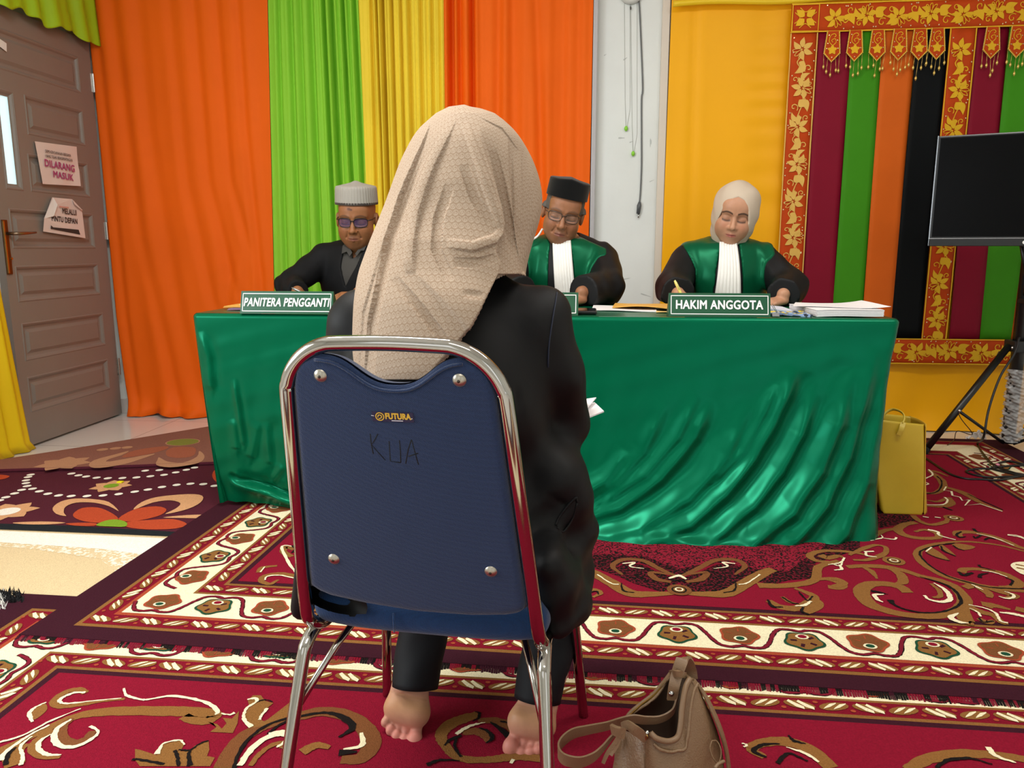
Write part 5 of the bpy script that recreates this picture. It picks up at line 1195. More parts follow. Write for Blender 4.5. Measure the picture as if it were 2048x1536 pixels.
# pocket welts and a fine dark-blue seam on the right side of the blazer
def coat_hit(px, py, y0=1.08, y1=1.6):
    d = np.array(_ray(px, py)); o_ = np.array((0, 0, CAM_H)); ts = np.linspace(y0 / d[1], y1 / d[1], 900); P = o_ + ts[:, None] * d
    v = coat_sdf(P); i = np.argmax(v < .0005); return Vector(P[i])
PK = lambda P: [coat_hit(540 + p[0] / 2.327, 640 + p[1] / 2.327) for p in P]
for pts in ([(1330, 955), (1345, 920), (1390, 860), (1425, 825)], [(1335, 965), (1365, 985), (1405, 930), (1430, 850)], [(1425, 825), (1430, 850)]):
    Geo().tube(catmull(PK(pts), 5), .0022, 8).build('pocket_welt', M_black, SIT)
Geo().tube(catmull([coat_hit(*p) for p in ((1114, 585), (1111, 605), (1105, 640), (1098, 690), (1096, 735))], 5), .0014, 6).build('sleeve_piping', mat('navy_piping', '#1B2338', rough=.6), SIT)

# --- headscarf
def scarf_mat():
    m = mat('scarf_print', '#DDBE9E', rough=.75, sheen=0.0, spec=.25, weave=.1, wscale=1400); nt = m.node_tree; N = nt.nodes; L = nt.links; b = N['Principled BSDF']
    uv = N.new('ShaderNodeUVMap'); uv.uv_map = 'UVMap'
    mp = N.new('ShaderNodeMapping'); mp.inputs['Scale'].default_value = (104, 104, 1); L.new(uv.outputs[0], mp.inputs[0])
    sx = N.new('ShaderNodeSeparateXYZ'); L.new(mp.outputs[0], sx.inputs[0])
    def M(op, a, b_=None, c=None):
        n = N.new('ShaderNodeMath'); n.operation = op
        for i, q in enumerate((a, b_, c)):
            if q is None: continue
            if isinstance(q, (int, float)): n.inputs[i].default_value = q
            else: L.new(q, n.inputs[i])
        return n.outputs[0]
    row = M('FLOOR', sx.outputs[1]); odd = M('MODULO', row, 2.0); xx = M('ADD', sx.outputs[0], M('MULTIPLY', odd, .5))
    cellx = M('FLOOR', xx); fx = M('SUBTRACT', M('FRACT', xx), .5); fy = M('SUBTRACT', M('FRACT', sx.outputs[1]), .5)
    def ringd(cx, cy, r, w):
        dx = M('SUBTRACT', fx, cx); dy = M('SUBTRACT', fy, cy); d = M('SQRT', M('ADD', M('MULTIPLY', dx, dx), M('MULTIPLY', dy, dy)))
        return M('LESS_THAN', M('ABSOLUTE', M('SUBTRACT', d, r)), w)
    big = ringd(0, 0, .40, .055); s1 = ringd(-.06, .12, .14, .055); s2 = ringd(.06, -.13, .15, .055)
    wn = N.new('ShaderNodeTexWhiteNoise'); wn.noise_dimensions = '2D'; cv = N.new('ShaderNodeCombineXYZ'); L.new(cellx, cv.inputs[0]); L.new(row, cv.inputs[1]); L.new(cv.outputs[0], wn.inputs['Vector'])
    sel = M('GREATER_THAN', wn.outputs['Value'], .45); bar = M('LESS_THAN', M('ABSOLUTE', M('ADD', fx, .12)), .05)
    inner = M('MAXIMUM', M('MULTIPLY', sel, M('MAXIMUM', s1, s2)), M('MULTIPLY', M('SUBTRACT', 1.0, sel), M('MAXIMUM', bar, s2)))
    fac = M('MAXIMUM', big, inner)
    mx = N.new('ShaderNodeMix'); mx.data_type = 'RGBA'; mx.inputs['A'].default_value = (*lin('#A48B74'), 1); mx.inputs['B'].default_value = (*lin('#D6C6B3'), 1)
    L.new(M('MULTIPLY', fac, .42), mx.inputs['Factor']); L.new(mx.outputs['Result'], b.inputs['Base Color'])
    return m
M_scarf = scarf_mat()
HC = lambda P: [(620 + p[0] / 2.648, 180 + p[1] / 2.648) for p in P]     # crop -> photo
LEDGE = lambda y: float(np.interp(y, [212, 226, 260, 320, 400, 475, 545, 600, 650, 700, 740], [900, 872, 832, 801, 773, 744, 719, 711, 708, 707, 712]))
FOLDS = [  # photo polyline, half-width px, height (m, + towards the viewer), asymmetry
    ([(872, 240), (845, 320), (818, 400), (797, 480), (778, 560), (760, 640), (750, 760)], 26, -.011, 0),
    ([(842, 300), (800, 420), (765, 520), (735, 620), (722, 740)], 18, .004, 0),
    ([(905, 235), (868, 330), (842, 420), (830, 520), (832, 545)], 20, .008, 0),
    ([(905, 370), (884, 440), (880, 500), (905, 560)], 30, -.005, 0),
    ([(930, 330), (952, 400), (985, 450)], 24, -.004, 0),
    ([(930, 245), (955, 320), (985, 410), (1000, 455)], 13, .006, 0),
    ([(985, 300), (1003, 370), (1018, 440), (1030, 500), (1040, 545)], 13, -.010, 0),
    ([(1036, 300), (1040, 400), (1045, 500)], 12, .004, 0), ([(1052, 290), (1060, 380), (1060, 480)], 9, -.003, 0), ([(1072, 350), (1066, 430), (1050, 500)], 7, -.003, 0),
    ([(900, 486), (945, 492), (985, 478), (1002, 462)], 22, .008, 0), ([(910, 525), (955, 525), (990, 515)], 20, -.005, 0), ([(925, 585), (965, 590)], 7, -.003, 0),
    ([(800, 555), (850, 620), (900, 690)], 22, -.006, 0), ([(960, 225), (1010, 250), (1050, 300)], 24, .003, 0)]
def L_at(y): return LEDGE(y)
def R_at(y): return float(np.interp(y, [213, 217, 226, 240, 260, 285, 320, 360, 400, 440, 475, 510, 545, 760], [940, 962, 988, 1008, 1030, 1047, 1066, 1080, 1086, 1080, 1068, 1058, 1050, 1046]))
def YC_at(y): return float(np.interp(y, [213, 320, 400, 475, 545, 600, 650, 752], [1.31, 1.325, 1.32, 1.30, 1.29, 1.275, 1.26, 1.23]))
# edge of the upper layer: starts as a crease on the head, becomes the free right edge of the tail
def softened(fn, y0=205, y1=770, sig=14, keep=224):
    g_ = np.arange(y0 - 60, y1 + 60); v = np.array([fn(t) for t in g_]); kx = np.arange(-40, 41); ker = np.exp(-.5 * (kx / sig) ** 2); ker /= ker.sum()
    sm = np.convolve(np.pad(v, 40, 'edge'), ker, 'valid'); w = np.clip((g_ - keep) / 40, 0, 1); w = w * w * (3 - 2 * w); v = v * (1 - w) + sm * w
    return lambda y: float(np.interp(y, g_, v))
L_at, R_at, YC_at = softened(L_at), softened(R_at), softened(YC_at)
RE = lambda y: float(np.interp(y, [255, 312, 361, 414, 450, 468, 484, 505, 525, 545, 580, 620, 655, 672, 690, 752], [960, 973, 988, 1003, 1008, 1004, 993, 991, 999, 995, 979, 960, 941, 926, 912, 860]))
RE_A = lambda y: float(np.interp(y, [255, 300, 360, 440, 480, 520, 760], [0, .009, .020, .028, .036, .034, .022]))
G_X = lambda y: float(np.interp(y, [270, 281, 351, 424, 476, 545], [1017, 1018, 1021, 1028, 1036, 1047])); G_A = lambda y: float(np.interp(y, [270, 310, 420, 545], [0, .008, .012, .010]))
DG_X = lambda y: float(np.interp(y, [535, 570, 620, 672], [830, 862, 904, 948]))
def sst(t): t = np.clip(t, 0, 1); return t * t * (3 - 2 * t)
def scarf_relief(X, Y):
    D = np.zeros(X.shape)
    for pts, w, amp, asym in FOLDS:
        d, par, sd = pdist(X, Y, pts); env = np.sin(np.pi * par) ** .7; D += amp * env * np.exp(-(d / w) ** 2)
    yy = Y[:, 0]; re = np.array([RE(v) for v in yy])[:, None]; ra_ = np.array([RE_A(v) for v in yy])[:, None]
    D += ra_ * (sst((re - X) / 9 + .5) - .35)
    gx = np.array([G_X(v) for v in yy])[:, None]; ga = np.array([G_A(v) for v in yy])[:, None]; D += ga * (sst((gx - X) / 6 + .5) - .5) * np.exp(-((X - gx) / 40) ** 2)
    dx = np.array([DG_X(v) for v in yy])[:, None]; D += np.clip((Y - 540) / 40, 0, 1) * .006 * (sst((X - dx) / 14 + .5) - .5) * np.exp(-((X - dx) / 60) ** 2)
    return D
def build_scarf():
    ys = np.concatenate([np.linspace(213, 548, 190), np.linspace(550, 756, 100)]); nu, nf = 230, 60; rows = len(ys); n = nu + 1 + nf
    X = np.zeros((rows, nu + 1)); Yp = np.repeat(ys[:, None], nu + 1, 1); par = []
    for j, y in enumerate(ys): l, r_ = L_at(y), R_at(y); X[j] = l + (r_ - l) * .5 * (1 - np.cos(np.pi * np.linspace(0, 1, nu + 1)) * (1 - .35) - .35 * (1 - 2 * np.linspace(0, 1, nu + 1)))
    D = scarf_relief(X, Yp); V = np.zeros((rows, n, 3)); UV = np.zeros((rows, n, 2))
    for j, y in enumerate(ys):
        l, r_, Yc = L_at(y), R_at(y), YC_at(y); a_, b_ = atY(l, y, Yc), atY(r_, y, Yc); hwid = (b_.x - a_.x) / 2; zc = (a_.z + b_.z) / 2; cx = (a_.x + b_.x) / 2
        low = float(sst((1.04 - zc) / .14)); bk = ((hwid * 1.05) ** -8 + .128 ** -8) ** -.125 * (1 - low) + .155 * low; fr_ = (hwid ** -8 + .125 ** -8) ** -.125 + .02 * low; p = 2.2 + .5 * low
        for i in range(nu + 1):
            s_ = (X[j, i] - (l + r_) / 2) / ((r_ - l) / 2); k = max(0, 1 - min(1, abs(s_)) ** p) ** (1 / p); dd = D[j, i] * min(1, k * 1.5) ** 1.3
            zig = 0
            q = atY(X[j, i], y, Yc - bk * k); nx = s_ * .5; V[j, i] = (q.x + nx * dd, q.y - dd * math.sqrt(1 - nx * nx), q.z); UV[j, i] = (q.x * 1.05 + .09 * s_ ** 3 + .4, q.z + .1 * (1 - k))
        for i in range(nf):
            th = math.pi * (i + 1) / (nf + 1); V[j, nu + 1 + i] = (cx + hwid * math.cos(th), Yc + fr_ * math.sin(th) ** .9, zc); UV[j, nu + 1 + i] = (.6 + .3 * i / nf, zc)
    vid = np.arange(rows * n).reshape(rows, n); f = []
    for j in range(rows - 1):
        re = RE(ys[j])
        for i in range(n):
            i2 = (i + 1) % n; back = i < nu
            if ys[j + 1] > 549:
                lim = re + (2.2 * (abs(((ys[j] / 5.5) % 2) - 1) - .5) if ys[j] > 560 else 0) + 4
                if not back or X[j, i2] > lim: continue
            elif i >= nu and 1.03 < V[j, i, 2] < 1.165 and abs(i - nu - nf / 2) < nf * .20: continue
            f.append((vid[j, i], vid[j + 1, i], vid[j + 1, i2], vid[j, i2]))
    Vf = V.reshape(-1, 3); top = np.array(atY(928, 209, 1.315)); Vf = np.vstack([Vf, top[None]]); b = len(Vf) - 1
    f += [(vid[0, i], vid[0, (i + 1) % n], b) for i in range(n)]
    o = mk('headscarf', Vf, f, M_scarf, SIT, uv=np.vstack([UV.reshape(-1, 2), [[.4, 1.24]]])); solidify(o, .0022, -1); return o
build_scarf()
# front corner of the scarf lying over the right shoulder, with a pinked edge
g = Geo(); c4 = HC([(1000, 905), (1075, 925), (1140, 985), (1060, 990), (985, 1000)])
nn = 24
def sh(u, v):
    a_ = np.array(HC([(1000, 900)])[0]) * (1 - u) + np.array(HC([(1130, 960)])[0]) * u; b_ = np.array(HC([(985, 1003)])[0]) * (1 - u) + np.array(HC([(1140, 985)])[0]) * u
    p = a_ * (1 - v) + b_ * v; py = p[1] + 8 * math.sin(math.pi * u) * v * -1 + (2.0 * (abs(((u * 22) % 2) - 1) - .5) if v > .96 else 0)
    return atY(p[0], py, 1.205 + .06 * u - .02 * v)
g.grid(sh, 66, 8); o = g.build('scarf_corner', M_scarf, SIT, uv=[(p[0] * 1.1, p[2]) for p in g.v]); solidify(o, .002, -1)
# papers held in front of the sitter
for (name, lab, pts, z) in (('paper_sheet', 'upper white sheet in sitting person hands, in front of the green cloth', [(1150, 802), (1193, 806), (1170, 822), (1140, 830)], 0), ('paper_sheets', 'folded white papers in sitting person hands, below the upper sheet', [(1140, 822), (1190, 816), (1208, 823), (1165, 840)], 0)):
    c = [atY(*p, 1.74 - .03 * k_) for k_, p in enumerate(pts)]; c[1].y += .06
    g = Geo(); g.add(c, [(0, 1, 2, 3)]); o = g.build(name, M_sheet, smooth=False); solidify(o, .003); tag(o, lab, 'papers')
# ================================================================== the three people behind the table
class Head:
    """face-local frame: x across, y forward out of the face, z up"""
    def __init__(s, c, yaw=0., pitch=0., roll=0., sc=1.0):
        M = Matrix.Rotation(R(roll), 3, 'Y') @ Matrix.Rotation(R(yaw), 3, 'Z') @ Matrix.Rotation(R(pitch), 3, 'X')
        s.x = np.array(M @ Vector((1, 0, 0))); s.f = np.array(M @ Vector((0, -1, 0))); s.u = np.array(M @ Vector((0, 0, 1))); s.c = np.array(c, float); s.sc = sc
    def loc(s, P): q = (P - s.c) / s.sc; return np.stack([q @ s.x, q @ s.f, q @ s.u], -1)
    def W(s, x, y, z): return Vector(s.c + s.sc * (s.x * x + s.f * y + s.u * z))
def head_sdf(q, k, female=False):
    w = k.get('w', 1.0); ax = q.copy(); ax[:, 0] = np.abs(ax[:, 0])
    d = s_ell(q, (0, -.012, .048), (.076 * w, .094, .086))
    d = smin(d, s_ell(q, (0, .018, -.03), (.066 * w, .072, .088)), .03)
    d = smin(d, s_ell(ax, (.034, .040, -.050), (.034 * w, .038, .048)), .03)
    d = smin(d, s_ell(q, (0, .060, -.098), (.026 * w, .024, .020)), .035)
    d = smin(d, s_ell(ax, (.036, .062, -.028), (.022, .020, .022)), .025)
    d = smin(d, s_ell(q, (0, .060, .045), (.056 * w, .034, .040)), .03)
    d = smin(d, s_cap(ax, (.012, .086, .022), (.046, .070, .024), *((.0095, .008) if not k.get('young') else (.006, .006))), .016)
    d = smax(d, -s_ell(ax, (.032, .097, .003), (.021, .016, .0125)), .016)
    d = smin(d, s_ell(ax, (.0325, .0725, .0005), (.0165, .0125, .0115)), .006)
    d = smin(d, s_cap(q, (0, .084, .010), (0, .104, -.032), .0075, .0110), .012)
    d = smin(d, s_ell(q, (0, .106, -.035), (.0115, .011, .010)), .008)
    d = smin(d, s_ell(ax, (.0135, .094, -.038), (.0085, .0105, .0082)), .006)
    d = smax(d, -s_ell(ax, (.0065, .103, -.0465), (.0035, .004, .003)), .004)
    d = smin(d, s_ell(q, (0, .082, -.066), (.024, .016, .022)), .018)
    d = smin(d, s_cap(ax, (0, .0985, -.0645), (.019, .088, -.0675), .0050, .0030), .004)
    d = smin(d, s_cap(ax, (0, .0965, -.0745), (.016, .088, -.0725), .0060, .0035), .004)
    d = smax(d, -s_cap(ax, (0, .103, -.0693), (.021, .0925, -.0693), .0012), .003)
    d = smax(d, -s_cap(ax, (.020, .094, -.040), (.030, .084, -.064), .0015), .010) if not k.get('young') else smin(d, s_ell(ax, (.034, .056, -.040), (.026, .026, .030)), .03)
    d = smin(d, s_ell(ax, (.081 * w, -.008, -.004), (.011, .021, .033)), .010)
    d = smax(d, -s_ell(ax, (.087 * w, -.004, -.004), (.006, .010, .018)), .006)
    return d
def head_color(q, k, col):
    skin = np.array(lin(k['skin'])); ax = np.abs(q[:, 0]); face = (q[:, 1] > .03) & (ax < .085) & (np.abs(q[:, 2]) < .13)
    def mix(col, c, w): return col * (1 - w[:, None]) + np.array(lin(c)) * w[:, None]
    ck = np.exp(-((ax - .040) / .018) ** 2 - ((q[:, 2] + .03) / .02) ** 2) * face; col = mix(col, k.get('cheek', '#B06A50'), ck * .4)
    lip = np.exp(-(((ax) / .021) ** 4)) * np.exp(-(((q[:, 2] + .0695 + .004 * (ax / .02) ** 2 * 0) / .0078) ** 4)) * (q[:, 1] > .075); col = mix(col, k['lip'], lip * .85)
    line = np.exp(-((q[:, 2] + .0693) / .0016) ** 2) * (ax < .021) * (q[:, 1] > .075); col = mix(col, '#5A2A24', line * .7)
    # brows
    bz = .0235 + .006 * np.sin(np.clip((ax - .012) / .042, 0, 1) * math.pi) - .10 * np.clip(ax - .042, 0, 1)
    br = np.exp(-((q[:, 2] - bz) / k.get('brow_h', .0042)) ** 4) * (ax > .011) * (ax < .056) * (q[:, 1] > .04); col = mix(col, k.get('brow', '#2A2020'), br * k.get('brow_a', .75))
    # closed, downcast lids: lash line, and socket shading mixed into the skin colour
    lz = -.0065 - .003 * np.cos(np.clip((ax - .032) / .018, -1, 1) * 1.57); la = np.exp(-((q[:, 2] - lz) / k.get('lash', .0027)) ** 2) * (ax > .014) * (ax < .051) * (q[:, 1] > .05); col = mix(col, '#1E1414', la * .9)
    if k.get('lid_shade'): col = mix(col, k['lid_shade'], np.exp(-((ax - .033) / .017) ** 4 - ((q[:, 2] - .001) / .009) ** 4) * face * .45)
    if k.get('mole'):
        for (x, z, r) in k['mole']: col = mix(col, '#4A2C22', np.exp(-(((q[:, 0] - x) / r) ** 2 + ((q[:, 2] - z) / (r * .8)) ** 2) ** 2) * face * .8)
    if k.get('stubble'): col = mix(col, '#5A4238', (np.exp(-((q[:, 2] + .058) / .006) ** 2) * (ax < .03) + np.exp(-((q[:, 2] + .10) / .018) ** 2) * (ax < .04)) * (q[:, 1] > .05) * .22)
    return col
def hand_sdf(P, w, d, n, side, curl, sc=1.0, thumb=(.8, .5)):
    """five-fingered hand: w wrist, d towards the fingers, n out of the back of the hand, side +1/-1 where the thumb leaves"""
    w = np.array(w, float); d = np.array(d, float); d /= np.linalg.norm(d); n = np.array(n, float); n -= d * (n @ d); n /= np.linalg.norm(n); u = np.cross(d, n) * side
    L = lambda a, b, c: w + sc * (u * a + d * b + n * c)
    r = s_cap(P, L(.012, .0, 0), L(.020, .072, .002), .017 * sc, .014 * sc)
    r = smin(r, s_cap(P, L(-.012, .0, 0), L(-.024, .068, 0), .016 * sc, .013 * sc), .012 * sc)
    r = smin(r, s_cap(P, L(0, .01, 0), L(0, .075, .003), .016 * sc, .014 * sc), .012 * sc)
    for i, (a, b, ln) in enumerate(((.027, .078, (.040, .024, .020)), (.009, .082, (.044, .028, .021)), (-.009, .079, (.040, .026, .020)), (-.026, .072, (.032, .019, .018)))):
        p = L(a, b, .002); ang = 0; rr = (.0088, .0092, .0086, .0076)[i] * sc
        for j in range(3):
            ang += curl[i] * (.8, 1.0, .8)[j]; dd = d * math.cos(ang) - n * math.sin(ang); e = p + sc * ln[j] * dd
            r = smin(r, s_cap(P, p, e, rr * (1.06, .97, .88)[j], rr * (.97, .88, .80)[j]), .005 * sc); p = e
    t0, t1 = thumb; a0 = L(.020, .014, -.004); a1 = a0 + sc * .040 * (u * math.sin(t0) + d * math.cos(t0) - n * .45 * t1); a2 = a1 + sc * .030 * (u * math.sin(t0 - .5) + d * math.cos(t0 - .5) - n * .8 * t1); a3 = a2 + sc * .024 * (u * math.sin(t0 - .9) + d * math.cos(t0 - .9) - n * .8 * t1)
    r = smin(r, s_cap(P, a0, a1, .0145 * sc, .0112 * sc), .010 * sc); r = smin(r, s_chain(P, [a1, a2, a3], [.0112 * sc, .0100 * sc, .0085 * sc], .004 * sc), .004 * sc)
    return r
def poly_sdf(X, Z, pts):
    d = np.full(X.shape, 9.); s_ = np.ones(X.shape); n = len(pts)
    for i in range(n):
        ax, az = pts[i]; bx, bz = pts[i - 1]; ex, ez = bx - ax, bz - az; wx, wz = X - ax, Z - az
        t = np.clip((wx * ex + wz * ez) / (ex * ex + ez * ez), 0, 1); d = np.minimum(d, np.hypot(wx - ex * t, wz - ez * t))
        c1 = Z >= az; c2 = Z < bz; c3 = ex * wz > ez * wx
        s_ = np.where((c1 & c2 & c3) | (~c1 & ~c2 & ~c3), -s_, s_)
    return s_ * d
def plane_poly(crop, pts, Y): ox, oy, sc = crop; return [(lambda q: (q.x, q.z))(atY(ox + p[0] / sc, oy + p[1] / sc, Y)) for p in pts]
M_robe = mat('robe_black', '#0D0D0F', rough=.6, spec=.3, noise=.08, nscale=30, weave=.08, wscale=1500)
M_gsat = mat('judge_green_satin', '#06492D', rough=.33, spec=.7, spec_tint='#58D8A0', noise=.06, nscale=8)
M_jab = mat('jabot_cotton', '#F3EFE8', rough=.8)
M_frame = mat('glasses_frame', '#241A1A', rough=.25); M_fr2 = mat('glasses_frame_brown', '#4A3428', rough=.25)
M_lens = mat('lens_violet', '#4C4478', rough=.04, alpha=.42, spec=.3); M_lens2 = mat('lens_clear', '#D8DAD8', rough=.04, alpha=.06, spec=.05)

def seat_person(k):
    """k: everything about one person; returns the thing"""
    H = k['head']; T = thing('person', k['label'], 'person', tuple(np.array(k['base'])), 'people behind the table')
    cx = k['cx']; yS = k['yS']; zS = k['zS']; hwS = k['hw']
    ls, rs_ = np.array((cx - hwS, yS, zS)), np.array((cx + hwS, yS, zS - k.get('drop', 0)))
    neckb = np.array((cx + k.get('nx', 0), yS + .005, zS + .045))
    def torso(P, g=0.0):
        d = s_ell(P, (cx, yS + .01, zS - .12), (hwS + .035 + g, .115 + g, .21 + g))
        d = smin(d, s_cap(P, ls, rs_, .052 + g, .052 + g), .07)
        d = smin(d, s_cap(P, (cx, yS + .02, zS - .1), (cx, yS + .06, .56), .14 + g, .155 + g), .06)
        return d
    def arms(P, r, last=1.0):
        d = None
        for pts in (k['armL'], k['armR']):
            e = s_chain(P, pts, [r[0], r[1], r[2] * last], .02); d = e if d is None else np.minimum(d, e)
        return d
    headk = k['face']
    def body(P):
        d = near(P, H.c, .165, lambda Q: head_sdf(H.loc(Q), headk) * H.sc)
        nk = s_cap(P, np.array(H.W(0, -.030, -.085)), neckb, .050 * k.get('neck', 1), .058 * k.get('neck', 1)); d = smin(d, nk, .022)
        d = smin(d, torso(P, -.03), .05); d = smin(d, arms(P, (.042, .034, .026)), .03)
        for hd in k['hands']: d = smin(d, near(P, np.array(hd[0]) + np.array(hd[1]) * .08, .14, lambda Q, hd=hd: hand_sdf(Q, *hd)), .012)
        return d
    def color(V):
        col = np.tile(np.array(lin(headk['skin'])), (len(V), 1)); return head_color(H.loc(V), headk, col)
    hc = H.c; hx = [h[0] for h in k['hands']]
    fx = [(hc[0] - .1, hc[0] + .1, .0026)] + [(h[0] - .085, h[0] + .085, .003) for h in hx]
    fy = [(hc[1] - .14, hc[1] + .09, .0028)] + [(h[1] - .12, h[1] + .10, .0032) for h in hx]
    sdf_obj('body', body, axis(cx - .42, cx + .42, .012, fx), axis(3.0, 3.72, .014, fy), axis(.52, 1.32, .014, [(hc[2] - .14, hc[2] + .14, .0026), (.766, .85, .0032)]), skin_mat('skin_' + k['id'], headk['skin'], .45), T, color)
    # robe or jacket
    zcol = k.get('collar', zS + .075)
    def robe(P):
        d = torso(P); d = smin(d, arms(P, k.get('sleeve', (.068, .066, .060))), .03)
        d = smin(d, s_cap(P, (cx, yS, zS + .01), tuple(neckb + np.array((0, 0, .012))), .085, .064), .04)
        d = d + .003 * np.sin(38 * P[:, 2] + 26 * P[:, 0] + 11 * np.sin(9 * P[:, 0])) * np.clip((np.abs(P[:, 0] - cx) - .10) / .08, 0, 1)
        d = d + .0016 * np.sin(70 * P[:, 2] - 60 * P[:, 0]) * np.clip((np.abs(P[:, 0] - cx) - .16) / .08, 0, 1)
        cut = s_cap(P, np.array(H.W(0, .02, -.09)), (cx, yS - .05, zS - .02), .066, .03) if k.get('open') else s_cap(P, tuple(neckb + np.array((0, -.01, .0))), tuple(neckb + np.array((0, -.02, .12))), .058, .075)
        d = smax(d, -cut, .012)
        d = smax(d, P[:, 2] - zcol - .02 * np.clip((P[:, 1] - yS) / .05, -1, 1), .01)
        d = smin(d, s_cap(P, (cx, yS + .06, .58), (cx, yS + .07, .16), .15, .16), .06)      # the garment falls on behind the table
        d = np.where(P[:, 1] < TYB + .02, smax(d, (TZ + .004) - P[:, 2], .006), d)
        for pts, L_ in ((k['armL'], k.get('cuffL', .02)), (k['armR'], k.get('cuffR', .02))):     # end the sleeve at the wrist
            a, b = np.array(pts[1], float), np.array(pts[2], float); ax_ = (b - a) / np.linalg.norm(b - a); near = s_cap(P, a, b + ax_ * .1, .10)
            d = np.where(near < .02, np.maximum(d, np.where(np.linalg.norm(P - b, axis=1) < .14, (P - b) @ ax_ + L_, d)), d)
        return d
    gx, gy, gz = np.arange(cx - .46, cx + .46, .006), axis(3.02, 3.72, .012, [(3.02, 3.50, .0065)]), axis(.0, 1.16, .02, [(.75, 1.2, .006)])
    sh_poly = plane_poly(*k['vneck']) if 'vneck' in k else None
    robe0 = robe; nv_poly = plane_poly(*k['neckv']) if 'neckv' in k else None
    if sh_poly:
        robe = lambda P: smax(robe0(P), -np.maximum(poly_sdf(P[:, 0], P[:, 2], sh_poly), P[:, 1] - yS - .02), .006)
        def shirt(P): return smax(smax(smax(robe0(P) + .008, poly_sdf(P[:, 0], P[:, 2], sh_poly) - .022, .004), P[:, 1] - yS - .04, .004), -np.maximum(poly_sdf(P[:, 0], P[:, 2], nv_poly), P[:, 1] - yS + .02), .006)
        sdf_obj('shirt', shirt, np.arange(cx - .2, cx + .2, .005), np.arange(3.2, 3.66, .006), np.arange(.78, 1.12, .005), k['shirt'], T)
    sdf_obj(k.get('garment', 'robe'), robe, gx, gy, gz, k.get('cloth', M_robe), T)
    def front(xs, zs, off, flat=False):
        ys = np.linspace(3.05, 3.6, 260); P = np.stack([np.repeat(xs, 260), np.tile(ys, len(xs)), np.repeat(zs, 260)], -1)
        v = ((torso(P) if flat else robe(P)) < .0).reshape(len(xs), 260); i = np.where(v.any(1), v.argmax(1), 200); return ys[i] - off
    for name, m_, off, poly in k.get('panels', []):
        pl = plane_poly(*poly)
        def pan(P, pl=pl, off=off): return smax(smax(robe(P) - off, poly_sdf(P[:, 0], P[:, 2], pl), .004), torso(P) - .03, .004)
        sdf_obj(name, pan, gx, gy, gz, m_, T)
    if 'jabot' in k:
        L_, Rr = k['jabot']; nv, nu = 46, 60; V = []
        for j in range(nv + 1):
            v = j / nv; l = np.array(L_[0]) * (1 - v) + np.array(L_[1]) * v; r = np.array(Rr[0]) * (1 - v) + np.array(Rr[1]) * v
            xs = l[0] + (r[0] - l[0]) * np.linspace(0, 1, nu + 1); zs = l[1] + (r[1] - l[1]) * np.linspace(0, 1, nu + 1)
            V.append((xs, zs))
        XS = np.concatenate([a for a, b in V]); ZS = np.concatenate([b for a, b in V]); YS = front(XS, ZS, .014, True)
        YS = YS.reshape(nv + 1, nu + 1); kern = np.array([1, 2, 3, 2, 1]) / 9
        for _ in range(3): YS = np.apply_along_axis(lambda a: np.convolve(np.pad(a, 2, 'edge'), kern, 'valid'), 0, YS); YS = np.apply_along_axis(lambda a: np.convolve(np.pad(a, 2, 'edge'), kern, 'valid'), 1, YS)
        U = np.tile(np.linspace(0, 1, nu + 1), (nv + 1, 1)); YS = YS - .0035 * np.abs(np.sin(U * math.pi * 7)) - .004
        f = [(j * (nu + 1) + i, (j + 1) * (nu + 1) + i, (j + 1) * (nu + 1) + i + 1, j * (nu + 1) + i + 1) for j in range(nv) for i in range(nu)]
        o = mk('jabot', np.stack([XS, YS.ravel(), ZS], -1), f, M_jab, T); solidify(o, .003, 0)
    return T, robe, front
def glasses(T, H, m, ml, y=.098, z=.002, w=.0265, h=.0185, cxl=.034, tilt=0.0):
    g = Geo(); gl = []
    for s in (-1, 1):
        pts = []
        for i in range(28):
            a = 2 * math.pi * i / 28; c_, n_ = math.cos(a), math.sin(a); e = 3.2; kx = math.copysign(abs(c_) ** (2 / e), c_); kz = math.copysign(abs(n_) ** (2 / e), n_)
            x = s * cxl + kx * w * (1 + .05 * kz); zz = z + kz * h; pts.append(H.W(x, y - .0 - 5.2 * x * x, zz))
        g.tube(pts, .0021, 8, closed=True); gl.append(pts)
    g.tube([H.W(-.0085, y, z + .006), H.W(0, y + .002, z + .009), H.W(.0085, y, z + .006)], .0021, 8)
    for s in (-1, 1): g.tube([H.W(s * .060, y - .020, z + .008), H.W(s * .076, y - .045, z + .009), H.W(s * .082, .0, z + .012), H.W(s * .080, -.022, z + .004)], .0022, 8)
    o = g.build('glasses', m, T)
    for pts in gl: Geo().add(pts, [tuple(range(len(pts)))]).build('lens', ml, o, smooth=False)
    return o

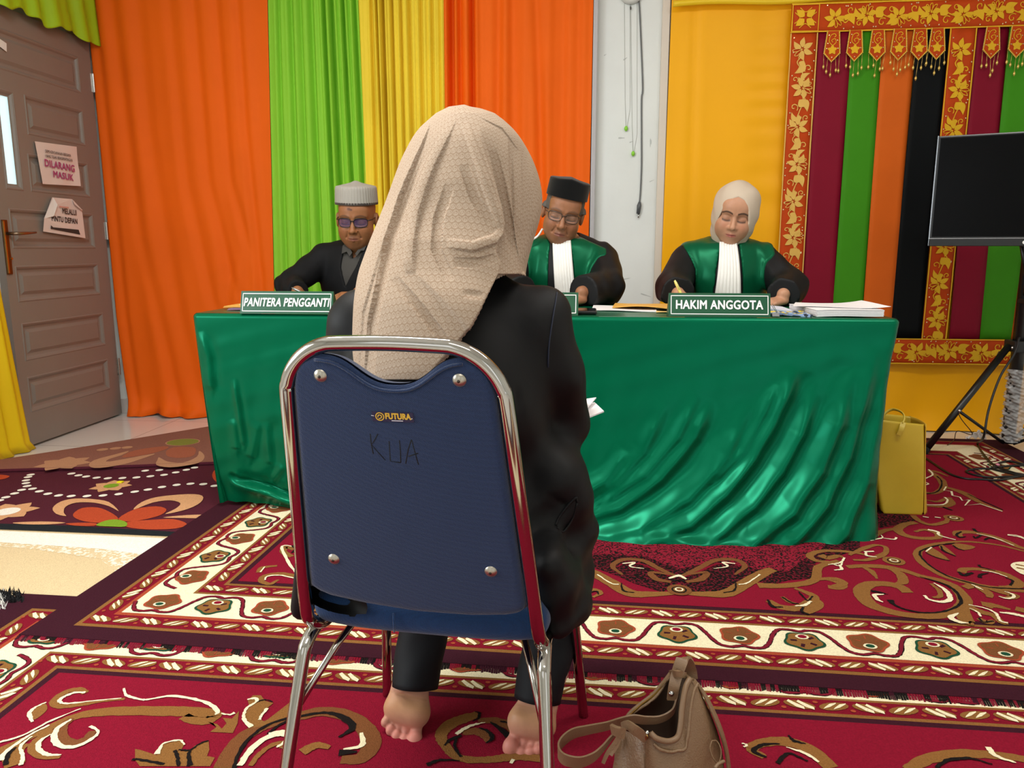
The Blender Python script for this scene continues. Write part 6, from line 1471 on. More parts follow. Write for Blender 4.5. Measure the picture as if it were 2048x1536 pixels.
# ---------------- clerk in the grey cap (left)
J1 = (540, 330, 4.954)
H1 = Head((-1.038, 3.475, 1.128), yaw=4, pitch=11, roll=1, sc=1.04)
hand1 = [((-1.245, 3.245, .795), (.93, -.30, -.02), (.1, -.4, .9), -1, (.55, .65, .7, .75), .95), ((-.98, 3.27, .795), (-.9, -.35, -.02), (-.1, -.4, .9), 1, (.5, .6, .65, .7), .95)]
k1 = dict(id='clerk', head=H1, base=(-1.04, 3.50, .5), cx=-1.035, yS=3.52, zS=.965, hw=.165, label='person in black jacket, grey pleated cap and dark glasses writing behind PANITERA PENGGANTI board',
          face=dict(skin='#96623F', lip='#7E4A3E', cheek='#9A5A3C', brow_a=.55, w=1.04, mole=[(-.012, .058, .008), (-.002, .055, .006), (.03, -.062, .004)], stubble=True),
          armL=[(-1.225, 3.52, .95), (-1.325, 3.36, .832), (-1.245, 3.245, .815)], armR=[(-.85, 3.52, .95), (-.76, 3.38, .83), (-.98, 3.27, .812)], hands=hand1, sleeve=(.064, .060, .046), cuffL=.0, cuffR=.0, garment='jacket', vneck=(J1, [(660, 690), (720, 800), (705, 1010), (760, 1200), (860, 1010), (925, 820), (960, 700), (800, 640)], 3.42), neckv=(J1, [(760, 700), (780, 820), (812, 930), (850, 900), (900, 790), (900, 700)], 3.42), shirt=mat('shirt_charcoal', '#3A3733', rough=.8, weave=.1),
          cloth=mat('jacket_black', '#101012', rough=.75, spec=.2, noise=.1, nscale=40, weave=.1, wscale=1300))
T1, robe1, front1 = seat_person(k1)
# shirt collar wings
for s, P in ((-1, [(705, 800), (740, 770), (820, 870), (800, 905), (760, 860), (712, 880)]), (1, [(945, 790), (905, 770), (850, 880), (868, 905), (900, 850), (930, 850)])):
    pl = plane_poly(J1, P, 3.42); ys = front1(np.array([p[0] for p in pl]), np.array([p[1] for p in pl]), .012, True)
    ys = np.clip(ys, 3.36, 3.46); tri = tessellate_polygon([[Vector((p[0], p[1], 0)) for p in pl]])
    o = Geo().add([(p[0], y, p[1]) for p, y in zip(pl, ys)], tri).build('collar', MATS['shirt_charcoal'], T1, smooth=False); solidify(o, .004, 0)
glasses(T1, H1, M_frame, M_lens, z=.000, h=.0185, w=.0275)
# grey pleated cap
def cap_mesh(H, prof, ribs, amp, ex, ey, cz, tilt, oy=0.0, ridge=0.0, n=144):
    V = []; Rm = Matrix.Rotation(R(tilt), 3, 'X')
    for (r, z) in prof:
        for i in range(n):
            a = 2 * math.pi * i / n; q = r * (1 + amp * math.cos(ribs * a)); x, y = ex * q * math.sin(a), ey * q * math.cos(a)
            zz = z + ridge * max(0, 1 - abs(x) / .05) * (1 if z > .05 else 0); p = Rm @ Vector((x, y, zz)); V.append(H.W(p.x, p.y + oy, p.z + cz))
    f = [(i * n + j, i * n + (j + 1) % n, (i + 1) * n + (j + 1) % n, (i + 1) * n + j) for i in range(len(prof) - 1) for j in range(n)]
    f.append(tuple((len(prof) - 1) * n + j for j in range(n)))
    return V, f
V, f = cap_mesh(H1, [(1.0, 0), (1.0, .003), (.985, .03), (.97, .056), (.955, .066), (.92, .072), (.75, .076), (.5, .081), (.25, .087), (.08, .094), (.01, .095)], 46, .014, .0905, .104, .068, 4, -.008)
mk('cap', V, f, mat('cap_grey', '#A29C93', rough=.85, weave=.15, wscale=900), T1)
V, f = cap_mesh(H1, [(1.004, -.003), (1.010, .0), (1.010, .005), (1.0, .007)], 0, 0, .0905, .104, .068, 4, -.008); mk('cap_band', V, f[:-1], mat('cap_band', '#3B332E', rough=.8), T1)
# his pen
def pen(name, label, a, b, r, m, tipm=None):
    a, b = Vector(a), Vector(b); t = thing(name, label, 'pen', tuple(a)); d = b - a
    Geo().tube([a + d * .0, a + d * .12, a + d * .9, b], [r * .25, r, r, r * .7], 10).build('barrel', m, t)
    Geo().tube([a + d * .66 + Vector((0, -r * 1.4, 0)), b + Vector((0, -r * 1.4, .002))], r * .35, 6).build('clip', tipm or m, t); return t
pen('pen', 'silver pen in hand of the clerk with grey cap', (-1.125, 3.212, .772), (-1.245, 3.186, .834), .0045, mat('pen_silver', '#B5B8BC', rough=.3, metal=.8))

# ---------------- judge in the black cap (middle)
J2 = (1020, 330, 4.954)
H2 = Head((-.108, 3.475, 1.152), yaw=5, pitch=13, roll=12, sc=1.07)
hand2 = [((-.02, 3.185, .795), (-.75, -.55, -.10), (0, -.3, .95), 1, (.45, .5, .55, .6), 1.0), ((-.27, 3.22, .795), (.9, -.35, -.08), (0, -.3, .95), -1, (.4, .5, .55, .6), 1.0)]
k2 = dict(id='judge', head=H2, base=(-.1, 3.50, .5), cx=-.095, yS=3.52, zS=.985, hw=.150, drop=.015, nx=-.005, label='person in black cap, glasses and green satin judge robe, in the middle behind table',
          face=dict(skin='#9C6A4C', lip='#8A5148', cheek='#A0634A', brow='#4A403A', brow_a=.45, w=.99, stubble=True),
          armL=[(-.27, 3.52, .96), (-.375, 3.38, .835), (-.27, 3.22, .82)], armR=[(.075, 3.52, .945), (.085, 3.34, .835), (-.02, 3.185, .822)], hands=hand2, sleeve=(.070, .074, .070), cuffL=.0, cuffR=.01,
          panels=[('green_lapel', M_gsat, .005, (J2, [(60, 700), (190, 670), (330, 620), (395, 790), (385, 900), (370, 1300), (60, 1300)], 3.40)), ('green_lapel', M_gsat, .005, (J2, [(610, 670), (760, 740), (960, 830), (955, 920), (870, 1030), (800, 1170), (770, 1310), (640, 1310), (625, 1000), (590, 760)], 3.40))],
          jabot=None)
jp = plane_poly(J2, [(418, 770), (452, 1330), (598, 745), (650, 1330)], 3.38); k2['jabot'] = ((jp[0], jp[1]), (jp[2], jp[3]))
T2, robe2, front2 = seat_person(k2)
glasses(T2, H2, M_fr2, M_lens2, z=.000, h=.0175, w=.0275)
V, f = cap_mesh(H2, [(1.0, 0), (.995, .03), (.985, .062), (.975, .068), (.9, .071), (.5, .073), (.1, .075), (.01, .075)], 0, 0, .0855, .108, .064, 6, -.008, .008)
mk('cap', V, f, mat('cap_velvet', '#070707', rough=.9, spec=.15, sheen=.2), T2)
# greying hair below the cap, white collar band at the neck
def hair2(P):
    q = H2.loc(P); d = head_sdf(q, k2['face']) - .004
    reg = np.maximum(np.maximum(q[:, 2] - .085, .012 - q[:, 2] - .02 * (q[:, 1] < -.04)), q[:, 1] - .042 - .0); reg = np.maximum(reg, -(np.abs(q[:, 0]) - .045) * (q[:, 1] > -.05) - .0)
    return np.maximum(d, reg)
for a_, b_ in ((-.22, -.108), (-.108, .0)): sdf_obj('hair', hair2, np.arange(a_, b_, .003), np.arange(3.36, 3.62, .004), np.arange(1.10, 1.28, .003), mat('hair_grey', '#5C5650', rough=.8, noise=.3, nscale=300), T2)
bp_ = plane_poly(J2, [(200, 750), (270, 705), (320, 630)], 3.42); Geo().tube(catmull([(p[0], 3.425 + .01 * i, p[1]) for i, p in enumerate(bp_)], 5), .0045, 8, flat=.5).build('collar_band', M_jab, T2)

# ---------------- woman judge (right)
J3 = (1300, 330, 4.8)
H3 = Head((.628, 3.475, 1.140), yaw=-7, pitch=15, roll=9, sc=.97)
hand3 = [((.375, 3.225, .800), (.45, -.75, -.35), (-.75, -.3, .55), -1, (.5, .75, .85, .9), .92, (.5, .9)), ((.80, 3.25, .79), (-.8, -.5, -.1), (0, -.2, .95), 1, (.3, .35, .4, .45), .9)]
k3 = dict(id='woman', head=H3, base=(.62, 3.50, .5), cx=.605, yS=3.52, zS=.965, hw=.150, nx=.01, label='person in cream headscarf and green satin judge robe writing behind HAKIM ANGGOTA board', neck=.9,
          face=dict(skin='#BC8A6C', lip='#A8504C', cheek='#BE7458', brow='#2A1A16', brow_a=.9, brow_h=.0042, w=1.03, young=True, lash=.0046, lid_shade='#8A5A44'),
          armL=[(.43, 3.52, .94), (.37, 3.38, .835), (.375, 3.225, .815)], armR=[(.78, 3.52, .94), (.855, 3.38, .835), (.80, 3.25, .815)], hands=hand3, sleeve=(.068, .074, .066), cuffL=.015, cuffR=.0,
          panels=[('green_lapel', M_gsat, .006, (J3, [(330, 760), (470, 660), (600, 620), (670, 720), (700, 760), (640, 1000), (600, 1330), (440, 1330), (440, 1000), (400, 900)], 3.40)), ('green_lapel', M_gsat, .006, (J3, [(870, 740), (960, 650), (1090, 680), (1235, 750), (1230, 880), (1200, 1060), (1180, 1330), (890, 1330), (885, 1000)], 3.40))], jabot=None)
jp = plane_poly(J3, [(697, 735), (618, 1330), (862, 745), (880, 1330)], 3.37); k3['jabot'] = ((jp[0], jp[1]), (jp[2], jp[3]))
T3, robe3, front3 = seat_person(k3)
M_hj = mat('headscarf_cream', '#C6B49F', rough=.75, noise=.04, nscale=8, weave=.12, wscale=1200)
op_ = plane_poly(J3, [(850, 312), (760, 345), (708, 430), (672, 520), (652, 600), (668, 680), (705, 745), (775, 775), (870, 725), (935, 640), (950, 540), (940, 440), (902, 345)], 3.385)
def scarf3(P):
    q = H3.loc(P)
    o = s_ell(q, (.004, -.022, .030), (.104, .118, .118)); o = smin(o, s_ell(q, (.004, -.002, -.050), (.083, .086, .088)), .05)
    nb = s_cap(P, np.array(H3.W(0, -.03, -.09)), (.610, 3.53, .985), .078, .066); o = smin(o, nb, .04)
    th = np.arctan2(q[:, 0], q[:, 2] + .03)
    o = o + .0022 * np.sin(9 * th + 40 * q[:, 1]) * np.clip((.06 - q[:, 1]) / .05, 0, 1) + .002 * np.sin(70 * (np.hypot(q[:, 0], q[:, 2] + .02))) * np.clip((np.abs(q[:, 0]) - .03) / .03, 0, 1)
    inner = o + .006; hole = poly_sdf(P[:, 0], P[:, 2], op_); hole = np.maximum(hole, P[:, 1] - 3.428)
    o = smax(o, -hole, .008)
    return smax(o, .985 - P[:, 2], .01)
sdf_obj('headscarf', scarf3, np.arange(.50, .76, .0034), np.arange(3.33, 3.64, .004), np.arange(.97, 1.30, .0034), M_hj, T3)
pen('pen', 'yellow pen in hand of the person with cream headscarf', (.402, 3.155, .772), (.352, 3.17, .872), .0058, mat('pen_yellow', '#F2E27A', rough=.35), mat('pen_yellow_clip', '#F6EFA0', rough=.3))
# ================================================================== embroidered striped hanging on the right wall
HY = 4.318
hang = thing('wall_hanging', 'embroidered wall hanging of crimson, green, orange and black stripes with gold flowers', 'wall hanging', (1.75, HY, 0))
STR = {'maroon': mat('stripe_crimson', '#840A27', rough=.65, spec=.2, noise=.05, nscale=5, weave=.08, wscale=1500), 'green': mat('stripe_green', '#3F8E12', rough=.65, spec=.2, noise=.05, nscale=5, weave=.08, wscale=1500),
       'orange': mat('stripe_orange', '#DB6416', rough=.65, spec=.2, noise=.05, nscale=5, weave=.08, wscale=1500), 'black': mat('stripe_black', '#0A0D0F', rough=.6, spec=.12, noise=.08, nscale=5, weave=.08, wscale=1500)}
M_vel = mat('band_orange', '#C2440C', rough=.7, spec=.2, noise=.08, nscale=14, bump=.25, bscale=300)
M_goldt = mat('gold_thread', '#E8B41E', rough=.36, metal=.55, bump=.5, bscale=700)
M_palegold = mat('pale_gold_thread', '#E2B458', rough=.36, metal=.5, bump=.5, bscale=700)
def strip(name, x0t, x1t, x0b, x1b, z1, z0, m, seed=0, wav=.004):
    g = Geo()
    def f(u, v):
        a = x0b + (x0t - x0b) * v; b = x1b + (x1t - x1b) * v; x = a + (b - a) * u
        return (x, HY + wav * math.sin(u * 3.1 + seed) * math.cos(v * 2 + seed) + .003 * math.sin(v * 5 + seed * 2), z0 + (z1 - z0) * v)
    g.grid(f, 6, 24); o = g.build(name, m, hang); solidify(o, .002, 0); return o
# stripe boundaries at the top (z 2.10) and bottom (z 0.51)
B = [(1.162, 1.168), (1.305, 1.315), (1.45, 1.455), (1.60, 1.585), (1.80, 1.725)]
def xb(px, py): return atY(px, py, HY).x
top_y, bot_y = 66, 610
tops = [xb(1635, 100), xb(1699, 130), xb(1761, 140), xb(1827, 150), xb(1898, 66)]; bots = [xb(1603, 600), xb(1667, 600), xb(1727, 600), xb(1786, 600), xb(1849, 600)]
zt_, zb_ = atY(1700, 62, HY).z, atY(1750, 678, HY).z
cols = ['maroon', 'green', 'orange', 'black']
for i in range(4): strip('stripe', tops[i], tops[i + 1], bots[i], bots[i + 1], zt_, zb_, STR[cols[i]], i)
t2 = [xb(1951, 70), xb(2010, 140), 2.30, 2.45, 2.62]; b2 = [xb(1905, 600), xb(1967, 600), xb(2030, 600), 2.36, 2.52]
for i in range(4): strip('stripe', t2[i], t2[i + 1], b2[i], b2[i + 1], zt_, zb_, STR[cols[i]], i + 5)
class Band:
    """an embroidered band: s along, t across (0..w)"""
    def __init__(s, name, P0, P1, across, w, gold, parent=hang, lift=.004):
        s.P0, s.P1 = Vector(P0), Vector(P1); s.L = (s.P1 - s.P0).length; s.d = (s.P1 - s.P0) / s.L; s.a = Vector(across); s.w = w; s.n = Vector((0, -1, 0)); s.lift = lift
        g = Geo(); n = max(4, int(s.L / .04)); g.grid(lambda u, v: s.at(u * s.L, v * w, 0), n, 4); s.o = g.build(name, M_vel, parent); solidify(s.o, .003, 0)
        s.art = Art(lambda u, v, h: s.at(u, v, .0025 + h), .0012); s.art.jit = .0008; s.gold = gold
    def at(s, u, v, h): return s.P0 + s.d * u + s.a * v + s.n * (s.lift + h + .003 * math.sin(u * 6 + 1))
    def edge(s, w=.006):
        for t in (.003, s.w - .003): s.art.stroke([(u * s.L / 20, t) for u in range(21)], w, s.gold, 1, smooth=False)
    def lily(s, u, v, r, ang, key=None):
        key = key or s.gold; A = s.art
        for k in range(5):
            a = ang + (k - 2) * .95; A.leaf((u + .12 * r * math.cos(a), v + .12 * r * math.sin(a)), (u + r * math.cos(a), v + r * math.sin(a)), r * .46, key, 2 + k % 2, .08 * (k - 2))
        for k in range(3):
            a = ang + math.pi + (k - 1) * .55; A.stroke([(u, v), (u + .5 * r * math.cos(a), v + .5 * r * math.sin(a)), (u + .85 * r * math.cos(a + .15), v + .85 * r * math.sin(a + .15)), (u + .70 * r * math.cos(a + .4), v + .70 * r * math.sin(a + .4)), (u + .4 * r * math.cos(a + .5), v + .4 * r * math.sin(a + .5))], .0032, key, 4, n=3)
    def curl(s, u, v, r, ang, sg, key=None):
        P = []
        for k in range(12):
            a = ang + sg * k * .55; q = r * (1 - k / 13); P.append((u + q * math.cos(a), v + q * math.sin(a)))
        s.art.stroke(P, .0042, key or s.gold, 2, n=2)
    def pod(s, u0, v0, u1, v1, w, key=None): s.art.leaf((u0, v0), (u1, v1), w, key or s.gold, 2, .22); s.art.leaf((u0, v0), (u0 + (u1 - u0) * .55, v0 + (v1 - v0) * .55 + .012), w * .6, key or s.gold, 3, -.3)
    def vine(s, start, end, step, r):
        w = s.w; u = start; k = 0; rnd = random.Random(int(s.L * 1000))
        while u < end - step * .3:
            sg = 1 if k % 2 else -1
            s.lily(u, w * (.5 + .04 * sg), r, sg * 1.2 + 3.3); m = u + step * .5
            s.art.stroke([(u + r * .5, w * .5), (u + step * .33, w * (.5 + .2 * sg)), (m, w * (.5 + .05 * sg)), (u + step * .8, w * (.5 - .1 * sg))], .005, s.gold, 1, n=4)
            s.pod(u + step * .30, w * (.5 - .05 * sg), u + step * .62, w * (.5 + .28 * sg), w * .27); s.curl(m, w * (.5 - .22 * sg), w * .16, sg * .8, sg); s.curl(u + step * .78, w * (.5 + .24 * sg), w * .12, -sg * .8, -sg)
            s.pod(u + step * .85, w * (.5 + .02 * sg), u + step * .62, w * (.5 - .3 * sg), w * .19)
            for _ in range(5): s.art.ell((u + rnd.uniform(-.4, .6) * step, rnd.choice([.1, .14, .86, .9]) * w), .0032, .0032, 0, 'sequin', 2, 8)
            u += step; k += 1
    def done(s, name='embroidery'): return s.art.build(name, {'gold': M_goldt, 'pale': M_palegold, 'sequin': mat('sequin', '#F2D9A0', rough=.2, metal=.6)}, s.o)
zT = atY(1590, 8, HY).z
wv_ = tops[0] - 1.022
b = Band('border_band', (tops[0] - .005 - wv_, HY, zt_ - .004), (bots[0] - .002 - wv_, HY, zb_ - .01), (1, 0, 0), wv_, 'pale'); b.edge(); b.vine(.08, b.L - .03, .19, .058); b.done()
b = Band('border_band', (tops[4], HY, zt_ - .004), (bots[4], HY, zb_ - .01), (1, 0, 0), t2[0] - tops[4], 'gold', lift=.006); b.edge(); b.vine(.10, b.L - .03, .195, .056); b.done()
zTR = atY(2048, 3, HY).z
b = Band('top_band', (1.015, HY, zt_ - .006), (2.62, HY, zt_ + .0), (0, 0, 1), zT - zt_ + .004, 'gold', lift=.009); b.edge(); b.vine(.215, b.L, .155, .055)
w_ = b.w; b.art.stroke([(.005, .006), (.005, w_ - .006), (.135, w_ - .006), (.135, .006), (.005, .006)], .006, 'gold', 2, smooth=False)
for a in range(4): an = math.pi / 4 + a * math.pi / 2; b.art.leaf((.07 + .008 * math.cos(an), w_ / 2 + .008 * math.sin(an)), (.07 + .066 * math.cos(an), w_ / 2 + .054 * math.sin(an)), .034, 'gold', 3); 
for a in range(4): an = a * math.pi / 2; b.art.stroke([(.07 + .060 * math.cos(an - .5), w_ / 2 + .055 * math.sin(an - .5)), (.07 + .028 * math.cos(an), w_ / 2 + .028 * math.sin(an)), (.07 + .060 * math.cos(an + .5), w_ / 2 + .055 * math.sin(an + .5))], .004, 'gold', 2)
b.done()
zB1 = zb_ - .134
b = Band('bottom_band', (1.015, HY, zB1), (2.62, HY, zB1 + .003), (0, 0, 1), .138, 'gold', lift=.008); b.edge(); b.vine(.10, b.L, .165, .060); b.done()
# hanging tongues with beaded edges and tassels
M_bead = mat('gold_bead', '#E6C56A', rough=.3, metal=.6)
pend = [(1665, 118, 0), (1709, 118, 1), (1754, 117, 0), (1797, 112, 1), (1838, 112, 0), (1872, 112, 1), (1982, 106, 0), (2031, 95, 1), (2076, 95, 0)]
for i, (px, py, kk) in enumerate(pend):
    c = atY(px, 66, HY); x0 = c.x; z0 = zt_ - .002; Yp = HY - .014 - .004 * (i % 2); hw_, hb, ln = .030, .040, .150
    tilt = (-.03, .0, .01, -.01, .0, .02, .0, .02, .0)[i]
    out = [(-hw_, 0), (hw_, 0), (hb, -ln * .72), (0, -ln), (-hb, -ln * .72)]
    Pf = lambda u, v, h=0.0: Vector((x0 + u - tilt * v * .6 + .0, Yp - h - .006 * abs(v) / ln, z0 + v))
    tri = tessellate_polygon([[Vector((p[0], p[1], 0)) for p in out]]); tg = Geo().add([Pf(*p) for p in out], tri).build('pendant_tongue', M_vel, hang, smooth=False); solidify(tg, .003, 0)
    A = Art(lambda u, v, h: Pf(u, v, .0025 + h), .0008)
    rim = [out[0], out[4], out[3], out[2], out[1]]; A.stroke([(p[0] * .95, p[1] * .985) for p in rim], .005, 'g', 1, smooth=False)
    for k in range(5): a_ = 1.57 + 2 * math.pi * k / 5; A.leaf((.0, -.092), (.026 * math.cos(a_), -.092 + .026 * math.sin(a_)), .017, 'g', 2)
    A.stroke([(.0, -.072), (.016, -.055), (.010, -.038), (-.006, -.045), (.0, -.055)], .0032, 'g', 2); A.stroke([(-.002, -.07), (-.018, -.05), (-.012, -.022), (.006, -.014), (.014, -.024), (.005, -.030)], .0032, 'g', 2)
    for (u, v) in ((-.02, -.02), (.022, -.045), (-.028, -.085), (.028, -.085), (0, -.128), (-.024, -.06)): A.ell((u, v), .0026, .0026, 0, 's', 2, 8)
    A.build('embroidery', {'g': M_goldt, 's': mat('sequin', '#F2D9A0', rough=.2, metal=.6)}, tg)
    g = Geo(); rnd = random.Random(i + 40)
    ring_ = [out[0], out[4], out[3], out[2], out[1]]
    for side_ in range(4):
        a_, b_ = ring_[side_], ring_[side_ + 1]; nb_ = int(math.hypot(b_[0] - a_[0], b_[1] - a_[1]) / .0075)
        for q in range(nb_):
            t = q / nb_; p = Pf(a_[0] + (b_[0] - a_[0]) * t, a_[1] + (b_[1] - a_[1]) * t, .002); g.lathe([(.0003, -.0040), (.0040, 0), (.0003, .0040)], p, 6)
    g.build('bead_edge', M_bead, tg)
    for (u, v, l) in ((-.04, -.112, .040 + .03 * rnd.random()), (-.018, -.128, .035 + .03 * rnd.random()), (.0, -.15, .055 + .03 * rnd.random()), (.02, -.13, .045 + .03 * rnd.random()), (.038, -.112, .045 + .03 * rnd.random())):
        p = Pf(u, v); sw = rnd.uniform(-.006, .006); g = Geo(); g.tube([p, p + Vector((sw * .5, -.002, -l * .5)), p + Vector((sw, -.003, -l))], .0011, 5)
        e = p + Vector((sw, -.003, -l)); g.lathe([(.0004, .006), (.005, -.002), (.0065, -.008), (.004, -.014), (.0004, -.020)], e, 8); g.build('tassel', M_bead, tg)
# folded yellow pelmet just above the hanging
g = Geo(); zp = atY(1600, 6, HY).z
g.grid(lambda u, v: (.42 + 2.3 * u, CY - .028 - .012 * math.sin(v * 3.1), zp - .002 + .03 * v + .006 * math.sin(u * 20) + .012 * u * (1 - v)), 80, 8); o = g.build('pelmet_cloth', mat('pelmet_yellow', '#F4CC22', rough=.5), smooth=True); solidify(o, .002, 0)
tag(o, 'bright yellow cloth strip gathered along the top of the striped hanging', 'drape', 'coloured cloths hung along the walls')

# ------------------------------------------------------------------ things on the bare wall
M_cable = mat('grey_cable', '#6C6E6E', rough=.5); M_wire = mat('white_wire', '#C6C9C5', rough=.5)
W = lambda px, py, d=.006: tuple(atY(px, py, WY) + Vector((0, -d, 0)))
t = thing('extension_lead', 'grey electric cord with plug hanging down the bare white wall', 'cord', W(1278, 200))
Geo().tube(catmull([W(1272, -120), W(1278, 0), W(1281, 60), W(1285, 160), W(1285, 185), W(1283, 200), W(1283, 270), W(1283, 330), W(1281, 380), W(1279, 405)], 6), .0042, 8).build('cable', M_cable, t)
a_, b_ = Vector(W(1279, 404, .012)), Vector(W(1276, 428, .012)); Geo().tube([a_, a_ + (b_ - a_) * .3, b_], [.007, .012, .010], 10).build('plug', mat('plug_grey', '#55585A', rough=.4), t)
o = Geo().tube([W(1277, 428, .012), W(1276, 436, .012)], .004, 6).build('plug_pin', M_steel, t)
for (px, py, lab) in ((1252, 258, 'upper lime green pin hanging on thin strings down white wall'), (1266, 308, 'lower lime green pin hanging on thin string down white wall')):
    t = thing('wall_pin', lab, 'pin', W(px, py), 'lime green pins on the bare wall'); p = W(px, py, .010)
    Geo().lathe([(.001, -.014), (.009, -.006), (.010, .004), (.006, .012), (.001, .015)], p, 12).build('pin_head', mat('pin_lime', '#8FD83A', rough=.4), t)
    Geo().tube([W(px - 4 if px < 1260 else px - 6, -80, .003), W(px - 2, py - 60, .003), W(px, py - 4, .003)], .0011, 5).build('string', M_wire, t)
    Geo().tube([W(px + 8, -80, .003), W(px + 8, py - 40, .003), W(px + 2, py - 4, .003)], .0009, 5).build('string', M_wire, t)
c = Vector(W(1262, -16, .0)); t = thing('wall_clock', 'lower rim of a round white wall clock above the grey cord', 'clock', tuple(c))
Geo().lathe([(.003, -.035), (.05, -.035), (.062, -.028), (.064, -.012), (.064, 0)], c, 36, axis='y').build('case', mat('clock_white', '#DADAD4', rough=.4), t)
Geo().tube([W(1261, 14, .002), W(1261, 20, .016)], .004, 8).build('hook', mat('hook_dark', '#55524C', rough=.4), t)
# ================================================================== television on its tripod stand
TVY = 3.76
tl, bl = atY(1880, 286, TVY), atY(1861, 487, TVY)
tv = thing('television', 'black flat television on tripod stand at right edge', 'television', (1.95, TVY, 1.02))
TW, THh = .98, .475; TA = R(-22)     # the left edge stands further from us than the right one
TM = Matrix.Translation((1.563, TVY + .01, bl.z)) @ Matrix.Rotation(TA, 4, 'Z')
def tvb(lo, hi, bev=.004): return Geo().box(lo, hi, M=TM, bev=bev)
tvb((0, 0, 0), (TW, .045, THh), .006).build('casing', mat('tv_plastic', '#0C0C0D', rough=.25), tv, smooth=False)
tvb((.010, -.0015, .030), (TW - .010, .002, THh - .010), .0005).build('screen', mat('tv_screen', '#030304', rough=.22, spec=.10), tv, smooth=False)
tvb((-.001, -.006, -.012), (TW, .004, .020), .002).build('lower_bezel', mat('tv_bezel', '#161718', rough=.3), tv, smooth=False)
tvb((0, -.007, .021), (TW, -.001, .0235), .0005).build('silver_line', mat('tv_silver', '#B9BBBD', rough=.25, metal=.8), tv, smooth=False)
tvb((-.0015, -.004, -.01), (.003, -.001, THh), .0005).build('edge_line', mat('tv_edge', '#9A9EA2', rough=.2, metal=.8), tv, smooth=False)
LM = TM @ Matrix.Translation((.37, -.0075, .004)) @ Matrix.Rotation(R(90), 4, 'X')
g = Geo(); g.lathe([(.0001, .0003), (.0075, .0003), (.0075, 0)], (0, 0, 0), 16); g.v = [tuple(LM @ Vector(p)) for p in g.v]; g.build('logo_dot', M_white, tv, smooth=False)
g = Geo()
for k in range(7): g.add([LM @ Vector(p) for p in ((.014 + k * .0085, -.0045, .0004), (.0205 + k * .0085, -.0045, .0004), (.0205 + k * .0085, .0045, .0004), (.014 + k * .0085, .0045, .0004))], [(0, 1, 2, 3)])
g.build('logo_letters', mat('logo_grey', '#B8BABB', rough=.5), tv, smooth=False)
M_stand = mat('stand_black', '#101011', rough=.32, spec=.6)
st = thing('television_stand', 'black tripod stand carrying the television at right edge', 'stand', (2.15, 3.93, 0))
PX, PY = 2.092, 3.93
Geo().tube([(PX, PY, .05), (PX, PY, 1.0), (PX, PY, 1.34)], .030, 18).build('pole', M_stand, st)
Geo().box((PX - .045, PY - .05, .505), (PX + .05, PY + .05, .56), bev=.006).build('hub', mat('hub_black', '#1C1D1E', rough=.45), st, smooth=False)
foot = atZ(1846, 908, .02)
legs = [((PX - .05, PY - .01, .535), (foot.x, foot.y, .025)), ((PX + .03, PY + .04, .535), (2.52, 4.15, .025)), ((PX + .02, PY - .05, .535), (2.42, 3.55, .025))]
for i, (a, b) in enumerate(legs):
    a, b = Vector(a), Vector(b); lg = Geo().tube([a, a + (b - a) * .97], .0165, 14).build('leg', M_stand, st)
    Geo().tube([a + (b - a) * .955, b], [.019, .019], 12).build('rubber_foot', mat('rubber', '#0B0B0B', rough=.9), lg)
    m_ = a + (b - a) * .60; c_ = Vector((PX, PY, .04)); c_ += (m_ - c_).normalized() * .03; c_.z = .05
    br_ = Geo().tube([m_, c_], .0075, 10).build('brace', M_stand, st); Geo().lathe([(.0005, -.012), (.007, -.010), (.007, .006), (.0005, .008)], m_ + Vector((0, -.014, 0)), 12, axis='y').build('bolt', M_steel, br_)
    Geo().lathe([(.0005, -.01), (.008, -.008), (.008, .004), (.0005, .006)], a + Vector((.006, -.018, -.008)), 12, axis='y').build('bolt', M_steel, lg)
# mounting arm, slanting brace, little shelf
q = TM @ Vector((.42, .05, -.01)); Geo().tube([(1.985, 3.80, 1.01), (2.06, 3.87, .86), (PX, PY, .74)], .0085, 10).build('slanting_brace', M_stand, st)
Geo().box((2.02, 3.80, 1.05), (2.24, 3.90, 1.40), bev=.004).build('mount_plate', M_stand, st, smooth=False)
a, b = atY(2008, 605, 3.88), atY(2060, 622, 3.90); Geo().box((-.09, -.05, -.008), (.12, .06, .014), M=Matrix.Translation((2.15, 3.87, (a.z + b.z) / 2 + .01)) @ Matrix.Rotation(R(9), 4, 'Y'), bev=.005).build('shelf', mat('shelf_black', '#1B1C1D', rough=.5), st, smooth=False)
# crumpled clear plastic still wrapped round the pole
g = Geo()
def wrap(u, v):
    a = u * 2 * math.pi; z = .06 + .36 * v; r = .044 + .003 * math.sin(v * 97 + 3 * math.sin(a + v * 11)) + .004 * math.sin(v * 53 + 2 * a) + .004 * math.sin(5 * a + v * 30) + .003 * math.sin(9 * a - v * 71) + .003 * math.sin(7 * a + 140 * v)
    return (PX + .012 + r * math.cos(a), PY - .004 + r * math.sin(a), z)
g.grid(wrap, 48, 120); o = g.build('plastic_wrap', mat('crumpled_plastic', '#DDDDDC', rough=.18, alpha=.45, spec=.9, noise=.2, nscale=60), st)

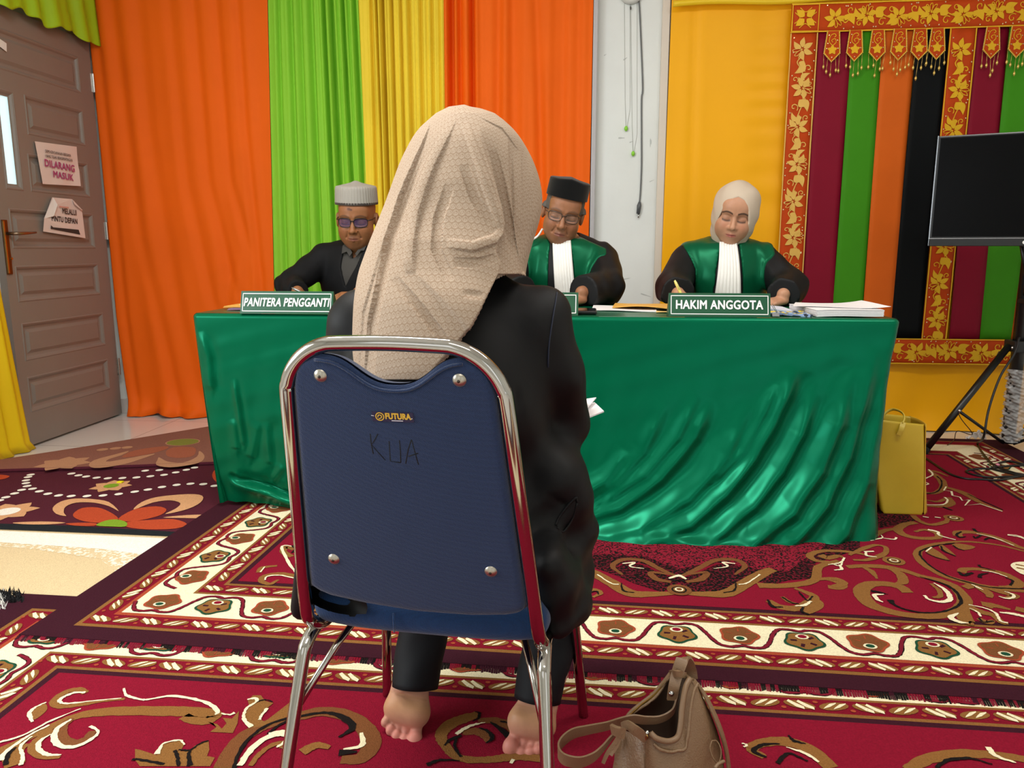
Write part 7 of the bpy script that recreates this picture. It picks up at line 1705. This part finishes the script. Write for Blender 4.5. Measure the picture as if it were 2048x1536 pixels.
# ------------------------------------------------------------------ cables by the stand
M_blk = mat('black_cable', '#111112', rough=.45)
fz = lambda px, py: tuple(atZ(px, py, .026))
t = Geo().tube(catmull([(PX - .03, PY - .05, .58), (2.03, 3.84, .51), (1.955, 3.80, .40), (1.90, 3.76, .25), (1.88, 3.74, .12), fz(1955, 888), fz(1968, 910), fz(1985, 928), fz(2010, 940), fz(2048, 950), fz(2110, 955)], 8), .0055, 8).build('power_cable', M_blk); tag(t, 'black cable dropping from the stand hub down to the rug', 'cable', 'cables by the television stand')
RTp = lambda P: [fz(1740 + p[0] / 5.909, 820 + p[1] / 5.909) for p in P]
t = Geo().tube(catmull(RTp([(640, 560), (760, 640), (880, 720), (1000, 780), (1150, 815), (1300, 820), (1500, 830), (1650, 805), (1800, 780), (2000, 760)]), 8), .0055, 8).build('power_cable', M_blk); tag(t, 'black cable curving forward across the rug from behind the yellow tote', 'cable', 'cables by the television stand')
t = Geo().tube(catmull(RTp([(2000, 640), (1820, 640), (1650, 605), (1520, 630), (1430, 690), (1280, 695), (1140, 720), (1200, 760), (1400, 795), (1600, 790), (1780, 785), (1700, 760), (1560, 725), (1450, 690), (1600, 665), (1820, 655), (2000, 660)]), 8), .0052, 8).build('power_cable', M_blk); tag(t, 'black cable coiled in loops on the rug at right edge', 'cable', 'cables by the television stand')
t = Geo().tube(catmull([(2.03, 3.98, .50), (2.0, 4.0, .40), (1.96, 4.02, .30), (1.90, 4.05, .18), tuple(atY(1945, 868, 4.12)), tuple(atY(1915, 862, 4.12)), tuple(atY(1908, 880, 4.08)), fz(1895, 890)], 8), .0022, 6).build('thin_wire', mat('brown_wire', '#3A2418', rough=.5)); tag(t, 'thin brown wire dangling in front of the yellow satin below the hanging', 'cable', 'cables by the television stand')
p = atZ(1995, 931, .026); tag(Geo().lathe([(.001, -.008), (.008, -.005), (.009, .004), (.001, .008)], (p.x, p.y, .0285), 10).build('pink_button', mat('pink_plastic', '#E08AA0', rough=.4)), 'tiny pink bead lying among the black cable loops', 'bead')
p = atZ(1957, 874, .02); g = Geo(); rs = random.Random(3)
g.grid(lambda u, v: (p.x + (u - .5) * .10, p.y + .04 - .03 * v, .006 + .05 * v * (1 - abs(2 * u - 1)) + .008 * math.sin(u * 20 + v * 9)), 12, 8); o = g.build('tissue', mat('tissue_white', '#EDE3DC', rough=.8), smooth=False); solidify(o, .001, 0); tag(o, 'crumpled white tissue on floor against yellow satin', 'tissue')

# ------------------------------------------------------------------ yellow tote bag beside the table
tote = thing('tote_bag', 'yellow leather tote bag standing on rug at right end of the table', 'bag', (1.20, 2.97, .019))
M_tote = mat('tote_yellow', '#CFAE2A', rough=.42, spec=.5, noise=.05, nscale=10, bump=.1, bscale=300)
bx0, bx1 = 1.075, 1.290; by0 = 2.935
def tote_side(name, Y0, back):
    g = Geo()
    def f(u, v):
        x = (1.112 - .075 * v) * (1 - u) + (1.265 - .02 * v) * u; y = Y0 + .012 * v + (.02 * v) * (1 if back else -0) + .008 * math.sin(u * 4 + v * 3) * v; z = .020 + .365 * v - (.022 * u) * v
        e = min(u, 1 - u) / .05; 
        return (x, y + (.012 * (1 - min(1, e)) ** 2) * (1 if not back else -1), z + (.012 * max(0, 1 - v * 20) ** 2 if min(u, 1 - u) < .04 else 0))
    g.grid(f, 30, 40); o = g.build(name, M_tote, tote); solidify(o, .003, 0); return o
tote_side('front_panel', 2.872, False); tote_side('back_panel', 2.995, True)
g = Geo()
def gus(u, v):
    x = 1.265 - .02 * v + .030 * math.sin(math.pi * u) * (1 - .7 * v); y = 2.872 + .012 * v + (.125 + .02 * v) * u; return (x, y, .020 + .345 * v + .0)
g.grid(gus, 16, 30)
o = g.build('gusset', mat('tote_edge', '#DDB23A', rough=.45, spec=.4), tote); solidify(o, .003, 0)
g = Geo(); g.grid(lambda u, v: (1.112 + .153 * u, 2.877 + .12 * v, .021), 4, 4); g.build('base', M_tote, tote)
def flat_strap(path, w, th, name, m, parent, wdir):
    P = catmull(path, 8); wd = Vector(wdir).normalized(); g = Geo(); v = []
    for i, p in enumerate(P):
        T = (P[min(i + 1, len(P) - 1)] - P[max(i - 1, 0)]).normalized(); wv_ = (wd - T * wd.dot(T)).normalized(); nv = T.cross(wv_)
        ww = w if not hasattr(w, '__len__') else float(np.interp(i / (len(P) - 1), np.linspace(0, 1, len(w)), w))
        v += [p + wv_ * ww / 2 + nv * th / 2, p - wv_ * ww / 2 + nv * th / 2, p - wv_ * ww / 2 - nv * th / 2, p + wv_ * ww / 2 - nv * th / 2]
    f = [(i * 4 + k, i * 4 + (k + 1) % 4, i * 4 + 4 + (k + 1) % 4, i * 4 + 4 + k) for i in range(len(P) - 1) for k in range(4)] + [(3, 2, 1, 0), tuple((len(P) - 1) * 4 + k for k in range(4))]
    g.add(v, f); return g.build(name, m, parent, ang=50)
TP = lambda p, Y: tuple(atY(1740 + p[0] / 5.909, 820 + p[1] / 5.909, Y))
Geo().tube(catmull([TP((385, 160), 2.873), TP((405, 110), 2.885), TP((395, 50), 2.905), TP((340, 8), 2.925), TP((260, -5), 2.945), TP((180, 40), 2.945), TP((150, 110), 2.935)], 6), .0062, 10, flat=.5).build('handle', mat('tote_handle', '#D9BC46', rough=.45), tote)
flat_strap([TP((335, 292), 2.866), TP((372, 215), 2.863), TP((395, 150), 2.875)], .017, .005, 'strap_tab', mat('tote_handle', '#D9BC46', rough=.45), tote, (1, 0, .4))

# ------------------------------------------------------------------ beige handbag on the floor in front
HB = (1080, 1290, 5.12)
M_bag = mat('bag_leather', '#86694B', rough=.42, spec=.5, noise=.05, nscale=15, bump=.55, bscale=330)
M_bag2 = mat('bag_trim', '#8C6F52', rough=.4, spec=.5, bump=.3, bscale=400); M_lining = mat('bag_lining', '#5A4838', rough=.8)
bag = thing('handbag', 'beige pebbled leather hobo handbag with strap, standing on the front rug', 'bag', (.19, 1.30, .009))
def hb(px, py, Y): return atY(HB[0] + px / HB[2], HB[1] + py / HB[2], Y)
# two leather sides joined along a curved seam: front side (towards the viewer, right), rear side (left, further away), open mouth between them
front_out = [(1115, 900), (1180, 960), (1300, 1000), (1400, 960), (1440, 860), (1455, 700), (1480, 500), (1500, 380), (1540, 330), (1590, 370), (1680, 560), (1790, 800), (1870, 1000), (1930, 1300), (1960, 1750)]
def side_surface(rim, outer, Yr, Yo, name, m, bulge, flip=False, nu=60, nv=40):
    """surface between the rim polyline (v=1) and a lower outline (v=0)"""
    A = catmull([hb(p[0], p[1], y) for p, y in zip(rim, Yr)], 10); Bc = catmull([hb(p[0], p[1], y) for p, y in zip(outer, Yo)], 10); g = Geo()
    def samp(L, u): q = u * (len(L) - 1); i = min(int(q), len(L) - 2); return L[i] + (L[i + 1] - L[i]) * (q - i)
    g.grid(lambda u, v: samp(A, u) * v + samp(Bc, u) * (1 - v) + Vector((bulge[0], bulge[1], bulge[2])) * math.sin(math.pi * v) * math.sin(math.pi * min(1, max(0, u))) + Vector((0, .004 * math.sin(9 * u + 6 * v), 0)), nu, nv)
    o = g.build(name, m, bag); solidify(o, .004, 0); return o
rimF = [(1090, 960), (1130, 900), (1200, 960), (1320, 985), (1410, 940), (1440, 820), (1455, 640), (1490, 440), (1535, 345)]
YrF = [1.245, 1.24, 1.235, 1.24, 1.25, 1.26, 1.275, 1.295, 1.31]
outF = [(1060, 1700), (1150, 1730), (1300, 1750), (1450, 1760), (1600, 1760), (1750, 1740), (1880, 1660), (1840, 1000), (1580, 365)]
YoF = [1.235, 1.222, 1.215, 1.212, 1.215, 1.23, 1.26, 1.30, 1.318]
side_surface(rimF, outF, YrF, YoF, 'front_side', M_bag, (.0, -.014, 0))
# rear edge of the bag seen beyond the seam on the right
side_surface([(1535, 345), (1580, 365), (1700, 560), (1830, 860), (1900, 1100), (1930, 1300)], [(1560, 360), (1640, 450), (1760, 680), (1870, 960), (1930, 1200), (1965, 1500)], [1.312, 1.315, 1.305, 1.29, 1.28, 1.275], [1.345, 1.35, 1.35, 1.34, 1.33, 1.32], 'gusset', M_bag, (.004, 0, .002), nu=30, nv=10)
# rear side: from the zip edge down to the floor behind
rimR = [(830, 960), (860, 850), (900, 720), (1020, 610), (1160, 500), (1280, 360), (1360, 270), (1450, 290), (1535, 345)]
YrR = [1.29, 1.30, 1.315, 1.33, 1.345, 1.355, 1.36, 1.345, 1.31]
outR = [(760, 1500), (800, 1450), (870, 1300), (960, 1180), (1080, 1090), (1220, 1000), (1340, 960), (1420, 900), (1490, 760)]
YoR = [1.30, 1.31, 1.335, 1.35, 1.36, 1.365, 1.36, 1.34, 1.315]
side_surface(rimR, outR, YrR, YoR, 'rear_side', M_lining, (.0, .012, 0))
side_surface(rimR[2:7], [(930, 735), (1040, 650), (1170, 545), (1290, 400), (1345, 300)], YrR[2:7], [1.312, 1.325, 1.338, 1.348, 1.352], 'zip_border', M_bag2, (0, 0, 0), nu=40, nv=4)
# left gusset, folded in, the light on it put into a paler leather colour
side_surface([(780, 960), (860, 850), (960, 880), (1040, 940), (1090, 980)], [(700, 1750), (800, 1760), (900, 1770), (1000, 1760), (1075, 1730)], [1.275, 1.295, 1.28, 1.262, 1.245], [1.26, 1.245, 1.24, 1.236, 1.232], 'left_gusset', mat('bag_gusset_lit', '#93765A', rough=.34, spec=.6, bump=.8, bscale=260), (0, -.02, 0))
# rolled rim of the opening, zip teeth
Geo().tube(catmull([hb(p[0], p[1], y - .003) for p, y in zip(rimF[1:], YrF[1:])], 8), [.0035] + [.0055] * 55 + [.004], 10).build('rolled_rim', M_bag2, bag) if False else None
P = catmull([hb(p[0], p[1], y - .003) for p, y in zip(rimF[1:], YrF[1:])], 8); Geo().tube(P, .0052, 10).build('rolled_rim', M_bag2, bag)
P2 = catmull([hb(p[0], p[1] + 8, y - .006) for p, y in zip(rimF[1:], YrF[1:])], 8); Geo().tube([p + Vector((.014 if i > 20 else .006, -.004, -.016 if i < 26 else -.004)) for i, p in enumerate(P2)], .0028, 8).build('rim_welt', M_bag, bag)
P = catmull([hb(p[0] + 12, p[1] + 12, y - .004) for p, y in zip(rimR[2:7], YrR[2:7])], 10); g = Geo()
for i in range(len(P) - 1):
    for t_ in (0, .5): q = P[i] + (P[i + 1] - P[i]) * t_; g.box((q.x - .0012, q.y - .0012, q.z - .0022), (q.x + .0012, q.y + .0012, q.z + .0022))
g.build('zip_teeth', mat('zip_brass', '#B59A5A', rough=.3, metal=.9), bag, smooth=False)
Geo().tube(catmull([hb(p[0], p[1], y) for p, y in zip(rimR, YrR)], 6), .0035, 8).build('zip_edge', M_bag2, bag)
# patch near the bottom right
g = Geo(); g.tube(catmull([hb(1760, 980, 1.272), hb(1740, 1060, 1.262), hb(1770, 1150, 1.256), hb(1820, 1210, 1.255), hb(1850, 1150, 1.262), hb(1850, 1060, 1.27), hb(1810, 985, 1.276), hb(1760, 980, 1.272)], 6), .0012, 8); g.build('side_patch', M_bag, bag)
g = Geo(); g.tube(catmull([hb(1790, 1260, 1.24), hb(1830, 1215, 1.248), hb(1885, 1190, 1.256)], 6), .003, 8); g.build('side_seam', M_bag2, bag)
# strap: from the tab at the peak, through the mouth, out to the left, round on the floor and back to the knotted ring
Wd = (.05, .1, 1)
flat_strap([hb(1345, 560, 1.30), hb(1370, 430, 1.298), hb(1400, 310, 1.31), hb(1440, 190, 1.318), hb(1470, 140, 1.328), hb(1510, 175, 1.348), hb(1545, 260, 1.362), hb(1560, 350, 1.362)], [.016, .019, .021, .022, .022, .022, .021, .02], .005, 'strap_tab', M_bag2, bag, (1, .1, .22))
flat_strap([hb(1340, 290, 1.322), hb(1410, 292, 1.30), hb(1485, 310, 1.322)], .011, .005, 'keeper_loop', M_bag2, bag, (-.12, 0, 1))
Geo().lathe([(.0005, -.004), (.0042, -.003), (.0052, 0), (.0052, .002)], hb(1345, 498, 1.294), 14, axis='y').build('snap_stud', M_steel, bag)
flat_strap([hb(1430, 420, 1.312), hb(1400, 560, 1.305), hb(1350, 690, 1.295), hb(1230, 760, 1.285), hb(1080, 770, 1.275), hb(950, 755, 1.268), hb(820, 785, 1.262), hb(680, 830, 1.258), hb(480, 870, 1.255), hb(330, 910, 1.252), hb(220, 1000, 1.24), hb(190, 1090, 1.222), hb(250, 1170, 1.205), hb(400, 1200, 1.20), hb(540, 1150, 1.205), hb(640, 1060, 1.215), hb(720, 960, 1.225), hb(790, 890, 1.235)],
           [.016, .017, .018, .019, .02, .02, .021, .022, .024, .027, .030, .031, .030, .028, .024, .018, .012, .010], .003, 'shoulder_strap', M_bag2, bag, (.0, -.35, 1))
flat_strap([hb(735, 860, 1.222), hb(800, 890, 1.212), hb(860, 905, 1.222)], .018, .006, 'keeper_loop', M_bag2, bag, (-.2, 0, 1))
for a_ in ([(830, 900), (760, 1010), (690, 1110), (645, 1210)], [(820, 930), (790, 1020), (745, 1090), (725, 1130)]): flat_strap([hb(p[0], p[1], 1.212 - .002 * i) for i, p in enumerate(a_)], [.006, .007, .007, .006], .003, 'strap_end', M_bag2, bag, (1, 0, .5))
Geo().tube([hb(930, 800, 1.25), hb(960, 850, 1.24), hb(930, 880, 1.23), hb(880, 860, 1.235), hb(880, 800, 1.245)], .0032, 10, closed=True).build('ring', mat('ring_dark', '#6A5A44', rough=.25, metal=.9), bag)
flat_strap([hb(840, 830, 1.245), hb(900, 820, 1.232), hb(970, 870, 1.225), hb(1040, 920, 1.228), hb(1080, 970, 1.235)], [.012, .016, .018, .016, .012], .004, 'gusset_fold', M_bag2, bag, (.2, 0, 1))
Geo().tube([hb(1040, 950, 1.236), hb(1075, 915, 1.234), hb(1110, 885, 1.236)], .0032, 10).build('clasp_bar', M_steel, bag)
Geo().tube([hb(1085, 970, 1.234), hb(1075, 935, 1.231), hb(1095, 920, 1.231), hb(1105, 955, 1.233)], .0014, 8, closed=True).build('clasp_ring', mat('clasp_gold', '#C9A55C', rough=.25, metal=1), bag)
